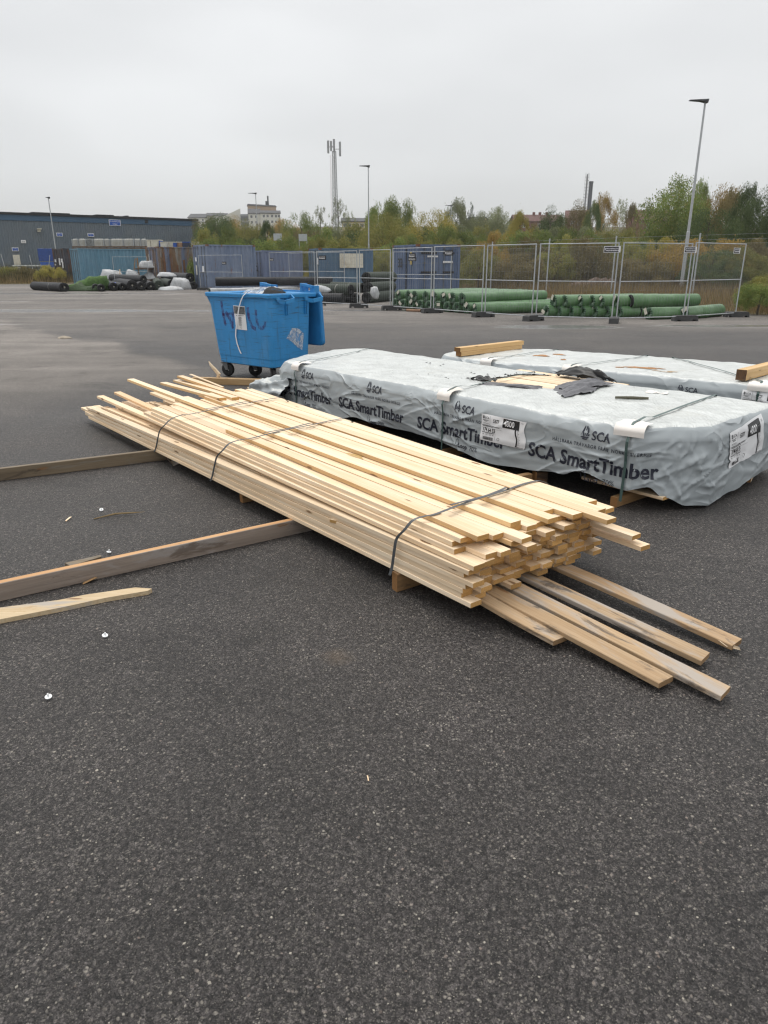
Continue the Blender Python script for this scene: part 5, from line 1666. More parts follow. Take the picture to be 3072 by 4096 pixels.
# ================================================================== rolls of artificial turf and membrane
MT['roll_black'] = simple('black_membrane', (.008, .0085, .012), .68, var=.3, scale=4, dirt=(.04, .04, .042), dscale=3, dlo=.6, dhi=.9)
MT['roll_end'] = simple('black_roll_end', (.009, .009, .010), .8, var=.5, scale=30)
MT['roll_green'] = simple('dark_green_turf_roll', (.034, .044, .034), .8, var=.25, scale=12)
MT['film_green'] = simple('green_packing_film', (.078, .165, .066), .34, var=.25, scale=3.0, dirt=(.14, .24, .125), dscale=2.5, dlo=.5, dhi=.75, bump=.5, bscale=14)
MT['film_green_end'] = simple('green_gathered_film', (.045, .105, .052), .42, var=.4, scale=14, bump=.7, bscale=30)
MT['core'] = simple('grey_paper_core', (.30, .29, .27), .8, var=.3)
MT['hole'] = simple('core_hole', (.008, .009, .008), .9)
MT['blue_sheet'] = simple('bright_blue_sheet', (.02, .07, .40), .5, var=.2)
MT['white_wrap'] = simple('white_wrapping', (.42, .43, .44), .5, var=.22, bump=1.0, bscale=7, dirt=(.28, .28, .28), dscale=3)
MT['tag'] = simple('cream_roll_tag', (.62, .60, .50), .6, var=.1)
MT['turf'] = simple('bright_turf', (.060, .115, .030), .9, var=.5, scale=9)
MT['turf_dark'] = simple('dark_turf', (.040, .065, .030), .9, var=.35, scale=20)
def roll_parts(root, L_, r, mat, end, ends_pleat=0, core_r=.28, dent=.05, seed=0, core=None, squash=1.0, tagq=None, spiral=False, band=False):
    """lies along +x, resting on z = 0"""
    n, m = 28, 12
    rows = []
    for i in range(m + 1):
        u = i / m
        row = []
        for k in range(n):
            a = 2 * math.pi * k / n
            q = 1 + dent * noise.noise((math.cos(a) * 1.5, math.sin(a) * 1.5, u * L_ * .7 + seed)) + dent * .5 * noise.noise((math.cos(a) * 4, math.sin(a) * 4, u * L_ * 1.6 + seed))
            y, z = math.cos(a) * r * q, math.sin(a) * r * q
            z = z * squash
            row.append((u * L_ + (.02 * noise.noise((math.cos(a) * 2, math.sin(a) * 2, seed)) if i in (0, m) else 0), y, max(-r * squash * .93, z) + r * squash * .93))
        rows.append(row)
    g = G(); g.grid(rows, close=True)
    body = g.build('roll_body', mat, root, smooth_=True)
    for side in (0, 1):
        if side == 1 and L_ > 3.0: pass
        ring = rows[0] if side == 0 else rows[-1]
        cx = sum(p[0] for p in ring) / n; cz = sum(p[2] for p in ring) / n
        sg = -1 if side == 0 else 1
        g = G()
        rr = []
        for f, dx in ((1, 0), (.93, .018), (.72, .028), (.45, .015), (core_r, -.01), (core_r * .9, -.12)):
            row = []
            for k in range(n):
                p = ring[k]
                pl = ends_pleat * ((k % 2) * 2 - 1) * (.012 if .3 < f < .95 else 0)
                row.append((cx + sg * (dx + pl) + (p[0] - cx) * f, p[1] * f, cz + (p[2] - cz) * f))
            rr.append(row)
        g.grid(rr if side == 1 else [list(reversed(q)) for q in rr], close=True)
        e = g.build('roll_end', end, root, smooth_=not ends_pleat)
        if side == 0 or L_ < 3.5:
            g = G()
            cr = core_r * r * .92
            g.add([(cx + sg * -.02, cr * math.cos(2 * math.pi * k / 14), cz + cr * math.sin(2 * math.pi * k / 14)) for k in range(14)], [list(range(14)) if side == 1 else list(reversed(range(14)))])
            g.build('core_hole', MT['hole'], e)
        if core and side == 0:
            g = G()                                  # a torn bit of the paper core
            P = []
            for k in range(15):
                a = k * .42 + seed
                q = core_r * r * (.50 + .22 * math.sin(k * 1.9 + seed))
                P.append((cx - .045, q * math.cos(a), cz + q * math.sin(a)))
            Q = [(x - .004, y * .55 + .008, cz + (z - cz) * .55) for x, y, z in P]
            for k in range(14): g.add([P[k], P[k + 1], Q[k + 1], Q[k]], [(0, 1, 2, 3)])
            g.build('paper_core', core, root)
    if spiral:
        g = G()
        for f in (.55, .75, .9):
            g.tube([(-.006 - .024 * (1 - f), r * f * math.cos(a), r * squash * .93 + r * squash * f * math.sin(a)) for a in [R(20 * k) for k in range(19)]], .006, 4, caps=False)
        g.build('layer_edge', MT['core'] if core else mat, root)
    if band:
        g = G()
        g.grid([[(L_ * .36 + dx, math.cos(a) * r * 1.03, r * squash * .93 + math.sin(a) * r * squash * 1.03) for a in [2 * math.pi * k / 24 for k in range(24)]] for dx in (0, .035)], close=True)
        g.build('band', MT['core'], root)
    if tagq is not None:
        a, sc = tagq
        g = G()
        cy, cz = math.cos(a) * r * .62, r * squash * .93 + math.sin(a) * r * .62
        ux, uz = math.cos(a + .5), math.sin(a + .5)
        g.add([(-.05, cy + (dx * ux - dz * uz) * sc, cz + (dx * uz + dz * ux) * sc) for dx, dz in ((-.09, -.055), (.09, -.055), (.09, .055), (-.09, .055))], [(0, 3, 2, 1)])
        g.build('paper_tag', MT['tag'], root)
    return body
def roll_between(name, label, cat, a, b, r, group, zb=0.0, **k):
    a, b = Vector(a), Vector(b)
    a.z = b.z = zb
    root = thing(name, label, cat, a, math.atan2(b.y - a.y, b.x - a.x), group)
    roll_parts(root, (b - a).length, r, **k)
    return root
# ---- green film rolls behind the temporary fence: end centres from the photo, two stacks, two layers
zc = lambda x, y: (1400 + x * .5425, 600 + y * .5425)
zd = lambda x, y: (2200 + x * .5256, 350 + y * .5256)
GR = 'rolls in green film behind the mesh fence'
ord_ = ['first', 'second', 'third', 'fourth', 'fifth', 'sixth', 'seventh', 'eighth', 'ninth', 'tenth', 'eleventh']
A1 = [zc(330, 1165), zc(857, 1205)]              # ground line of the first stack's ends
g1a, g1b = GZ(*A1[0]), GZ(*A1[1])
dirR = Vector((.80, .60, 0))
rad = .184
def green(i, n, a, layer, text, L_, seed, dirv=dirR, r=rad):
    b = a + dirv * L_
    tg = (rp.uniform(-.6, 2.6), rp.uniform(.8, 1.05)) if rp.random() < .72 else None
    return roll_between('turf_roll', text, 'turf roll', a, b, r, GR, zb=layer, mat=MT['film_green'], end=MT['film_green_end'], ends_pleat=1, core_r=.22, dent=.055, seed=seed, tagq=tg)
n1 = 9
for i in range(n1):
    a = g1a.lerp(g1b, i / (n1 - 1))
    green(i, n1, a, 0, f'{ord_[i]} green roll from container 33 in the bottom row of the longer stack', 4.1 + rp.uniform(-.1, .1), i * 3.1)
for i in range(n1 - 1):
    a = g1a.lerp(g1b, (i + .5) / (n1 - 1)) + dirR * rp.uniform(-.08, .08)
    green(i, n1, a, rad * 1.66, f'{ord_[i]} green roll from container 33 in the top row of the longer stack', 4.3 + rp.uniform(-.25, .15), 40 + i * 2.7)
roll_between('turf_roll', 'loose green roll in front of the longer stack, lowest and nearest', 'turf roll', g1b + Vector((.25, -.22, 0)), g1b + Vector((.25, -.22, 0)) + Vector((3.9, 1.15, 0)), rad, GR, mat=MT['film_green'], end=MT['film_green_end'], ends_pleat=1, core_r=.22, seed=77, tagq=(2.2, 1.0))
g2a, g2b = GZ(*zd(-30, 1745)), GZ(*zd(520, 1752))
dir2 = Vector((.93, .37, 0))
n2 = 7
for i in range(n2):
    a = g2a.lerp(g2b, i / (n2 - 1))
    green(i, n2, a, 0, f'{ord_[i]} green roll from the longer stack in the bottom row of the shorter stack', 2.9 if i > 4 else 3.2, 90 + i * 3.3, dir2)
for i in range(n2 - 1):
    a = g2a.lerp(g2b, (i + .5) / (n2 - 1)) + dir2 * rp.uniform(-.05, .1)
    green(i, n2, a, rad * 1.66, f'{ord_[i]} green roll from the longer stack in the top row of the shorter stack', 3.0, 130 + i * 2.1, dir2)
e0 = GZ(*zd(615, 1755))
roll_between('turf_roll', 'dark open-ended green roll on top at the far end of the shorter stack', 'turf roll', e0 + Vector((.0, .25, 0)), e0 + Vector((2.35, 1.0, 0)), rad * 1.08, GR, zb=rad * 1.62, mat=MT['film_green'], end=MT['roll_end'], core_r=.55, seed=171)
roll_between('turf_roll', 'loose crumpled green roll at the foot of the shorter stack, with a tag', 'turf roll', GZ(*zd(745, 1765)), GZ(*zd(745, 1765)) + Vector((2.0, .75, 0)), rad * .98, GR, mat=MT['film_green'], end=MT['film_green_end'], ends_pleat=1, core_r=.22, dent=.12, seed=181, tagq=(.6, 1.1))
roll_between('turf_roll', 'last green roll lying by itself near the fence end and the dry grass', 'turf roll', GZ(*zd(1010, 1762)), GZ(*zd(1330, 1752)) + Vector((.15, .75, 0)), rad * 1.02, GR, mat=MT['film_green'], end=MT['film_green_end'], ends_pleat=1, core_r=.22, dent=.08, seed=191, tagq=(2.0, 1.1))
roll_between('turf_roll', 'green roll half hidden between the dark open roll and the tagged one', 'turf roll', GZ(*zd(660, 1748)), GZ(*zd(660, 1748)) + Vector((2.3, 1.25, 0)), rad, GR, mat=MT['film_green'], end=MT['roll_end'], core_r=.4, dent=.1, seed=195)
roll_between('cardboard_tube', 'rust coloured cardboard tube on the asphalt before the green rolls', 'tube', GZ(*zc(418, 1190)), GZ(*zc(522, 1194)), .045, None, mat=simple('brown_tube', (.26, .15, .09), .7), end=MT['hole'], core_r=.8)
# ---- dark green rolls in front of the petrol container
zf = lambda x, y: (1230 + x * .2532, 1000 + y * .2532)
GD = 'dark rolls before the petrol container'
kw = dict(end=MT['roll_end'], core_r=.25, dent=.05)
def dark(label, p, q, r, seed, zb=0.0, mat='roll_green', **k):
    k2 = dict(kw); k2.update(k)
    a, b = GZ(*p), GZ(*q)
    return roll_between('turf_roll', label, 'turf roll', a, b, r, GD, zb=zb, mat=MT[mat], seed=seed, **k2)
dark('black roll with wavy loose layers under the banded dark green roll', zf(560, 850), zf(60, 840), .22, 1.0, mat='roll_black', spiral=True)
dark('black roll end on the ground beside the wavy one', zf(760, 838), zf(420, 800), .21, 2.0, mat='roll_black')
dark('dark green roll tied with a pale band on the lower black rolls', zf(690, 838), zf(170, 815), .225, 3.0, zb=.32, band=True)
dark('dark green roll tied with a pale band, farther back by the cream sheet', zf(880, 800), zf(400, 770), .225, 4.0, zb=.34, band=True, core=MT['core'])
for i, (lab, p, q, z, r) in enumerate([('dark green roll on the ground between petrol container and container 33', zf(930, 840), zf(1330, 800), 0, .235), ('dark green roll in the second layer between petrol container and container 33', zf(960, 830), zf(1330, 790), .38, .235), ('topmost dark green roll between petrol container and container 33', zf(930, 815), zf(1340, 775), .76, .245)]):
    dark(lab, p, q, r, 20 + i, zb=z)
lump('film_scrap', 'crumpled white plastic hanging on the dark rolls behind the fence', 'plastic film', [(-.12, 0, .1), (.14, 0, 0), (.05, .06, .3), (-.14, .05, .42), (.10, .05, .45), (0, -.05, .2)], MT['white_wrap'], GZ(*zf(1080, 900)) + Vector((-.05, .2, .28)), 0, 3, amp=.12, flat=-9)
lump('film_scrap', 'white plastic patch under the banded dark green roll', 'plastic film', [(-.4, 0, .0), (.4, 0, 0), (.3, .1, .12), (-.4, .1, .2), (0, -.05, .1)], MT['white_wrap'], GZ(*zf(235, 835)) + Vector((0, -.1, .5)), 0, 5, amp=.08, flat=-9)
# ---- long dark roll and white bundles behind the bin
ze = lambda x, y: (700 + x * .4822, 500 + y * .4822)
roll_between('membrane_roll', 'long black membrane roll lying on white bundles behind the blue bin', 'membrane roll', GZ(*ze(345, 1385)), GZ(*ze(345, 1385)) + Vector((6.8, 1.5, 0)), .26, None, zb=.34, mat=MT['roll_black'], end=MT['roll_end'], core_r=.55, seed=30, dent=.06)
for i, (lab, p, q) in enumerate([('white wrapped bundle with dark ends under the long black roll', ze(290, 1400), ze(640, 1392)), ('white wrapped bundle under the long black roll, mostly behind the bin rim', ze(560, 1392), ze(1010, 1380))]):
    roll_between('wrapped_bundle', lab, 'wrapped bundle', GZ(*p), GZ(*q), .15, 'white bundles behind the bin', mat=MT['white_wrap'], end=MT['roll_green'], core_r=.5, seed=33 + i, dent=.2)
# ---- black rolls on the left
zg = lambda x, y: (420 + x * .2471, 830 + y * .2471)
zh_ = lambda x, y: (x * .27125, 830 + y * .27125)
GB2 = 'black membrane rolls before the containers'
def black(label, p, q, r, seed, zb=0.0, mat='roll_black', core=True, squash=1.0, **k):
    a, b = GZ(*p), GZ(*q)
    return roll_between('membrane_roll', label, 'membrane roll', a, b, r, GB2, zb=zb, mat=MT[mat], end=k.pop('end', MT['roll_end']), core_r=k.pop('core_r', .28), seed=seed, core=MT['tin_white'] if core else None, squash=squash, **k)
black('flattened black roll lying apart on the asphalt, farthest from the bin', zh_(955, 1242), zh_(525, 1215), .31, 1, squash=.86, band=True)
black('black roll with a bright blue strip of sheet showing on it', zg(290, 1345), zg(40, 1290), .24, 3)
black('slanting black roll with white paper hanging from its core', zg(150, 1350), zg(-150, 1240), .26, 2)
black('fat black roll end in the middle of the heap below the topmost roll', zg(450, 1345), zg(100, 1260), .33, 4)
black('topmost long black roll of the heap, with a round white core', zg(640, 1330), zg(130, 1280), .24, 5, zb=.42)
black('black roll end with torn white film beside the fat roll', zg(600, 1345), zg(480, 1280), .27, 6)
black('black roll with a little blue sheet on its top edge', zg(750, 1340), zg(640, 1270), .27, 7)
black('dark green grey roll wrapped in shiny film, seen end on', zg(880, 1338), zg(840, 1250), .31, 8, mat='roll_green', end=MT['roll_green'], core_r=.16, ends_pleat=1)
black('dark grey green roll with its black end turned to the yard', zg(1100, 1325), zg(930, 1255), .31, 9, mat='roll_green')
black('big black roll resting on white sacks before the rusty container', zg(1390, 1320), zg(985, 1270), .31, 10, zb=.42)
black('small black roll half wrapped in white by the worn blue container', zg(1440, 1325), zg(1330, 1270), .25, 11, core=False)
o = G().grid([[GZ(*zg(50 + 200 * i / 6, 1342)) + Vector((-.35 + .0 * i, .45 - .1 * j, .42 + .12 * math.sin(1 + j * .9) - .01 * i)) for i in range(7)] for j in range(5)]).build('blue_sheet', MT['blue_sheet'])
tag(o, 'bright blue strip of sheet draped over the heap of black rolls', 'sheet')
def sack(label, p, w, h, d, seed, mat='white_wrap', zb=0.0, cat='sack', name='white_sack', group='white sacks and sheets by the containers', amp=.14):
    return lump(name, label, cat, [(-w / 2, -d / 2, 0), (w / 2, -d / 2, 0), (w / 2, d / 2, 0), (-w / 2, d / 2, 0), (-w * .35, -d * .3, h), (w * .3, -d * .3, h * .9), (w * .38, d * .3, h * .8), (-w * .38, d * .3, h * .92)], MT[mat], p + Vector((0, 0, zb)), 0, seed, amp=amp, flat=0)
sack('white crumpled sack under the big black roll by the rusty container', GZ(*zg(1250, 1325)), 1.2, .70, .7, 1)
sack('flat white sheet lying on the asphalt before the dark grey green roll', GZ(*zg(1070, 1338)), 1.6, .22, .4, 2, amp=.06)
sack('white film caught on top of the rolls before the rusty container door', GZ(*zg(960, 1330)) + Vector((0, .8, 0)), 1.2, .25, .5, 3, zb=.8, amp=.06)
# green turf heap
for i, (lab, p, w, h, d, m, sd) in enumerate([('crumpled bright green turf on top of the turf heap', zh_(1270, 1225), 2.4, .80, 1.2, 'turf', 4), ('dark green turf piece spread low beside the flattened roll', zh_(1130, 1232), 2.2, .35, 1.0, 'turf_dark', 5), ('folded dull green turf end curling at the front of the heap', zh_(1375, 1236), 1.1, .34, .6, 'turf_dark', 6)]):
    lump('turf_piece', lab, 'turf', [(-w / 2, -d / 2, 0), (w / 2, -d / 2, 0), (w / 2, d / 2, 0), (-w / 2, d / 2, 0), (-w * .1, -d * .2, h * .75), (w * .38, -d * .3, h), (w * .30, d * .3, h), (-w * .30, d * .2, h * .5)], MT[m], GZ(*p) + Vector((0, .3, 0)), 0, sd, amp=.22, group='pieces of green turf in the heap', flat=0)
for i, (p, q) in enumerate([(zh_(1420, 1236), zh_(1380, 1180)), (zh_(1500, 1240), zh_(1430, 1180))]):
    black(['small black roll with a twisted white core beside the green turf', 'small black roll with white paper at its mouth, beside the slanting one'][i], p, q, .22, 14 + i)
# rack of white sacks before the teal container
rk = GZ(*zg(430, 1270)) + Vector((0, 2.0, 0)); rk.z = 0
rack = thing('storage_rack', 'brown wooden rack of white sacks before the teal container', 'rack', rk, R(25))
for x in (0, 1.25, 2.4): G().bar((x, 0, 0), (x, 0, 2.05 if x < 1 else 1.2), .10, .10).build('post', MT['bearer'], rack)
for z in (.35, 1.18): G().box((-.2, -.3, z), (2.6, .5, z + .09)).build('shelf', MT['dark_bearer'], rack)
G().bar((-.35, -.1, 1.1), (-.15, -.1, 2.0), .06).build('brace', MT['bearer'], rack)
rl = lambda x, y, z: rk + Matrix.Rotation(R(25), 3, 'Z') @ Vector((x, y, z))
sack('white sack heaped on the top shelf of the wooden rack', rl(.9, .1, 1.27), 1.5, .5, .6, 7)
sack('long white sack on the lower shelf of the wooden rack', rl(1.2, .05, .44), 2.2, .5, .6, 8)
sack('white sack sagging in front of the wooden rack post', rl(-.5, -.35, 0), .95, 1.15, .6, 9)
sack('white wrapped pallet load beside the rack, tied with string', rl(-2.0, .0, 0), 1.7, 1.15, .9, 10, amp=.07)
G().bar((0, 0, 0), (.05, 0, 1.2), .10, .06).build('wood_post', MT['spruce']).location = rl(-1.5, -.6, 0)
tag(bpy.data.objects['wood_post'], 'yellow wooden post leaning on the white wrapped pallet load', 'post')

# ================================================================== temporary mesh fence
MT['wire'] = simple('dull_wire', (.21, .22, .225), .5, metal=.2, var=.15)
_wire = {}
def mesh_panel(label, a, b, h, sign=None, group='temporary mesh fence panels', gap=.10, low=True, white=False):
    """one panel of round tube and thin wire between two ground points"""
    a, b = Vector(a), Vector(b)
    a.z = b.z = 0
    L_ = (b - a).length
    f = thing('mesh_fence', label, 'fence panel', a, math.atan2(b.y - a.y, b.x - a.x), group)
    z0, zm = .13, .13 + (h - .13) * .49
    for x in (.02, L_ - .02): G().tube([(x, 0, .04), (x, 0, h)], .019, 7).build('post', MT['galv'], f)
    for z in (z0, zm, h - .02): G().tube([(.03, 0, z), (L_ - .03, 0, z)], .0145, 6).build('rail', MT['galv'], f)
    g = G()
    n = max(2, int((L_ - .06) / gap))
    for i in range(1, n):
        x = .03 + (L_ - .06) * i / n
        g.bar((x, 0, z0), (x, 0, h - .02), .0030, .0030, up=(0, 1, 0))
    for k in range(1, 4):
        for za, zb_ in ((z0, zm), (zm, h - .02)):
            z = za + (zb_ - za) * k / 4
            if k != 2 or za > z0: g.bar((.03, 0, z), (L_ - .03, 0, z), .0030, .0030)
    g.build('wire_infill', MT['wire'], f, kind='stuff')
    if sign:
        x0, wd, z1 = sign
        g = G(); g.box((x0, -.030, z1), (x0 + wd, -.026, z1 + .16)); s_ = g.build('sign_plate', MT['label_white'] if white else MT['black_paint'], f)
        g = G(); g.box((x0 + .016, -.0335, z1 + .014), (x0 + wd - .05, -.0305, z1 + .146)) if white else None
        if white: g.build('sign_field', MT['black_paint'], s_)
        g = G()
        for r_, (p, q) in enumerate([(.10, .12), (.045, .075)]):
            x = x0 + .055
            g.box((x0 + .035, -.037, z1 + .06), (x0 + .048, -.034, z1 + .12)) if r_ == 0 else None
            while x < x0 + wd - .06:
                w_ = rp.uniform(.012, .026)
                g.box((x, -.037, z1 + p - .006), (x + w_, -.034, z1 + q - .006))
                x += w_ + .012
        g.build('sign_print', MT['label_white'], s_, kind='stuff')
    return f
def fence_foot(label, p, rz, L_=.72, wd=.24, hh=.16):
    g = G()
    prof = [(-L_ / 2, 0), (-L_ / 2 + .02, hh * .85), (-L_ / 2 + .05, hh), (L_ / 2 - .05, hh), (L_ / 2 - .02, hh * .85), (L_ / 2, 0), (L_ / 2 - .06, 0), (L_ / 2 - .08, .045), (L_ / 2 - .17, .045), (L_ / 2 - .19, 0), (-L_ / 2 + .19, 0), (-L_ / 2 + .17, .045), (-L_ / 2 + .08, .045), (-L_ / 2 + .06, 0)]
    n = len(prof)
    vs = [(x, -wd / 2, z) for x, z in prof] + [(x, wd / 2, z) for x, z in prof]
    g.add(vs, [list(range(n)), list(reversed(range(n, 2 * n)))] + [(i, n + i, n + (i + 1) % n, (i + 1) % n) for i in range(n)])
    o = g.build('fence_weight', MT['foot'])
    o.location = p; o.rotation_euler = (0, 0, rz)
    return tag(o, label, 'fence foot', 'concrete fence feet')
MT['foot'] = simple('dark_concrete', (.055, .055, .056), .85, var=.3, scale=9, bump=.6, bscale=60)
# posts of the main run, read from the photo (foot of each joint), from the bin towards the dry grass
zj = [(1268, 1222), (1435, 1231), (1566, 1240), (1728, 1252), (1932, 1268), (2133, 1283), (2455, 1292), (2738, 1284), (2944, 1268)]
J = [GZ(u, v) for u, v in zj]
tops = [1004, 1001, 994, 985, 978, 974, 968, 972, 970]
HS = [HT(t, p.y, u) for t, p, (u, v) in zip(tops, J, zj)]
lab = ['mesh fence panel in front of the petrol container with the cream sheet', 'mesh fence panel across the gap beside container 33, white scrap behind', 'mesh fence panel in front of the number 33', 'mesh fence panel over the tagged ends of the longer green stack',
       'mesh fence panel over the bodies of the longer green stack', 'mesh fence panel over the tagged ends of the shorter green stack, rocks behind', 'mesh fence panel in front of the tall lamp post', 'last mesh fence panel beside the dry grass']
signs = [(.16, .42, 1.72), None, (.9, .36, 1.75), (.55, .40, 1.82), None, (1.75, .44, 1.86), (2.0, .42, 1.86), (2.0, .36, 1.86)]
for i in range(8):
    a, b = J[i], J[i + 1]
    d = (b - a).normalized()
    mesh_panel(lab[i], a + d * .05, b - d * .05, (HS[i] + HS[i + 1]) / 2, signs[i], white=i in (5, 6, 7))
footlab = ['concrete fence foot just beside the open bin lid', 'concrete fence foot at the corner by the dark green rolls', 'long concrete fence foot before the corner of container 33', 'concrete fence foot beside the brown cardboard tube', 'concrete fence foot before the loose front green roll', 'concrete fence foot between the two green stacks', 'nearest concrete fence foot, by the puddle', 'concrete fence foot at the base line of the tall lamp post', 'last concrete fence foot at the edge of the dry grass']
fang = [5, 8, 15, 20, 25, 40, 70, 8, -5]
for i, p in enumerate(J): fence_foot(footlab[i], p + Vector((.0, 0, 0)), R(fang[i]))
# panels standing further back
def back_panel(label, p, q, top_v, Y=None, sign=None):
    a, b = GZ(*p), GZ(*q)
    mesh_panel(label, a, b, HT(top_v, a.y, p[0]), sign, 'mesh fence panels standing further back')
    return a
a_ = back_panel('mesh fence panel before the worn blue container', (803, 1160), (975, 1164), 1020, sign=(2.0, .36, 1.55))
fence_foot('concrete fence foot before the worn blue container', GZ(812, 1161), 0)
back_panel('mesh fence panel before the violet container, near the bin', (1083, 1165), (1262, 1176), 1010, sign=(.15, .45, 1.75))
back_panel('second mesh fence panel before the violet container', (1160, 1160), (1380, 1172), 1012)
back_panel('mesh fence panel leaning close to the teal container', (462, 1150), (600, 1150), 1026)
back_panel('mesh fence panel close against container 33', (1572, 1196), (1802, 1200), 1006, sign=(.75, .4, 1.7))

# ================================================================== chain-link boundary fence
def chain_fence(label, posts, h, pitch=.075, group=None):
    P = [Vector((p[0], p[1], 0)) for p in posts]
    f = thing('chain_link_fence', label, 'chain-link fence', P[0], 0, group)
    o0 = P[0]
    for p in P:
        g = G(); g.tube([p - o0, p - o0 + Vector((0, 0, h + .42))], .034, 8); g.build('post', MT['galv'], f)
    g = G()
    for a, b in zip(P, P[1:]):
        L_ = (b - a).length
        d = (b - a).normalized()
        n = int((L_ + h) / pitch)
        r = .0019
        for s_ in (1, -1):
            for i in range(n + 1):
                x0 = i * pitch - (h if s_ == 1 else 0)
                x1 = x0 + s_ * h
                if s_ == -1: x0, x1 = i * pitch, i * pitch - h
                za, zb_ = .06, h
                # clip to the bay
                (xa, z_a), (xb, z_b) = (x0, za), (x1, zb_)
                if xb == xa: continue
                def clip(x, z, X): return X, z + (z_b - z_a) / (xb - xa) * (X - x)
                pts = []
                lo, hi = 0.0, L_
                if max(xa, xb) < lo or min(xa, xb) > hi: continue
                q0, q1 = (xa, z_a), (xb, z_b)
                if q0[0] < lo: q0 = clip(xa, z_a, lo)
                if q0[0] > hi: q0 = clip(xa, z_a, hi)
                if q1[0] < lo: q1 = clip(xa, z_a, lo)
                if q1[0] > hi: q1 = clip(xa, z_a, hi)
                A_, B_ = a - o0 + d * q0[0] + Vector((0, 0, q0[1])), a - o0 + d * q1[0] + Vector((0, 0, q1[1]))
                if (B_ - A_).length < .02: continue
                dv = (B_ - A_).normalized()
                nn = Vector((-d.y, d.x, 0))
                e = dv.cross(nn) * r
                n2 = nn * r
                g.add([A_ - e, A_ + e, A_ + n2, B_ - e, B_ + e, B_ + n2], [(0, 1, 4, 3), (1, 2, 5, 4), (2, 0, 3, 5)])
    g.build('wire_netting', MT['wire'], f, kind='stuff')
    g = G()
    for a, b in zip(P, P[1:]):
        for z in (h, h + .16, h + .34): g.bar(a - o0 + Vector((0, 0, z)), b - o0 + Vector((0, 0, z)), .006)
    g.build('top_wire', MT['galv'], f, kind='stuff')
    return f
def on_u(u, Y): 
    p = AY(u, HY, Y)
    return (p.x, p.y)
chain_fence('chain-link boundary fence behind the green rolls, with wires on top', [on_u(1440, 56), on_u(1700, 49), on_u(1966, 43), on_u(2192, 38), on_u(2455, 34.5), on_u(2785, 31.5), on_u(3180, 28.5), on_u(3500, 26.5)], 2.35)

# ================================================================== lamp posts, mast, chimney, frames
MT['lamp_dark'] = simple('dark_lamp_head', (.035, .037, .04), .5)
def lamp(label, u_top, v_top, Y, arm=-1.0, heavy=1.0):
    p = AY(u_top, v_top, Y)
    zg_ = terr(p.x, p.y)
    H_ = p.z - zg_
    l = thing('lamp_post', label, 'lamp post', (p.x, p.y, zg_), 0, 'lamp posts around the yard')
    G().tube([(0, 0, 0), (0, 0, H_ * .34), (0, 0, H_ * .345), (0, 0, H_)], [.085 * heavy, .078 * heavy, .062 * heavy, .04 * heavy], 10).build('pole', MT['galv'], l, smooth_=False)
    g = G()
    a = arm
    g.hexa([(.10 * (1 if a < 0 else -1), -.13, H_ - .12), (a * .3, -.16, H_ - .04), (a * .3, .16, H_ - .04), (.10 * (1 if a < 0 else -1), .13, H_ - .12), (.14 * (1 if a < 0 else -1), -.12, H_ + .06), (a, -.10, H_ + .02), (a, .10, H_ + .02), (.14 * (1 if a < 0 else -1), .12, H_ + .06)])
    g.hexa([(a * .3, -.16, H_ - .04), (a, -.10, H_ - .015), (a, .10, H_ - .015), (a * .3, .16, H_ - .04), (a * .3, -.15, H_ + .03), (a, -.09, H_ + .018), (a, .09, H_ + .018), (a * .3, .15, H_ + .03)])
    g.build('lamp_head', MT['lamp_dark'], l)
    return l
lamp('tall lamp post leaning over the mesh fence near the big green tree', 2822, 402, 40.5, -.80, 1.15)
lamp('lamp post behind container 33 and the petrol container', 1473, 664, 66, -.75)
lamp('distant lamp post in front of the white apartment block', 1022, 773, 96, -.9)
lamp('distant lamp post between the conifer and the yellow bushes', 1805, 822, 112, -.9)
lamp('lamp post rising before the long corrugated warehouse', 193, 790, 78, -.25)
def frame_sign(label, u, v, Y, v_base):
    p = AY(u, v, Y); z0 = terr(p.x, p.y)
    f = thing('sign_frame', label, 'sign', (p.x, p.y, z0), 0, 'small signs on twin poles')
    for x in (-.33, .33): G().tube([(x, 0, 0), (x, 0, p.z - z0)], .025, 6).build('pole', MT['galv'], f)
    G().box((-.34, -.03, p.z - z0 - .55), (.34, -.02, p.z - z0)).build('plate', MT['galv'], f)
frame_sign('small grey sign on twin poles beside the distant lamp post', 1110, 934, 64, 1000)
frame_sign('small grey sign on twin poles between the violet and petrol containers', 1211, 936, 64, 1000)
# lattice mast
MT['mast'] = simple('pale_mast_steel', (.30, .31, .32), .6, var=.15, scale=.3)
MT['mast_red'] = simple('faded_red_steel', (.34, .22, .20), .6)
p = AY(1336, 560, 235); zg_ = terr(p.x, p.y); MH = p.z - zg_
mast = thing('antenna_mast', 'tall lattice antenna mast with antenna panels at its top', 'mast', (p.x, p.y, zg_), 0)
def leg_xy(k, z):
    r = 1.0 - .45 * z / MH
    a = R(90 + 120 * k)
    return Vector((r * math.cos(a), r * math.sin(a), z))
for k in range(3): G().tube([leg_xy(k, 0), leg_xy(k, MH - 3)], .10, 6).build('leg', MT['mast'], mast)
g = G()
nb = 26
for i in range(nb):
    za, zb_ = (MH - 3) * i / nb, (MH - 3) * (i + 1) / nb
    for k in range(3):
        g.bar(leg_xy(k, za), leg_xy((k + 1) % 3, zb_), .06); g.bar(leg_xy((k + 1) % 3, za), leg_xy(k, zb_), .06); g.bar(leg_xy(k, zb_), leg_xy((k + 1) % 3, zb_), .07)
g.build('bracing', MT['mast'], mast, kind='stuff')
g = G()
for x in (-1.25, -1.0): g.bar((x, -.3, 1), (x, -.3, MH - 4), .05)
g.build('cable_run', MT['mast_red'], mast)
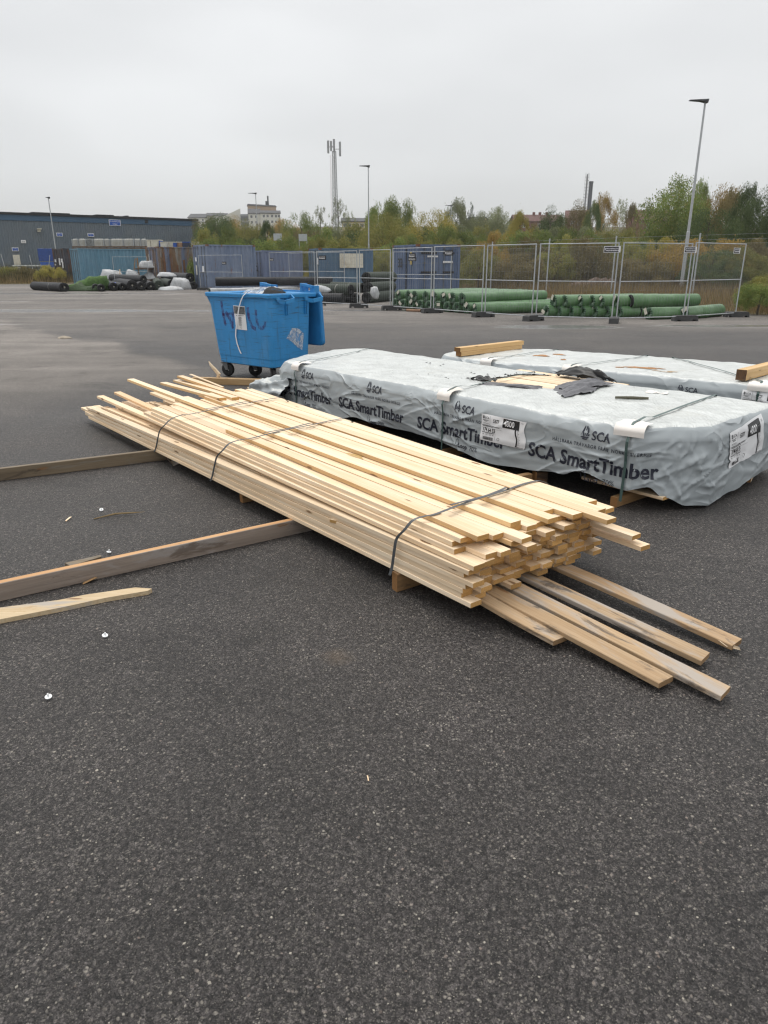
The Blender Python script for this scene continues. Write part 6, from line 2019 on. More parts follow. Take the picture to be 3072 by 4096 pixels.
G().tube([(0, 0, MH - 3.2), (0, 0, MH)], .28, 8).build('top_pole', MT['mast'], mast)
for (x, z0, z1) in ((-1.75, MH - 3.6, MH - .2), (1.75, MH - 4.4, MH - .5), (-.9, MH - 3.0, MH - .3), (.0, MH - 2.4, MH + .2)):
    g = G(); g.box((x - .30, -.5, z0), (x + .30, -.2, z1)); g.bar((x, -.3, (z0 + z1) / 2), (0, 0, (z0 + z1) / 2), .14); g.build('antenna_panel', MT['mast'], mast)
p = AY(2360, 697, 300); zg_ = terr(p.x, p.y); CH = p.z - zg_
MT['steel_chimney'] = simple('dark_chimney_steel', (.10, .105, .115), .5, metal=.3, var=.2, scale=.4)
ch = thing('chimney', 'twin steel chimney, one tube ringed by a pale ladder cage', 'chimney', (p.x, p.y, zg_), 0)
G().tube([(.75, 0, 0), (.75, 0, CH - 2.6)], .75, 14).build('flue', MT['steel_chimney'], ch)
G().tube([(-.9, 0, 0), (-.9, 0, CH)], .32, 12).build('flue', MT['mast'], ch)
G().tube([(.75, 0, CH - 3.0), (.75, 0, CH - 2.5)], .85, 14).build('flue_cap', MT['steel_chimney'], ch)
g = G()
for k in range(int(CH / 1.2)):
    z = .6 + 1.2 * k
    g.tube([(-1.0 + .85 * math.cos(a), .85 * math.sin(a), z) for a in [R(30 * q) for q in range(13)]], .05, 4, caps=False)
for a in (200, 240, 280, 320): g.bar((-1.0 + .85 * math.cos(R(a)), .85 * math.sin(R(a)), .5), (-1.0 + .85 * math.cos(R(a)), .85 * math.sin(R(a)), CH + .5), .06)
g.build('ladder_cage', MT['mast'], ch, kind='stuff')

# ================================================================== warehouse on the left
MT['clad'] = simple('blue_grey_cladding', (.128, .158, .188), .55, var=.10, scale=.5, dirt=(.15, .17, .185), dscale=.35, dlo=.45, dhi=.75)
MT['clad_band'] = simple('blue_band', (.045, .10, .17), .5, var=.1, scale=.4)
MT['roof_dark'] = simple('dark_roof_edge', (.02, .022, .026), .7)
MT['sign_blue'] = simple('blue_sign', (.025, .095, .40), .45, var=.05)
wl0 = AY(-260, HY, 92); wr0 = AY(801, HY, 112)
wa, wb = Vector((wl0.x, wl0.y, 0)), Vector((wr0.x, wr0.y, 0))
WL = (wb - wa).length
wang = math.atan2(wb.y - wa.y, wb.x - wa.x)
WH = HT(878, 112, 801)
ware = thing('warehouse', 'long blue grey corrugated warehouse with blue sign boards', 'warehouse', wa, wang)
g = G(); corr(g, WL, 0, WH - .9, Matrix.Identity(4), .30, .06); g.build('wall', MT['clad'], ware)
g = G(); corr(g, 22, 0, WH - .9, Matrix.Translation((WL, 0, 0)) @ Matrix.Rotation(R(90), 4, 'Z'), .30, .06); g.build('wall', MT['clad'], ware)
g = G(); g.box((-.05, -.06, WH - .9), (WL + .08, .10, WH - .22)); g.box((WL - .06, .10, WH - .9), (WL + .08, 22, WH - .22)); g.build('band', MT['clad_band'], ware)
g = G(); g.box((-.15, -.18, WH - .22), (WL + .2, 22, WH + .06)); g.build('roof', MT['roof_dark'], ware)
for x0, x1 in ((WL * .36, WL * .50), (WL * .60, WL * .67), (WL * .72, WL * .73)):
    g = G(); g.box((x0, 2, WH + .06), (x1, 5, WH + .30)); g.build('roof_unit', MT['roof_dark'], ware)
def wx(u, v):
    """place on the warehouse front, from the photo: (x along the wall, height)"""
    d = ray(u, v)
    c, s_ = math.cos(wang), math.sin(wang)
    n = Vector((-s_, c, 0))
    t = n.dot(wa) / n.dot(d)
    q = d * t
    return (q.x - wa.x) * c + (q.y - wa.y) * s_, CAMZ + d.z * t
def wsign(p0, p1, lines=None, mat='sign_blue', name='sign_board', size=None):
    (x0, z1), (x1, z0) = wx(*p0), wx(*p1)
    g = G(); g.box((x0, -.10, z0), (x1, -.05, z1)); s_ = g.build(name, MT['label_white'], ware)
    g = G(); b = .06; g.box((x0 + b, -.115, z0 + b), (x1 - b, -.101, z1 - b)); g.build('sign_field', MT[mat], s_)
    if lines:
        g = G()
        for txt, zz, sz in lines:
            put_text(g, txt, sz * (z1 - z0), lambda a, b_: ((x0 + x1) / 2 + a, -.122, z0 + zz * (z1 - z0) + b_), align='CENTER', sx=(size or 1))
        g.build('sign_text', MT['label_white' if mat != 'label_white' else 'black_paint'], s_)
    return s_
wsign((434, 878), (483, 904), [('RETUREMBALLAGE', .60, .26), ('TORNA', .20, .26)], size=.95)
wsign((224, 931), (251, 946), [('RETUREMBALLAGE', .56, .22), ('UT', .18, .22)])
wsign((349, 933), (376, 947), [('RETUREMBALLAGE', .56, .22), ('IN', .18, .22)])
wsign((46, 990), (75, 1005), [('RETUREMBALLAGE', .56, .22), ('TORNA', .18, .22)])
wsign((83, 960), (104, 973), [('D3', .22, .70)], mat='label_white')
def wbox(p0, p1, name, mat, d=.4):
    (x0, z1), (x1, z0) = wx(*p0), wx(*p1)
    g = G(); g.box((x0, -d, z0), (x1, -.061, z1)); return g.build(name, mat, ware)
wbox((146, 914), (163, 918), 'wall_lamp', MT['tin_white'], .6); wbox((148, 918), (161, 928), 'wall_lamp', MT['tin_white'], .35)
wbox((578, 880), (592, 893), 'vent', MT['roof_dark'], .12)
(x0, z1), (x1, z0) = wx(50, 1019), wx(82, 1052)
g = G(); g.box((x0, -.12, 0), (x1, -.061, z1)); g.build('door', MT['tin_white'], ware)
(x0, z1), _ = wx(794, 888), 0
g = G(); g.tube([(WL - .2, -.1, z1), (WL + 1.6, -.5, z1 + .02), (WL + 1.7, -.5, z1 - .25)], .07, 6); g.build('pipe', MT['mast'], ware)
g = G(); g.tube([(WL + .12, .5, .0), (WL + .12, .5, WH - 1.2)], .10, 6); g.tube([(WL + .12, 3.0, .0), (WL + .12, 3.0, WH - 1.2)], .10, 6); g.build('downpipe', MT['clad_band'], ware)
wbox((790, 928), (801, 936), 'wall_lamp', MT['mast'], .5)

# crates and tanks standing behind the containers
MT['ibc'] = simple('milky_tank', (.56, .55, .50), .5, var=.1, dirt=(.40, .38, .30), dscale=3)
MT['ibc_dark'] = simple('grey_tank', (.13, .14, .13), .6, var=.15)
MT['pallet'] = simple('pallet_wood', (.17, .12, .08), .85, var=.3)
GI = 'caged liquid tanks behind the teal container'
def ibc(u0, u1, label, mat='ibc', Y=84):
    p0, p1 = AY(u0, HY, Y), AY(u1, HY, Y)
    w = p1.x - p0.x
    z0, z1 = HT(988, Y, u0), HT(955, Y, u0)
    t = thing('liquid_tank', label, 'liquid tank', (p0.x, p0.y, z0 - .0), 0, GI)
    h = z1 - z0
    g = G(); g.grid([rect_ring(.05, .05, w - .05, w - .05, z, .12) for z in (.12, h - .06)] + [rect_ring(.15, .15, w - .15, w - .15, h - .01, .1)], close=True); g.build('tank', MT[mat], t)
    g = G()
    nx = 7
    for i in range(nx + 1):
        x = .02 + (w - .04) * i / nx
        g.bar((x, .0, .1), (x, .0, h - .04), .016)
    for k in range(6): g.bar((.02, 0, .12 + (h - .18) * k / 5), (w - .02, 0, .12 + (h - .18) * k / 5), .016)
    for xx in (0, w): 
        for i in range(nx + 1): g.bar((xx, (w) * i / nx, .1), (xx, w * i / nx, h - .04), .028)
        for k in range(6): g.bar((xx, 0, .12 + (h - .18) * k / 5), (xx, w, .12 + (h - .18) * k / 5), .028)
    g.build('cage', MT['galv'], t, kind='stuff')
    g = G(); g.box((0, 0, 0), (w, w, .09)); g.build('pallet', MT['pallet'], t)
    for zz in (1,):
        pass
    return t
tl = ['first caged milky tank from the charcoal container, above the teal one', 'second caged milky tank from the charcoal container', 'grey caged tank between the milky ones above the teal container', 'third milky caged tank, right after the grey one', 'fourth milky caged tank above the middle of the teal container', 'fifth milky caged tank above the teal container', 'sixth milky caged tank above the teal container', 'seventh milky caged tank above the teal container', 'last milky caged tank, next to the blue crates']
for k, (u0, u1, m) in enumerate([(299, 322, 'ibc'), (324, 353, 'ibc'), (354, 381, 'ibc_dark'), (383, 424, 'ibc'), (425, 447, 'ibc'), (450, 501, 'ibc'), (502, 543, 'ibc'), (544, 570, 'ibc'), (571, 594, 'ibc')]): ibc(u0, u1, tl[k], m)
# the lower tanks carrying them (hidden by the containers) keep them from floating
g = G()
p0, p1 = AY(297, HY, 84), AY(815, HY, 84)
GS = 'crates stacked behind the rusty container'
for k, (u0, u1, m, lab) in enumerate([(596, 610, 'tin_white', 'narrow white crate beside the last milky tank'), (602, 611, 'sign_blue', 'narrow blue crate beside the last milky tank'), (612, 637, 'tin_white', 'white topped crate next to the blue one, above the rusty container'), (640, 649, 'sign_blue', 'slim blue crate between two white ones'), (649, 674, 'ibc', 'cream crate beside the slim blue one'), (677, 699, 'tin_white', 'white crate just before the blue and orange crates'), (700, 710, 'sign_blue', 'blue crate beside the orange crate'), (711, 735, 'orange_crate', 'orange tan crate among the white and blue ones'), (737, 765, 'navy_crate', 'navy crate with blue rims next to the orange one'), (767, 790, 'tin_white', 'white crate above the corner of the worn blue container'), (792, 812, 'ibc', 'last pale crate, beside the warehouse corner')]):
    if m == 'orange_crate' and m not in MT: MT[m] = simple('tan_crate', (.42, .25, .14), .7)
    if m == 'navy_crate' and m not in MT: MT[m] = simple('navy_crate', (.03, .04, .075), .6)
    Y = 80 + .6 * (k % 2)
    q0, q1 = AY(u0, HY, Y), AY(u1, HY, Y)
    z0, z1 = HT(1000, Y, u0), HT(959 + (8 if k > 3 else 0), Y, u0)
    c = thing('crate', lab, 'crate', (q0.x, q0.y, 0), 0, GS)
    w = q1.x - q0.x
    g = G(); g.box((0, 0, 0), (w, 1.1, z1 - .08)); g.build('crate_body', MT[m], c)
    g = G(); g.box((-.02, -.03, z1 - .08), (w + .02, 1.13, z1)); g.build('crate_rim', MT['sign_blue'] if m == 'navy_crate' else MT['tin_white'], c)
# racks that carry the tanks
g = G()
for k in range(12):
    x = p0.x + (AY(594, HY, 84).x - p0.x) * k / 11
    g.bar((x - p0.x, .3, 0), (x - p0.x, .3, HT(989, 84, 300)), .12)
g.box((0, .0, HT(990.5, 84, 300) - .1), (AY(594, HY, 84).x - p0.x, 1.2, HT(990.5, 84, 300)))
o = g.build('tank_rack', MT['pallet']); o.location = (p0.x, p0.y, 0)
tag(o, 'low rack behind the teal container carrying the caged tanks', 'rack')
# blue tarped skip, pallets of pipes and poles in the weeds on the far left
p = GZ(165, 1075, 0); Y = 86
q0, q1 = AY(159, HY, Y), AY(216, HY, Y)
zt_ = HT(993, Y, 180)
sk = thing('skip', 'blue skip with a tarp standing before the warehouse wall', 'skip', (q0.x, q0.y, 0), 0)
w = q1.x - q0.x
g = G(); g.box((.05, 0, .3), (w - .05, 1.4, zt_ * .55)); g.build('skip_body', MT['sign_blue'], sk)
g = G(); g.box((0, -.05, zt_ * .58), (w, 1.45, zt_ - .05)); g.grid([[(w * i / 8, -.06 + 1.5 * j / 3, zt_ - .05 + .10 * noise.noise((i * .9, j * 1.3, 2))) for i in range(9)] for j in range(4)]); g.build('tarp', simple('navy_tarp', (.02, .06, .24), .4, var=.3, bump=.8, bscale=4), sk)
MT['pipe_bundle'] = simple('pale_galvanised_stack', (.42, .44, .42), .5, var=.3, scale=4)
for k, (u0, u1, v0, v1, lab) in enumerate([(48, 92, 1048, 1066, 'low stack of pale poles behind the weeds, nearest the frame edge'), (95, 165, 1048, 1062, 'longer stack of pale poles behind the weeds, by the blue skip')]):
    Y = 80; q0, q1 = AY(u0, HY, Y), AY(u1, HY, Y)
    st_ = thing('pole_stack', lab, 'pole stack', (q0.x, q0.y, 0), 0, 'stacks of pale poles')
    zt_ = HT(v0, Y, u0)
    for r_ in range(4):
        for c_ in range(3):
            G().tube([(0, c_ * .22, .12 + zt_ * r_ / 4.2), (q1.x - q0.x, c_ * .22, .12 + zt_ * r_ / 4.2)], .10, 6).build('pole', MT['pipe_bundle'], st_)
for k, (u, v0, v1, dx, lab) in enumerate([(10, 1015, 1075, .35, 'slanting grey pole in the weeds, nearest the frame edge'), (123, 1020, 1062, .25, 'slanting grey pole in the weeds by the pale stacks'), (205, 1020, 1060, -.6, 'grey pole leaning on the blue skip')]):
    Y = 74; p = AY(u, HY, Y)
    o = G().tube([(dx, 0, 0), (0, 0, HT(v0, Y, u))], .035, 6).build('leaning_pole', MT['galv']); o.location = (p.x, p.y, 0)
    tag(o, lab, 'pole', 'leaning poles in the weeds')

# ================================================================== houses far behind
MT['render_white'] = simple('white_render', (.60, .59, .53), .8, var=.05, scale=.2)
MT['render_tan'] = simple('tan_render', (.40, .29, .19), .8, var=.1, scale=.2)
MT['roof_grey'] = simple('dark_grey_roof', (.055, .057, .062), .75, var=.15, scale=.4)
MT['roof_red'] = simple('brown_red_roof', (.105, .05, .042), .8, var=.2, scale=.5)
MT['brick'] = simple('red_brick_wall', (.16, .07, .055), .85, var=.2, scale=.5)
MT['ochre'] = simple('ochre_wall', (.50, .40, .22), .8, var=.08, scale=.3)
MT['pane'] = simple('dim_pane', (.05, .056, .065), .12)
MT['win_frame'] = simple('white_window_frame', (.62, .62, .60), .6)
MT['balcony'] = simple('grey_balcony', (.16, .175, .19), .5, var=.2, scale=1)
def window(parent, M, x, z, w, h):
    g = G()
    for a in ((-w / 2, -.05, -h / 2, w / 2, .0, -h / 2 + .1), (-w / 2, -.05, h / 2 - .1, w / 2, .0, h / 2), (-w / 2, -.05, -h / 2 + .1, -w / 2 + .1, .0, h / 2 - .1), (w / 2 - .1, -.05, -h / 2 + .1, w / 2, .0, h / 2 - .1), (-.05, -.05, -h / 2 + .1, .05, .0, h / 2 - .1)):
        g.box((x + a[0], a[1], z + a[2]), (x + a[3], a[4], z + a[5]), 0, M)
    f = g.build('window', MT['win_frame'], parent)
    g = G(); g.box((x - w / 2 + .1, -.03, z - h / 2 + .1), (x + w / 2 - .1, -.004, z + h / 2 - .1), 0, M); g.build('pane', MT['pane'], f)
def gable(g, w, d, z0, zr, over=.4, M=None, m=0):
    """a saddle roof, ridge along x"""
    vs = [Vector(p) for p in ((-over, -over, z0), (w + over, -over, z0), (w + over, d / 2, zr), (-over, d / 2, zr), (-over, d + over, z0), (w + over, d + over, z0))]
    vs2 = [v - Vector((0, 0, .35)) for v in vs]
    if M: vs, vs2 = [M @ v for v in vs], [M @ v for v in vs2]
    g.add(vs + vs2, [(0, 1, 2, 3), (3, 2, 5, 4), (6, 9, 8, 7), (9, 10, 11, 8), (0, 6, 7, 1), (4, 5, 11, 10), (0, 3, 9, 6), (3, 4, 10, 9), (1, 7, 8, 2), (2, 8, 11, 5)], m)
def block(label, u0, u1, v_eave, v_ridge, Y, depth, mat, roof, rows, cols, rz=0.0, cat='apartment block', name='apartment_block', group=None, storey=3.0, ww=1.3, wh=1.5, side=False, hidden=12):
    p0, p1 = AY(u0, HY, Y), AY(u1, HY, Y)
    zg_ = terr(p0.x, p0.y) - 1
    w = (p1.x - p0.x) / max(.3, math.cos(rz))
    ze_, zr_ = HT(v_eave, Y, u0) - zg_, HT(v_ridge, Y, u0) - zg_
    h = thing(name, label, cat, (p0.x, p0.y, zg_), rz, group)
    g = G(); g.box((0, 0, 0), (w, depth, ze_))
    g.add([(0, 0, ze_), (0, depth, ze_), (0, depth / 2, zr_ - .3)], [(0, 2, 1)]); g.add([(w, 0, ze_), (w, depth, ze_), (w, depth / 2, zr_ - .3)], [(0, 1, 2)])
    g.build('wall', mat, h)
    g = G(); gable(g, w, depth, ze_, zr_); rf = g.build('roof', roof, h)
    I = Matrix.Identity(4)
    for r_ in range(rows):
        for c in cols: window(h, I, w * c, ze_ - 1.7 - storey * r_, ww, wh)
    if side:
        M = Matrix.Rotation(R(-90), 4, 'Z')
        Ml = Matrix(((0, 1, 0, 0), (-1, 0, 0, 0), (0, 0, 1, 0), (0, 0, 0, 1)))
        M2 = Matrix.Translation((0, depth, 0)) @ Matrix.Rotation(R(-90), 4, 'Z')
        for r_ in range(rows):
            for c in (.3, .5, .7): window(h, M2, depth * c, ze_ - 1.7 - storey * r_, ww, wh)
    return h, w, ze_, zr_, rf
# the tall white block: two wings, tan upper floor
h, w, ze_, zr_, rf = block('white apartment block with tan top floor and a balcony tower', 1052, 1128, 851, 838, 440, 12, MT['render_white'], MT['roof_grey'], 5, (.17, .36, .58, .78, .93), R(10), side=True)
wing = G(); wing.box((-6.8, 2.0, 0), (-.02, 13, ze_ - .2)); wing.build('wall', MT['render_white'], h)
g = G(); gable(g, 6.8, 11, ze_ - .2, ze_ + 2.6, .3, Matrix.Translation((-6.8, 2.0, 0))); g.build('roof', MT['roof_grey'], h)
for r_ in range(5):
    for x in (-5.1, -2.4): window(h, Matrix.Translation((0, 2.0, 0)), x, ze_ - 2.0 - 3 * r_, 1.3, 1.5)
tw = G(); tw.box((-11.2, 4, 0), (-6.82, 13, ze_ - .6)); tw.build('balcony_tower', MT['balcony'], h)
for r_ in range(7):
    g = G(); g.box((-11.3, 3.2, ze_ - 1.8 - 3 * r_), (-6.9, 3.98, ze_ - 1.0 - 3 * r_)); g.build('balcony', MT['mast'], h)
wg = G(); wg.box((-24, 7, 0), (-11.22, 19, ze_ - 3)); wg.add([(-24, 7, ze_ - 3), (-11.22, 7, ze_ - 3), (-11.22, 7, ze_ + 2.6)], [(0, 1, 2)]); wg.build('wall', MT['render_white'], h)
for r_ in range(4):
    for x in (-19, -15): window(h, Matrix.Translation((0, 7, 0)), x, ze_ - 4.8 - 3 * r_, 1.3, 1.5)
g = G(); g.hexa([(-7, 12.2, ze_ - 1), (9.5, 12.2, ze_ - 1), (9.5, 22, ze_ - 1), (-7, 22, ze_ - 1), (-7, 12.2, ze_ + 4.6), (9.5, 12.2, ze_ + 4.2), (9.5, 22, ze_ + 4.2), (-7, 22, ze_ + 4.6)]); g.build('top_floor', MT['render_tan'], h)
g = G(); g.hexa([(-7.3, 11.8, ze_ + 4.62), (9.9, 11.8, ze_ + 4.22), (9.9, 22, ze_ + 4.22), (-7.3, 22, ze_ + 4.62), (-6.8, 12.4, ze_ + 5.5), (9.0, 12.4, ze_ + 4.9), (9.0, 22, ze_ + 4.9), (-6.8, 22, ze_ + 5.5)]); g.build('roof', MT['roof_grey'], h)
g = G(); g.bar((5, 14, ze_ + 5), (5, 14, ze_ + 10), .9); g.bar((4.2, 14, ze_ + 5), (4.2, 14, ze_ + 7.2), 1.4); g.build('roof_mast', MT['roof_grey'], h)
block('second white apartment block, farther off beside the warehouse roof', 845, 921, 862, 849, 500, 12, MT['render_white'], MT['roof_grey'], 5, (.12, .32, .5, .68, .86), R(14))
block('pale flat end of a white block peeking over the warehouse', 768, 842, 870, 853, 520, 12, MT['render_white'], MT['roof_grey'], 4, (.2, .5, .8), R(-8))
block('long low cream house with a dark roof behind the wispy trees', 1372, 1482, 884, 869, 330, 9, MT['ochre'], MT['roof_grey'], 2, (.1, .25, .4, .55, .7, .85), R(4), 'house', 'house', 'houses on the rise beyond the trees', ww=1.6)
hh, w, ze_, zr_, rf = block('ochre gabled house with a dark side roof beside the conifer', 1848, 1905, 893, 867, 300, 8, MT['ochre'], MT['roof_grey'], 2, (.15, .4, .65), R(-40), 'house', 'house', 'houses on the rise beyond the trees')
hh, w, ze_, zr_, rf = block('red brick house with a wide brown roof and white windows', 2052, 2240, 884, 855, 300, 10, MT['brick'], MT['roof_red'], 2, (.18, .50, .60, .80), R(3), 'house', 'house', 'houses on the rise beyond the trees')
for x in (.42, .55, .70): g = G(); g.box((w * x, 4.5, zr_ - .8), (w * x + .9, 5.4, zr_ + .9)); g.build('chimney_stack', MT['brick'], rf)
block('brown house gable half hidden behind the orange birch', 2250, 2335, 872, 838, 270, 9, MT['brick'], MT['roof_red'], 1, (.3, .6), R(-12), 'house', 'house', 'houses on the rise beyond the trees')
block('dark roofed house showing beside the big green tree', 2548, 2700, 880, 835, 240, 10, MT['brick'], MT['roof_red'], 1, (.2, .5), R(10), 'house', 'house', 'houses on the rise beyond the trees')
# rocks in the rough ground
rmat = simple('reddish_rock', (.15, .108, .088), .9, var=.3, scale=3, bump=.8, bscale=5)
for k, (u, v, w_, h_, lab) in enumerate([(2395, 1118, 2.3, 1.0, 'largest reddish rock of the heap behind the fence'), (2325, 1125, 1.9, .65, 'low reddish rock sloping down beside the largest'), (2452, 1122, 1.5, .8, 'reddish rock on the lamp post side of the heap'), (2405, 1128, .9, .35, 'small pale rock at the front of the heap')]):
    Y = 44.0 - k * .4
    p = AY(u, HY, Y)
    lump('rock', lab, 'rock', [(-w_ / 2, -.6, 0), (w_ / 2, -.5, 0), (w_ / 2, .8, 0), (-w_ / 2, .8, 0), (-w_ * .05, -.1, h_), (w_ * .25, .3, h_ * .8), (-w_ * .36, .2, h_ * .4)], rmat, (p.x, p.y, .0), 0, k + 2, amp=.16, group='rocks heaped behind the fence', flat=-.2, sub=1, soft=False)
# a lane bollard with orange mark seen over the fence
p = AY(1990, 985, 47)

# ================================================================== vegetation
MT['bark'] = simple('grey_brown_bark', (.085, .068, .052), .9, var=.3, scale=8, bump=.8)
MT['birch_bark'] = simple('pale_birch_bark', (.36, .34, .30), .8, var=.4, scale=10)
LEAF = {
    'green': leaf_mat('mid_green_leaves', (0.153, 0.205, 0.053), (0.216, 0.271, 0.077), (0.094, 0.132, 0.042), (0.294, 0.268, 0.082)),
    'dark': leaf_mat('dark_green_leaves', (0.085, 0.119, 0.045), (0.133, 0.175, 0.063), (0.062, 0.092, 0.037)),
    'olive': leaf_mat('olive_leaves', (0.231, 0.234, 0.068), (0.294, 0.280, 0.084), (0.156, 0.178, 0.057), (0.353, 0.283, 0.088)),
    'yellow': leaf_mat('yellowing_leaves', (0.407, 0.332, 0.078), (0.312, 0.292, 0.080), (0.225, 0.232, 0.065), (0.470, 0.349, 0.088)),
    'orange': leaf_mat('orange_brown_leaves', (0.353, 0.238, 0.070), (0.418, 0.290, 0.088), (0.250, 0.193, 0.065), (0.411, 0.298, 0.082)),
    'brown': leaf_mat('brown_leaves', (0.199, 0.161, 0.072), (0.257, 0.209, 0.095), (0.147, 0.131, 0.061)),
    'greygreen': leaf_mat('grey_green_leaves', (0.209, 0.229, 0.113), (0.268, 0.286, 0.147), (0.158, 0.184, 0.097)),
    'needle': leaf_mat('dark_needles', (0.053, 0.079, 0.042), (0.081, 0.107, 0.055), (0.038, 0.060, 0.034)),
}
def leaf_quads(C, S, rs, droop=0.0):
    """one small bent leaf spray (two triangles) at every centre"""
    n = len(C)
    a = rs.normal(size=(n, 3)); a /= np.linalg.norm(a, axis=1, keepdims=True) + 1e-9
    b = rs.normal(size=(n, 3)); b -= a * (a * b).sum(1, keepdims=True); b /= np.linalg.norm(b, axis=1, keepdims=True) + 1e-9
    a[:, 2] -= droop
    S = S[:, None]
    V = np.stack([C - a * S, C + b * S * .55, C + a * S, C - b * S * .55], 1).reshape(-1, 3)
    F = np.arange(4 * n).reshape(n, 4)
    return V, F
def crown_mesh(name, kind, n, leaf, seed):
    """a crown of unit height (z 0..1) and unit radius, made of leaf sprays gathered in uneven clumps on branching ends"""
    rs = np.random.default_rng(seed)
    cl = []
    if kind == 'round':
        for _ in range(58):
            d = rs.normal(size=3); d /= np.linalg.norm(d)
            rr = .55 + .45 * rs.random() ** .6
            p = np.array([d[0] * .80 * rr, d[1] * .80 * rr, .52 + d[2] * .46 * rr])
            if p[2] < .10: p[0] *= .75; p[1] *= .75
            cl.append((p, .16 + .16 * rs.random()))
    elif kind == 'tall':
        for _ in range(66):
            z = rs.random() ** .85
            w = (.30 + .70 * math.sin(math.pi * min(1, (z * .85 + .12)))) * (1 - .55 * smooth(.75, 1, z))
            a = rs.random() * 6.283; r = w * (.35 + .65 * rs.random() ** .5) * .92
            cl.append((np.array([math.cos(a) * r, math.sin(a) * r, .06 + .92 * z]), .11 + .12 * rs.random()))
    elif kind == 'wispy':
        for _ in range(42):
            z = rs.random() ** .8
            w = .25 + .75 * math.sin(math.pi * (z * .8 + .15))
            a = rs.random() * 6.283; r = w * rs.random() ** .6
            cl.append((np.array([math.cos(a) * r, math.sin(a) * r, .1 + .9 * z]), .07 + .09 * rs.random()))
    elif kind == 'bush':
        for _ in range(60):
            a = rs.random() * 6.283; r = rs.random() ** .5
            z = (1 - .55 * r * r) * (.25 + .75 * rs.random() ** .6)
            cl.append((np.array([math.cos(a) * r * .9, math.sin(a) * r * .9, z * .95]), .13 + .12 * rs.random()))
    elif kind == 'conifer':
        for k in range(15):
            z = .06 + .92 * k / 14
            w = (1 - z) ** .85
            for j in range(max(2, int(9 * w))):
                a = rs.random() * 6.283
                cl.append((np.array([math.cos(a) * w * .75, math.sin(a) * w * .75, z - .03]), .05 + .17 * w))
    W_ = np.array([c[1] ** 2 for c in cl]); W_ /= W_.sum()
    idx = rs.choice(len(cl), n, p=W_)
    P = np.array([c[0] for c in cl])[idx]; Rr = np.array([c[1] for c in cl])[idx][:, None]
    d = rs.normal(size=(n, 3)); d /= np.linalg.norm(d, axis=1, keepdims=True)
    C = P + d * Rr * (rs.random((n, 1)) ** .45) * np.array([1, 1, .72])
    # stray sprays that fray the outline
    k = n // 14
    C[:k] += rs.normal(size=(k, 3)) * .055
    S = leaf * (.6 + .8 * rs.random(n))
    V, F = leaf_quads(C, S, rs, .25)
    V[:, 2] = np.maximum(V[:, 2], 0.0)
    me = bpy.data.meshes.new(name)
    nq = len(F)
    me.vertices.add(len(V)); me.vertices.foreach_set('co', V.astype(np.float32).ravel())
    me.loops.add(nq * 4); me.loops.foreach_set('vertex_index', F.astype(np.int32).ravel())
    me.polygons.add(nq); me.polygons.foreach_set('loop_start', np.arange(0, nq * 4, 4, dtype=np.int32)); me.polygons.foreach_set('loop_total', np.full(nq, 4, np.int32))
    me.materials.append(LEAF['green'])
    me.update(calc_edges=True)
    return me
CROWN = {'round': [crown_mesh('crown', 'round', 24000, .0145, s_) for s_ in (1, 2, 3)], 'tall': [crown_mesh('crown', 'tall', 18000, .0145, s_) for s_ in (4, 5)], 'wispy': [crown_mesh('crown', 'wispy', 4200, .015, s_) for s_ in (6, 7)],
         'bush': [crown_mesh('crown', 'bush', 19000, .018, s_) for s_ in (8, 9, 10, 11)], 'conifer': [crown_mesh('crown', 'conifer', 11000, .018, s_) for s_ in (12,)]}
rt = random.Random(5)
def trunk_geo(h, r, seed, limbs=7, spread=1.0):
    g = G()
    q = random.Random(seed)
    P = [Vector((.10 * r * 8 * noise.noise((i * .5, seed, 0)), .1 * r * 8 * noise.noise((i * .5, seed, 5)), h * i / 6)) for i in range(7)]
    P[0] = Vector((0, 0, -.3))
    g.tube(P, [r * (1 - .78 * i / 6) for i in range(7)], 7)
    for k in range(limbs):
        f = .30 + .62 * k / max(1, limbs - 1)
        i = int(f * 6); p = P[min(i, 5)].lerp(P[min(i + 1, 6)], f * 6 - i)
        a = q.uniform(0, 6.28); L_ = spread * (1.05 - f * .6) * q.uniform(.7, 1.1)
        d = Vector((math.cos(a), math.sin(a), q.uniform(.5, 1.0)))
        g.tube([p, p + d * L_ * .45 + Vector((0, 0, .02 * h)), p + d * L_ * .8 + Vector((0, 0, .06 * h))], [r * .38, r * .22, r * .06], 5, caps=False)
    return g
def tree(label, u, v_top, Y, width, leaf='green', kind='round', group='trees beyond the yard', base=None, bark='bark', cat='tree', name=None, crown_from=.22, depth=None):
    """u, v_top: where the photo shows the top; Y: distance; width: metres across"""
    p = AY(u, v_top, Y)
    zg_ = terr(p.x, p.y)
    Hh = max(1.2, p.z - zg_)
    root = thing(name or ('conifer' if kind == 'conifer' else 'tree'), label, cat, (p.x, p.y, zg_), rt.uniform(0, 6.28), group)
    me = rt.choice(CROWN[kind])
    c = bpy.data.objects.new('crown', me)
    COL.objects.link(c); c.parent = root
    cf = crown_from if kind != 'bush' else .0
    c.location = (0, 0, Hh * cf)
    c.scale = (width / 2 * 1.05, (depth or width) / 2 * 1.05, Hh * (1 - cf) * 1.02)
    c.material_slots[0].link = 'OBJECT'
    c.material_slots[0].material = LEAF[leaf]
    t = trunk_geo(Hh * (.9 if kind != 'bush' else .7), .011 * Hh + .03, rt.randint(0, 999), 9 if kind != 'conifer' else 0, width * .42)
    t.build('trunk', MT[bark], root)
    return root
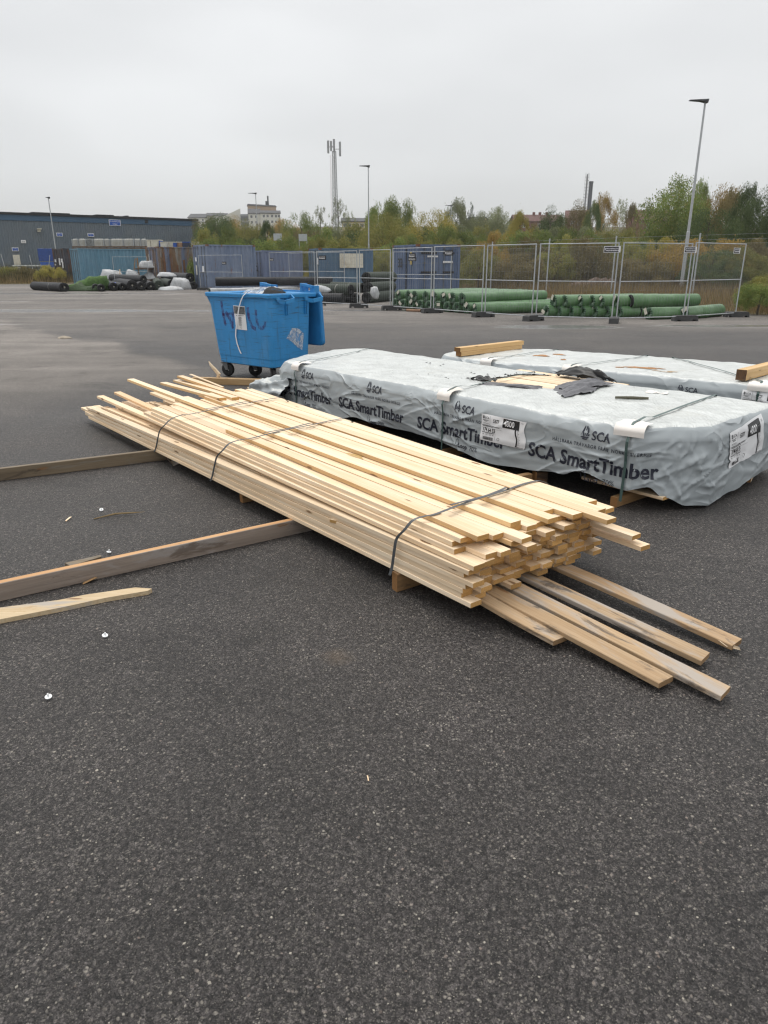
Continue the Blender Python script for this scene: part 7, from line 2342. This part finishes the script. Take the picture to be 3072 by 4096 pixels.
# --- standing trees, from the warehouse round to the frame's edge
T = [
 ('dark round tree next to the warehouse corner', 861, 868, 96, 6.4, 'dark', 'round'),
 ('brownish tree half behind the dark round one at the warehouse', 826, 876, 108, 5.0, 'brown', 'round'),
 ('reddish tree between the two white apartment blocks', 946, 884, 150, 7.5, 'orange', 'round'),
 ('yellowish bushy tree below the apartment balconies', 975, 902, 92, 6.0, 'olive', 'round'),
 ('slender dark tree in front of the apartment windows', 1068, 898, 90, 2.6, 'dark', 'tall'),
 ('thin brown twiggy tree beside the apartment lamp post', 1040, 902, 94, 2.4, 'brown', 'wispy'),
 ('thin reddish tree at the foot of the white apartment block', 1108, 908, 92, 2.8, 'brown', 'wispy'),
 ('orange brown tree just past the white apartment block', 1135, 884, 170, 8.0, 'orange', 'round'),
 ('green tree with a ragged top short of the antenna mast', 1203, 862, 110, 6.0, 'green', 'round'),
 ('wispy grey tree between apartment block and antenna mast', 1280, 838, 135, 3.8, 'greygreen', 'wispy'),
 ('wispy dark tree right at the antenna mast', 1352, 812, 150, 4.6, 'greygreen', 'wispy'),
 ('small grey tree beside the antenna mast and the long house', 1392, 858, 140, 4.2, 'greygreen', 'wispy'),
 ('green tree behind the lamp post at the long low house', 1500, 846, 100, 4.2, 'green', 'tall'),
 ('broad green tree beside the lamp post, first of the high pair', 1537, 818, 96, 4.8, 'green', 'round'),
 ('taller green tree, second of the high pair past the lamp post', 1590, 800, 94, 4.8, 'green', 'round'),
 ('faint grey tree beyond the high green pair', 1642, 822, 150, 4.0, 'greygreen', 'wispy'),
 ('big yellow green bush tree in front of the high green pair', 1530, 866, 70, 5.4, 'olive', 'round'),
 ('round yellowish tree between the high pair and the distant lamp', 1728, 856, 82, 6.2, 'yellow', 'round'),
 ('loose grey green tree beside the conifer and the distant lamp', 1832, 806, 130, 6.2, 'greygreen', 'tall'),
 ('single dark pointed conifer above the ochre gabled house', 1885, 808, 150, 5.2, 'needle', 'conifer'),
 ('broad grey green tree between the conifer and the red house', 1940, 858, 150, 8.0, 'greygreen', 'round'),
 ('grey green tree with a high top before the red house', 1994, 838, 150, 7.2, 'greygreen', 'round'),
 ('yellow green poplar before the red brick house', 2082, 862, 84, 3.4, 'yellow', 'tall'),
 ('dark green tree at the far gable of the red house', 2205, 852, 110, 5.4, 'dark', 'round'),
 ('brown leaved tree before the twin chimney', 2300, 830, 140, 7.0, 'brown', 'round'),
 ('golden orange birch beside the twin chimney', 2412, 786, 112, 5.0, 'orange', 'tall'),
 ('dark tree leaning on the golden birch below the chimney', 2378, 816, 108, 3.2, 'dark', 'tall'),
 ('wispy pale tree between the golden birch and the dark roof', 2488, 810, 150, 5.4, 'greygreen', 'wispy'),
 ('small brown pointed tree next to the wispy pale one', 2532, 830, 128, 3.4, 'brown', 'tall'),
 ('faint thin tree above the dark roofed house', 2598, 818, 190, 3.0, 'greygreen', 'wispy'),
 ('big light green tree behind the tall lamp post', 2722, 732, 72, 7.4, 'green', 'round'),
 ('narrow green tree showing past the tall lamp post', 2806, 738, 76, 3.2, 'green', 'tall'),
 ('orange brown tree between the big green and the dark tree', 2893, 760, 74, 4.6, 'orange', 'round'),
 ('rusty brown tree with hanging branches beside the dark tree', 2938, 768, 70, 3.8, 'brown', 'tall'),
 ('dark tall tree near the edge above the dry grass', 3006, 750, 66, 3.6, 'dark', 'tall'),
 ('dark tree at the very end of the row above the dry grass', 3060, 796, 64, 4.4, 'dark', 'round'),
 ('dark green tree low between the big green and orange ones', 2845, 850, 62, 5.0, 'dark', 'round'),
]
for row in T:
    lab, u, vt, Y, wd, lf, kd = row
    tree(lab, u, vt, Y, wd, lf, kd, bark='birch_bark' if 'birch' in lab else 'bark')
# --- the belt of bushes in front of them
marks = [(815, 'the warehouse corner'), (930, 'the second apartment block'), (1065, 'the white apartment block'), (1210, 'the violet container'), (1330, 'the petrol container'), (1470, 'the lamp post at container 33'), (1620, 'the number 33 container'), (1760, 'the cobalt container doors'), (1900, 'the ochre house'), (2060, 'the red brick house'), (2200, 'the far gable of the red house'), (2350, 'the rock heap'), (2470, 'the golden birch'), (2620, 'the dark roofed house'), (2780, 'the tall lamp post'), (2930, 'the rusty brown tree'), (3080, 'the frame edge')]
def near_mark(u): return min(marks, key=lambda m: abs(m[0] - u))[1]
lname = {'greygreen': 'grey green', 'olive': 'olive green', 'green': 'mid green', 'yellow': 'yellowing', 'dark': 'dark green', 'brown': 'brown', 'orange': 'orange tinged'}
seen = {}
def bush(u, vt, Y, wd, lf, tier):
    sz = 'broad' if wd > 4.2 else ('narrow' if wd < 2.6 else 'rounded')
    lab = f'{sz} {lname[lf]} bush in the {tier} near {near_mark(u)}'
    k = seen.get(lab, 0); seen[lab] = k + 1
    if k: lab = f'{lname[lf]} bush, {["second", "third", "fourth", "fifth", "sixth"][k - 1]} such in {tier} near {near_mark(u)}'
    tree(lab, u, vt, Y, wd, lf, 'bush', group='bushes of the belt behind the yard', cat='bush', name='bush', depth=wd * .8)
u = 815
while u < 3120:
    w_ = rt.uniform(4.2, 6.4)
    vt = 908 + 16 * noise.noise((u * .006, 3, 0)) + rt.uniform(-14, 14)
    if 900 < u < 1130: vt += 18
    if u > 2200: vt += 4
    lf = rt.choice(['olive', 'green', 'green', 'yellow', 'dark', 'olive']) if u < 1850 else rt.choice(['olive', 'green', 'yellow', 'orange', 'olive', 'green'])
    Y = rt.uniform(70, 84)
    bush(u, vt, Y, w_, lf, 'back rows')
    u += w_ * .52 * 2850 / Y
u = 840
while u < 3140:
    w_ = rt.uniform(5.0, 7.5)
    vt = 890 + 14 * noise.noise((u * .007, 11, 0)) + rt.uniform(-12, 12) + (26 if 860 < u < 1140 else 0)
    bush(u, vt, rt.uniform(92, 104), w_, rt.choice(['green', 'olive', 'greygreen', 'olive', 'yellow', 'brown']), 'far rows')
    u += w_ * .55 * 2850 / 98
u = 830
while u < 3140:
    w_ = rt.uniform(3.2, 5.0)
    vt = 945 + 14 * noise.noise((u * .008, 7, 0)) + rt.uniform(-12, 14)
    lf = rt.choice(['olive', 'green', 'yellow', 'olive', 'green']) if u < 1850 else rt.choice(['olive', 'olive', 'brown', 'yellow', 'green', 'orange'])
    Y = rt.uniform(54, 64) if u < 2300 else rt.uniform(46, 54)
    bush(u, vt, Y, w_, lf, 'front rows')
    u += w_ * .54 * 2850 / Y
for (u, vt, Y, wd, lf, lab) in [(3048, 1150, 24.0, 1.5, 'green', 'leafy green bush by the end of the mesh fence at the frame edge'), (3085, 1095, 27.0, 2.2, 'olive', 'olive bush behind the chain-link at the frame edge'), (2860, 990, 42.0, 3.8, 'dark', 'dark bush behind the chain-link past the tall lamp post'), (2985, 985, 42.0, 3.8, 'olive', 'twiggy olive bush behind the chain-link near the last mesh panel'), (2570, 1000, 44, 3.8, 'brown', 'olive bush behind the chain-link between rocks and lamp post'), (2225, 1000, 47, 3.4, 'olive', 'olive bush behind the chain-link short of the rocks'), (2080, 1000, 45, 3.4, 'brown', 'brown bush behind the chain-link above the longer green stack'),
                             (1920, 990, 47, 3.0, 'olive', 'olive bush behind the chain-link just past container 33'), (1530, 1010, 55, 2.4, 'olive', 'olive bush in the gap beside container 33'), (1232, 1080, 52, 1.0, 'yellow', 'small yellow bush in the gap between violet and petrol containers'), (2010, 975, 52, 2.4, 'orange', 'orange tinged bush seen over the longer green stack'), (1920, 962, 56, 1.8, 'orange', 'small orange bush beside container 33 top'),
                             (195, 1055, 66, 2.6, 'yellow', 'yellow weedy bush beside the charcoal container'), (20, 1052, 70, 3.4, 'olive', 'olive weedy bush at the far edge before the warehouse'), (100, 1064, 69, 2.8, 'brown', 'brown weedy bush before the pale pole stacks')]:
    tree(lab, u, vt, Y, wd, lf, 'bush', group='bushes close to the fences', cat='bush', name='bush')
# --- undergrowth and dry grass: nobody could count the stems
def stems(name, pts_fn, n, h0, h1, w_, mat, seed, lean=.25):
    rs = np.random.default_rng(seed)
    XY = pts_fn(rs, n)
    n = len(XY)
    h = h0 + (h1 - h0) * rs.random(n) ** 1.5
    th = rs.random(n) * 6.283
    ax = np.stack([np.cos(th), np.sin(th), np.zeros(n)], -1) * (w_ * (.6 + .8 * rs.random(n)))[:, None]
    base = np.stack([XY[:, 0], XY[:, 1], np.array([terr(x, y) for x, y in XY]) - .02], -1)
    l = rs.normal(size=(n, 3)) * lean; l[:, 2] = 1
    tip = base + l * h[:, None]
    mid = base * .45 + tip * .55 + np.stack([rs.normal(size=n), rs.normal(size=n), np.zeros(n)], -1) * .03 * h[:, None]
    V = np.stack([base - ax, base + ax, mid + ax * .7, mid - ax * .7, tip], 1).reshape(-1, 3)
    o5 = 5 * np.arange(n)[:, None]
    F = np.concatenate([np.concatenate([o5, o5 + 1, o5 + 2], 1), np.concatenate([o5, o5 + 2, o5 + 3], 1), np.concatenate([o5 + 3, o5 + 2, o5 + 4], 1)])
    return fast_mesh(name, V, F, mat, kind='stuff')
def band(poly):
    P = np.array(poly, float)
    def fn(rs, n):
        lo, hi = P.min(0), P.max(0)
        Q = lo + (hi - lo) * rs.random((n * 4, 2))
        k = inside(Q[:, 0], Q[:, 1], poly)
        return Q[k][:n]
    return fn
MT['dry_grass'] = leaf_mat('dry_grass', (.28, .205, .10), (.36, .265, .14), (.19, .14, .07), (.15, .13, .05))
MT['dead_stalk'] = leaf_mat('dead_stalks', (.10, .068, .045), (.14, .10, .062), (.07, .055, .038), (.11, .10, .045))
MT['scrub'] = leaf_mat('olive_scrub', (.072, .068, .030), (.098, .088, .042), (.050, .052, .024), (.15, .11, .05))
stems('dry_grass', band([(5.2, 50), (7.2, 40), (9.2, 32.2), (11.4, 27.6), (12.2, 24.6), (13.6, 22.6), (20, 21), (20, 38), (14, 42), (9, 52), (3, 58)]), 34000, .2, .85, .007, MT['dry_grass'], 1, .35)
stems('dead_stalks', band([(5.4, 50), (7.6, 40), (9.8, 33), (12, 29), (13.5, 26), (20, 24), (22, 36), (16, 44), (6, 58), (0, 62), (0, 55)]), 5200, .4, 1.25, .010, MT['dead_stalk'], 2, .22)
stems('scrub_undergrowth', band([(-8, 67), (2, 63), (6, 60), (9, 54), (16, 50), (22, 44), (34, 42), (30, 62), (10, 72), (-8, 74)]), 34000, .8, 2.4, .014, MT['scrub'], 3, .22)
stems('scrub_undergrowth', band([(-22, 69), (-8, 67), (-6, 82), (-24, 84)]), 5000, .6, 1.8, .014, MT['scrub'], 4, .2)
stems('dry_grass', band([(-60, 60.5), (-33, 61.2), (-27.5, 64), (-26, 72), (-60, 76)]), 15000, .2, .95, .012, MT['dry_grass'], 5, .3)
stems('dead_stalks', band([(-60, 62.5), (-33, 63), (-28, 66), (-27, 78), (-60, 80)]), 12000, .6, 1.9, .016, MT['scrub'], 6, .2)

# ================================================================== air
t = NT('thin_haze')
t.t.nodes.remove(t.b)
pv = t.n('ShaderNodeVolumePrincipled', {'Color': (.93, .95, .97), 'Density': HAZE, 'Anisotropy': .0})
t.t.links.new(pv.outputs[0], t.t.nodes['Material Output'].inputs['Volume'])
g = G(); g.box((-1600, -340, -2.0), (1600, 1800, 62))
tag(g.build('haze', t.mat), kind='stuff')
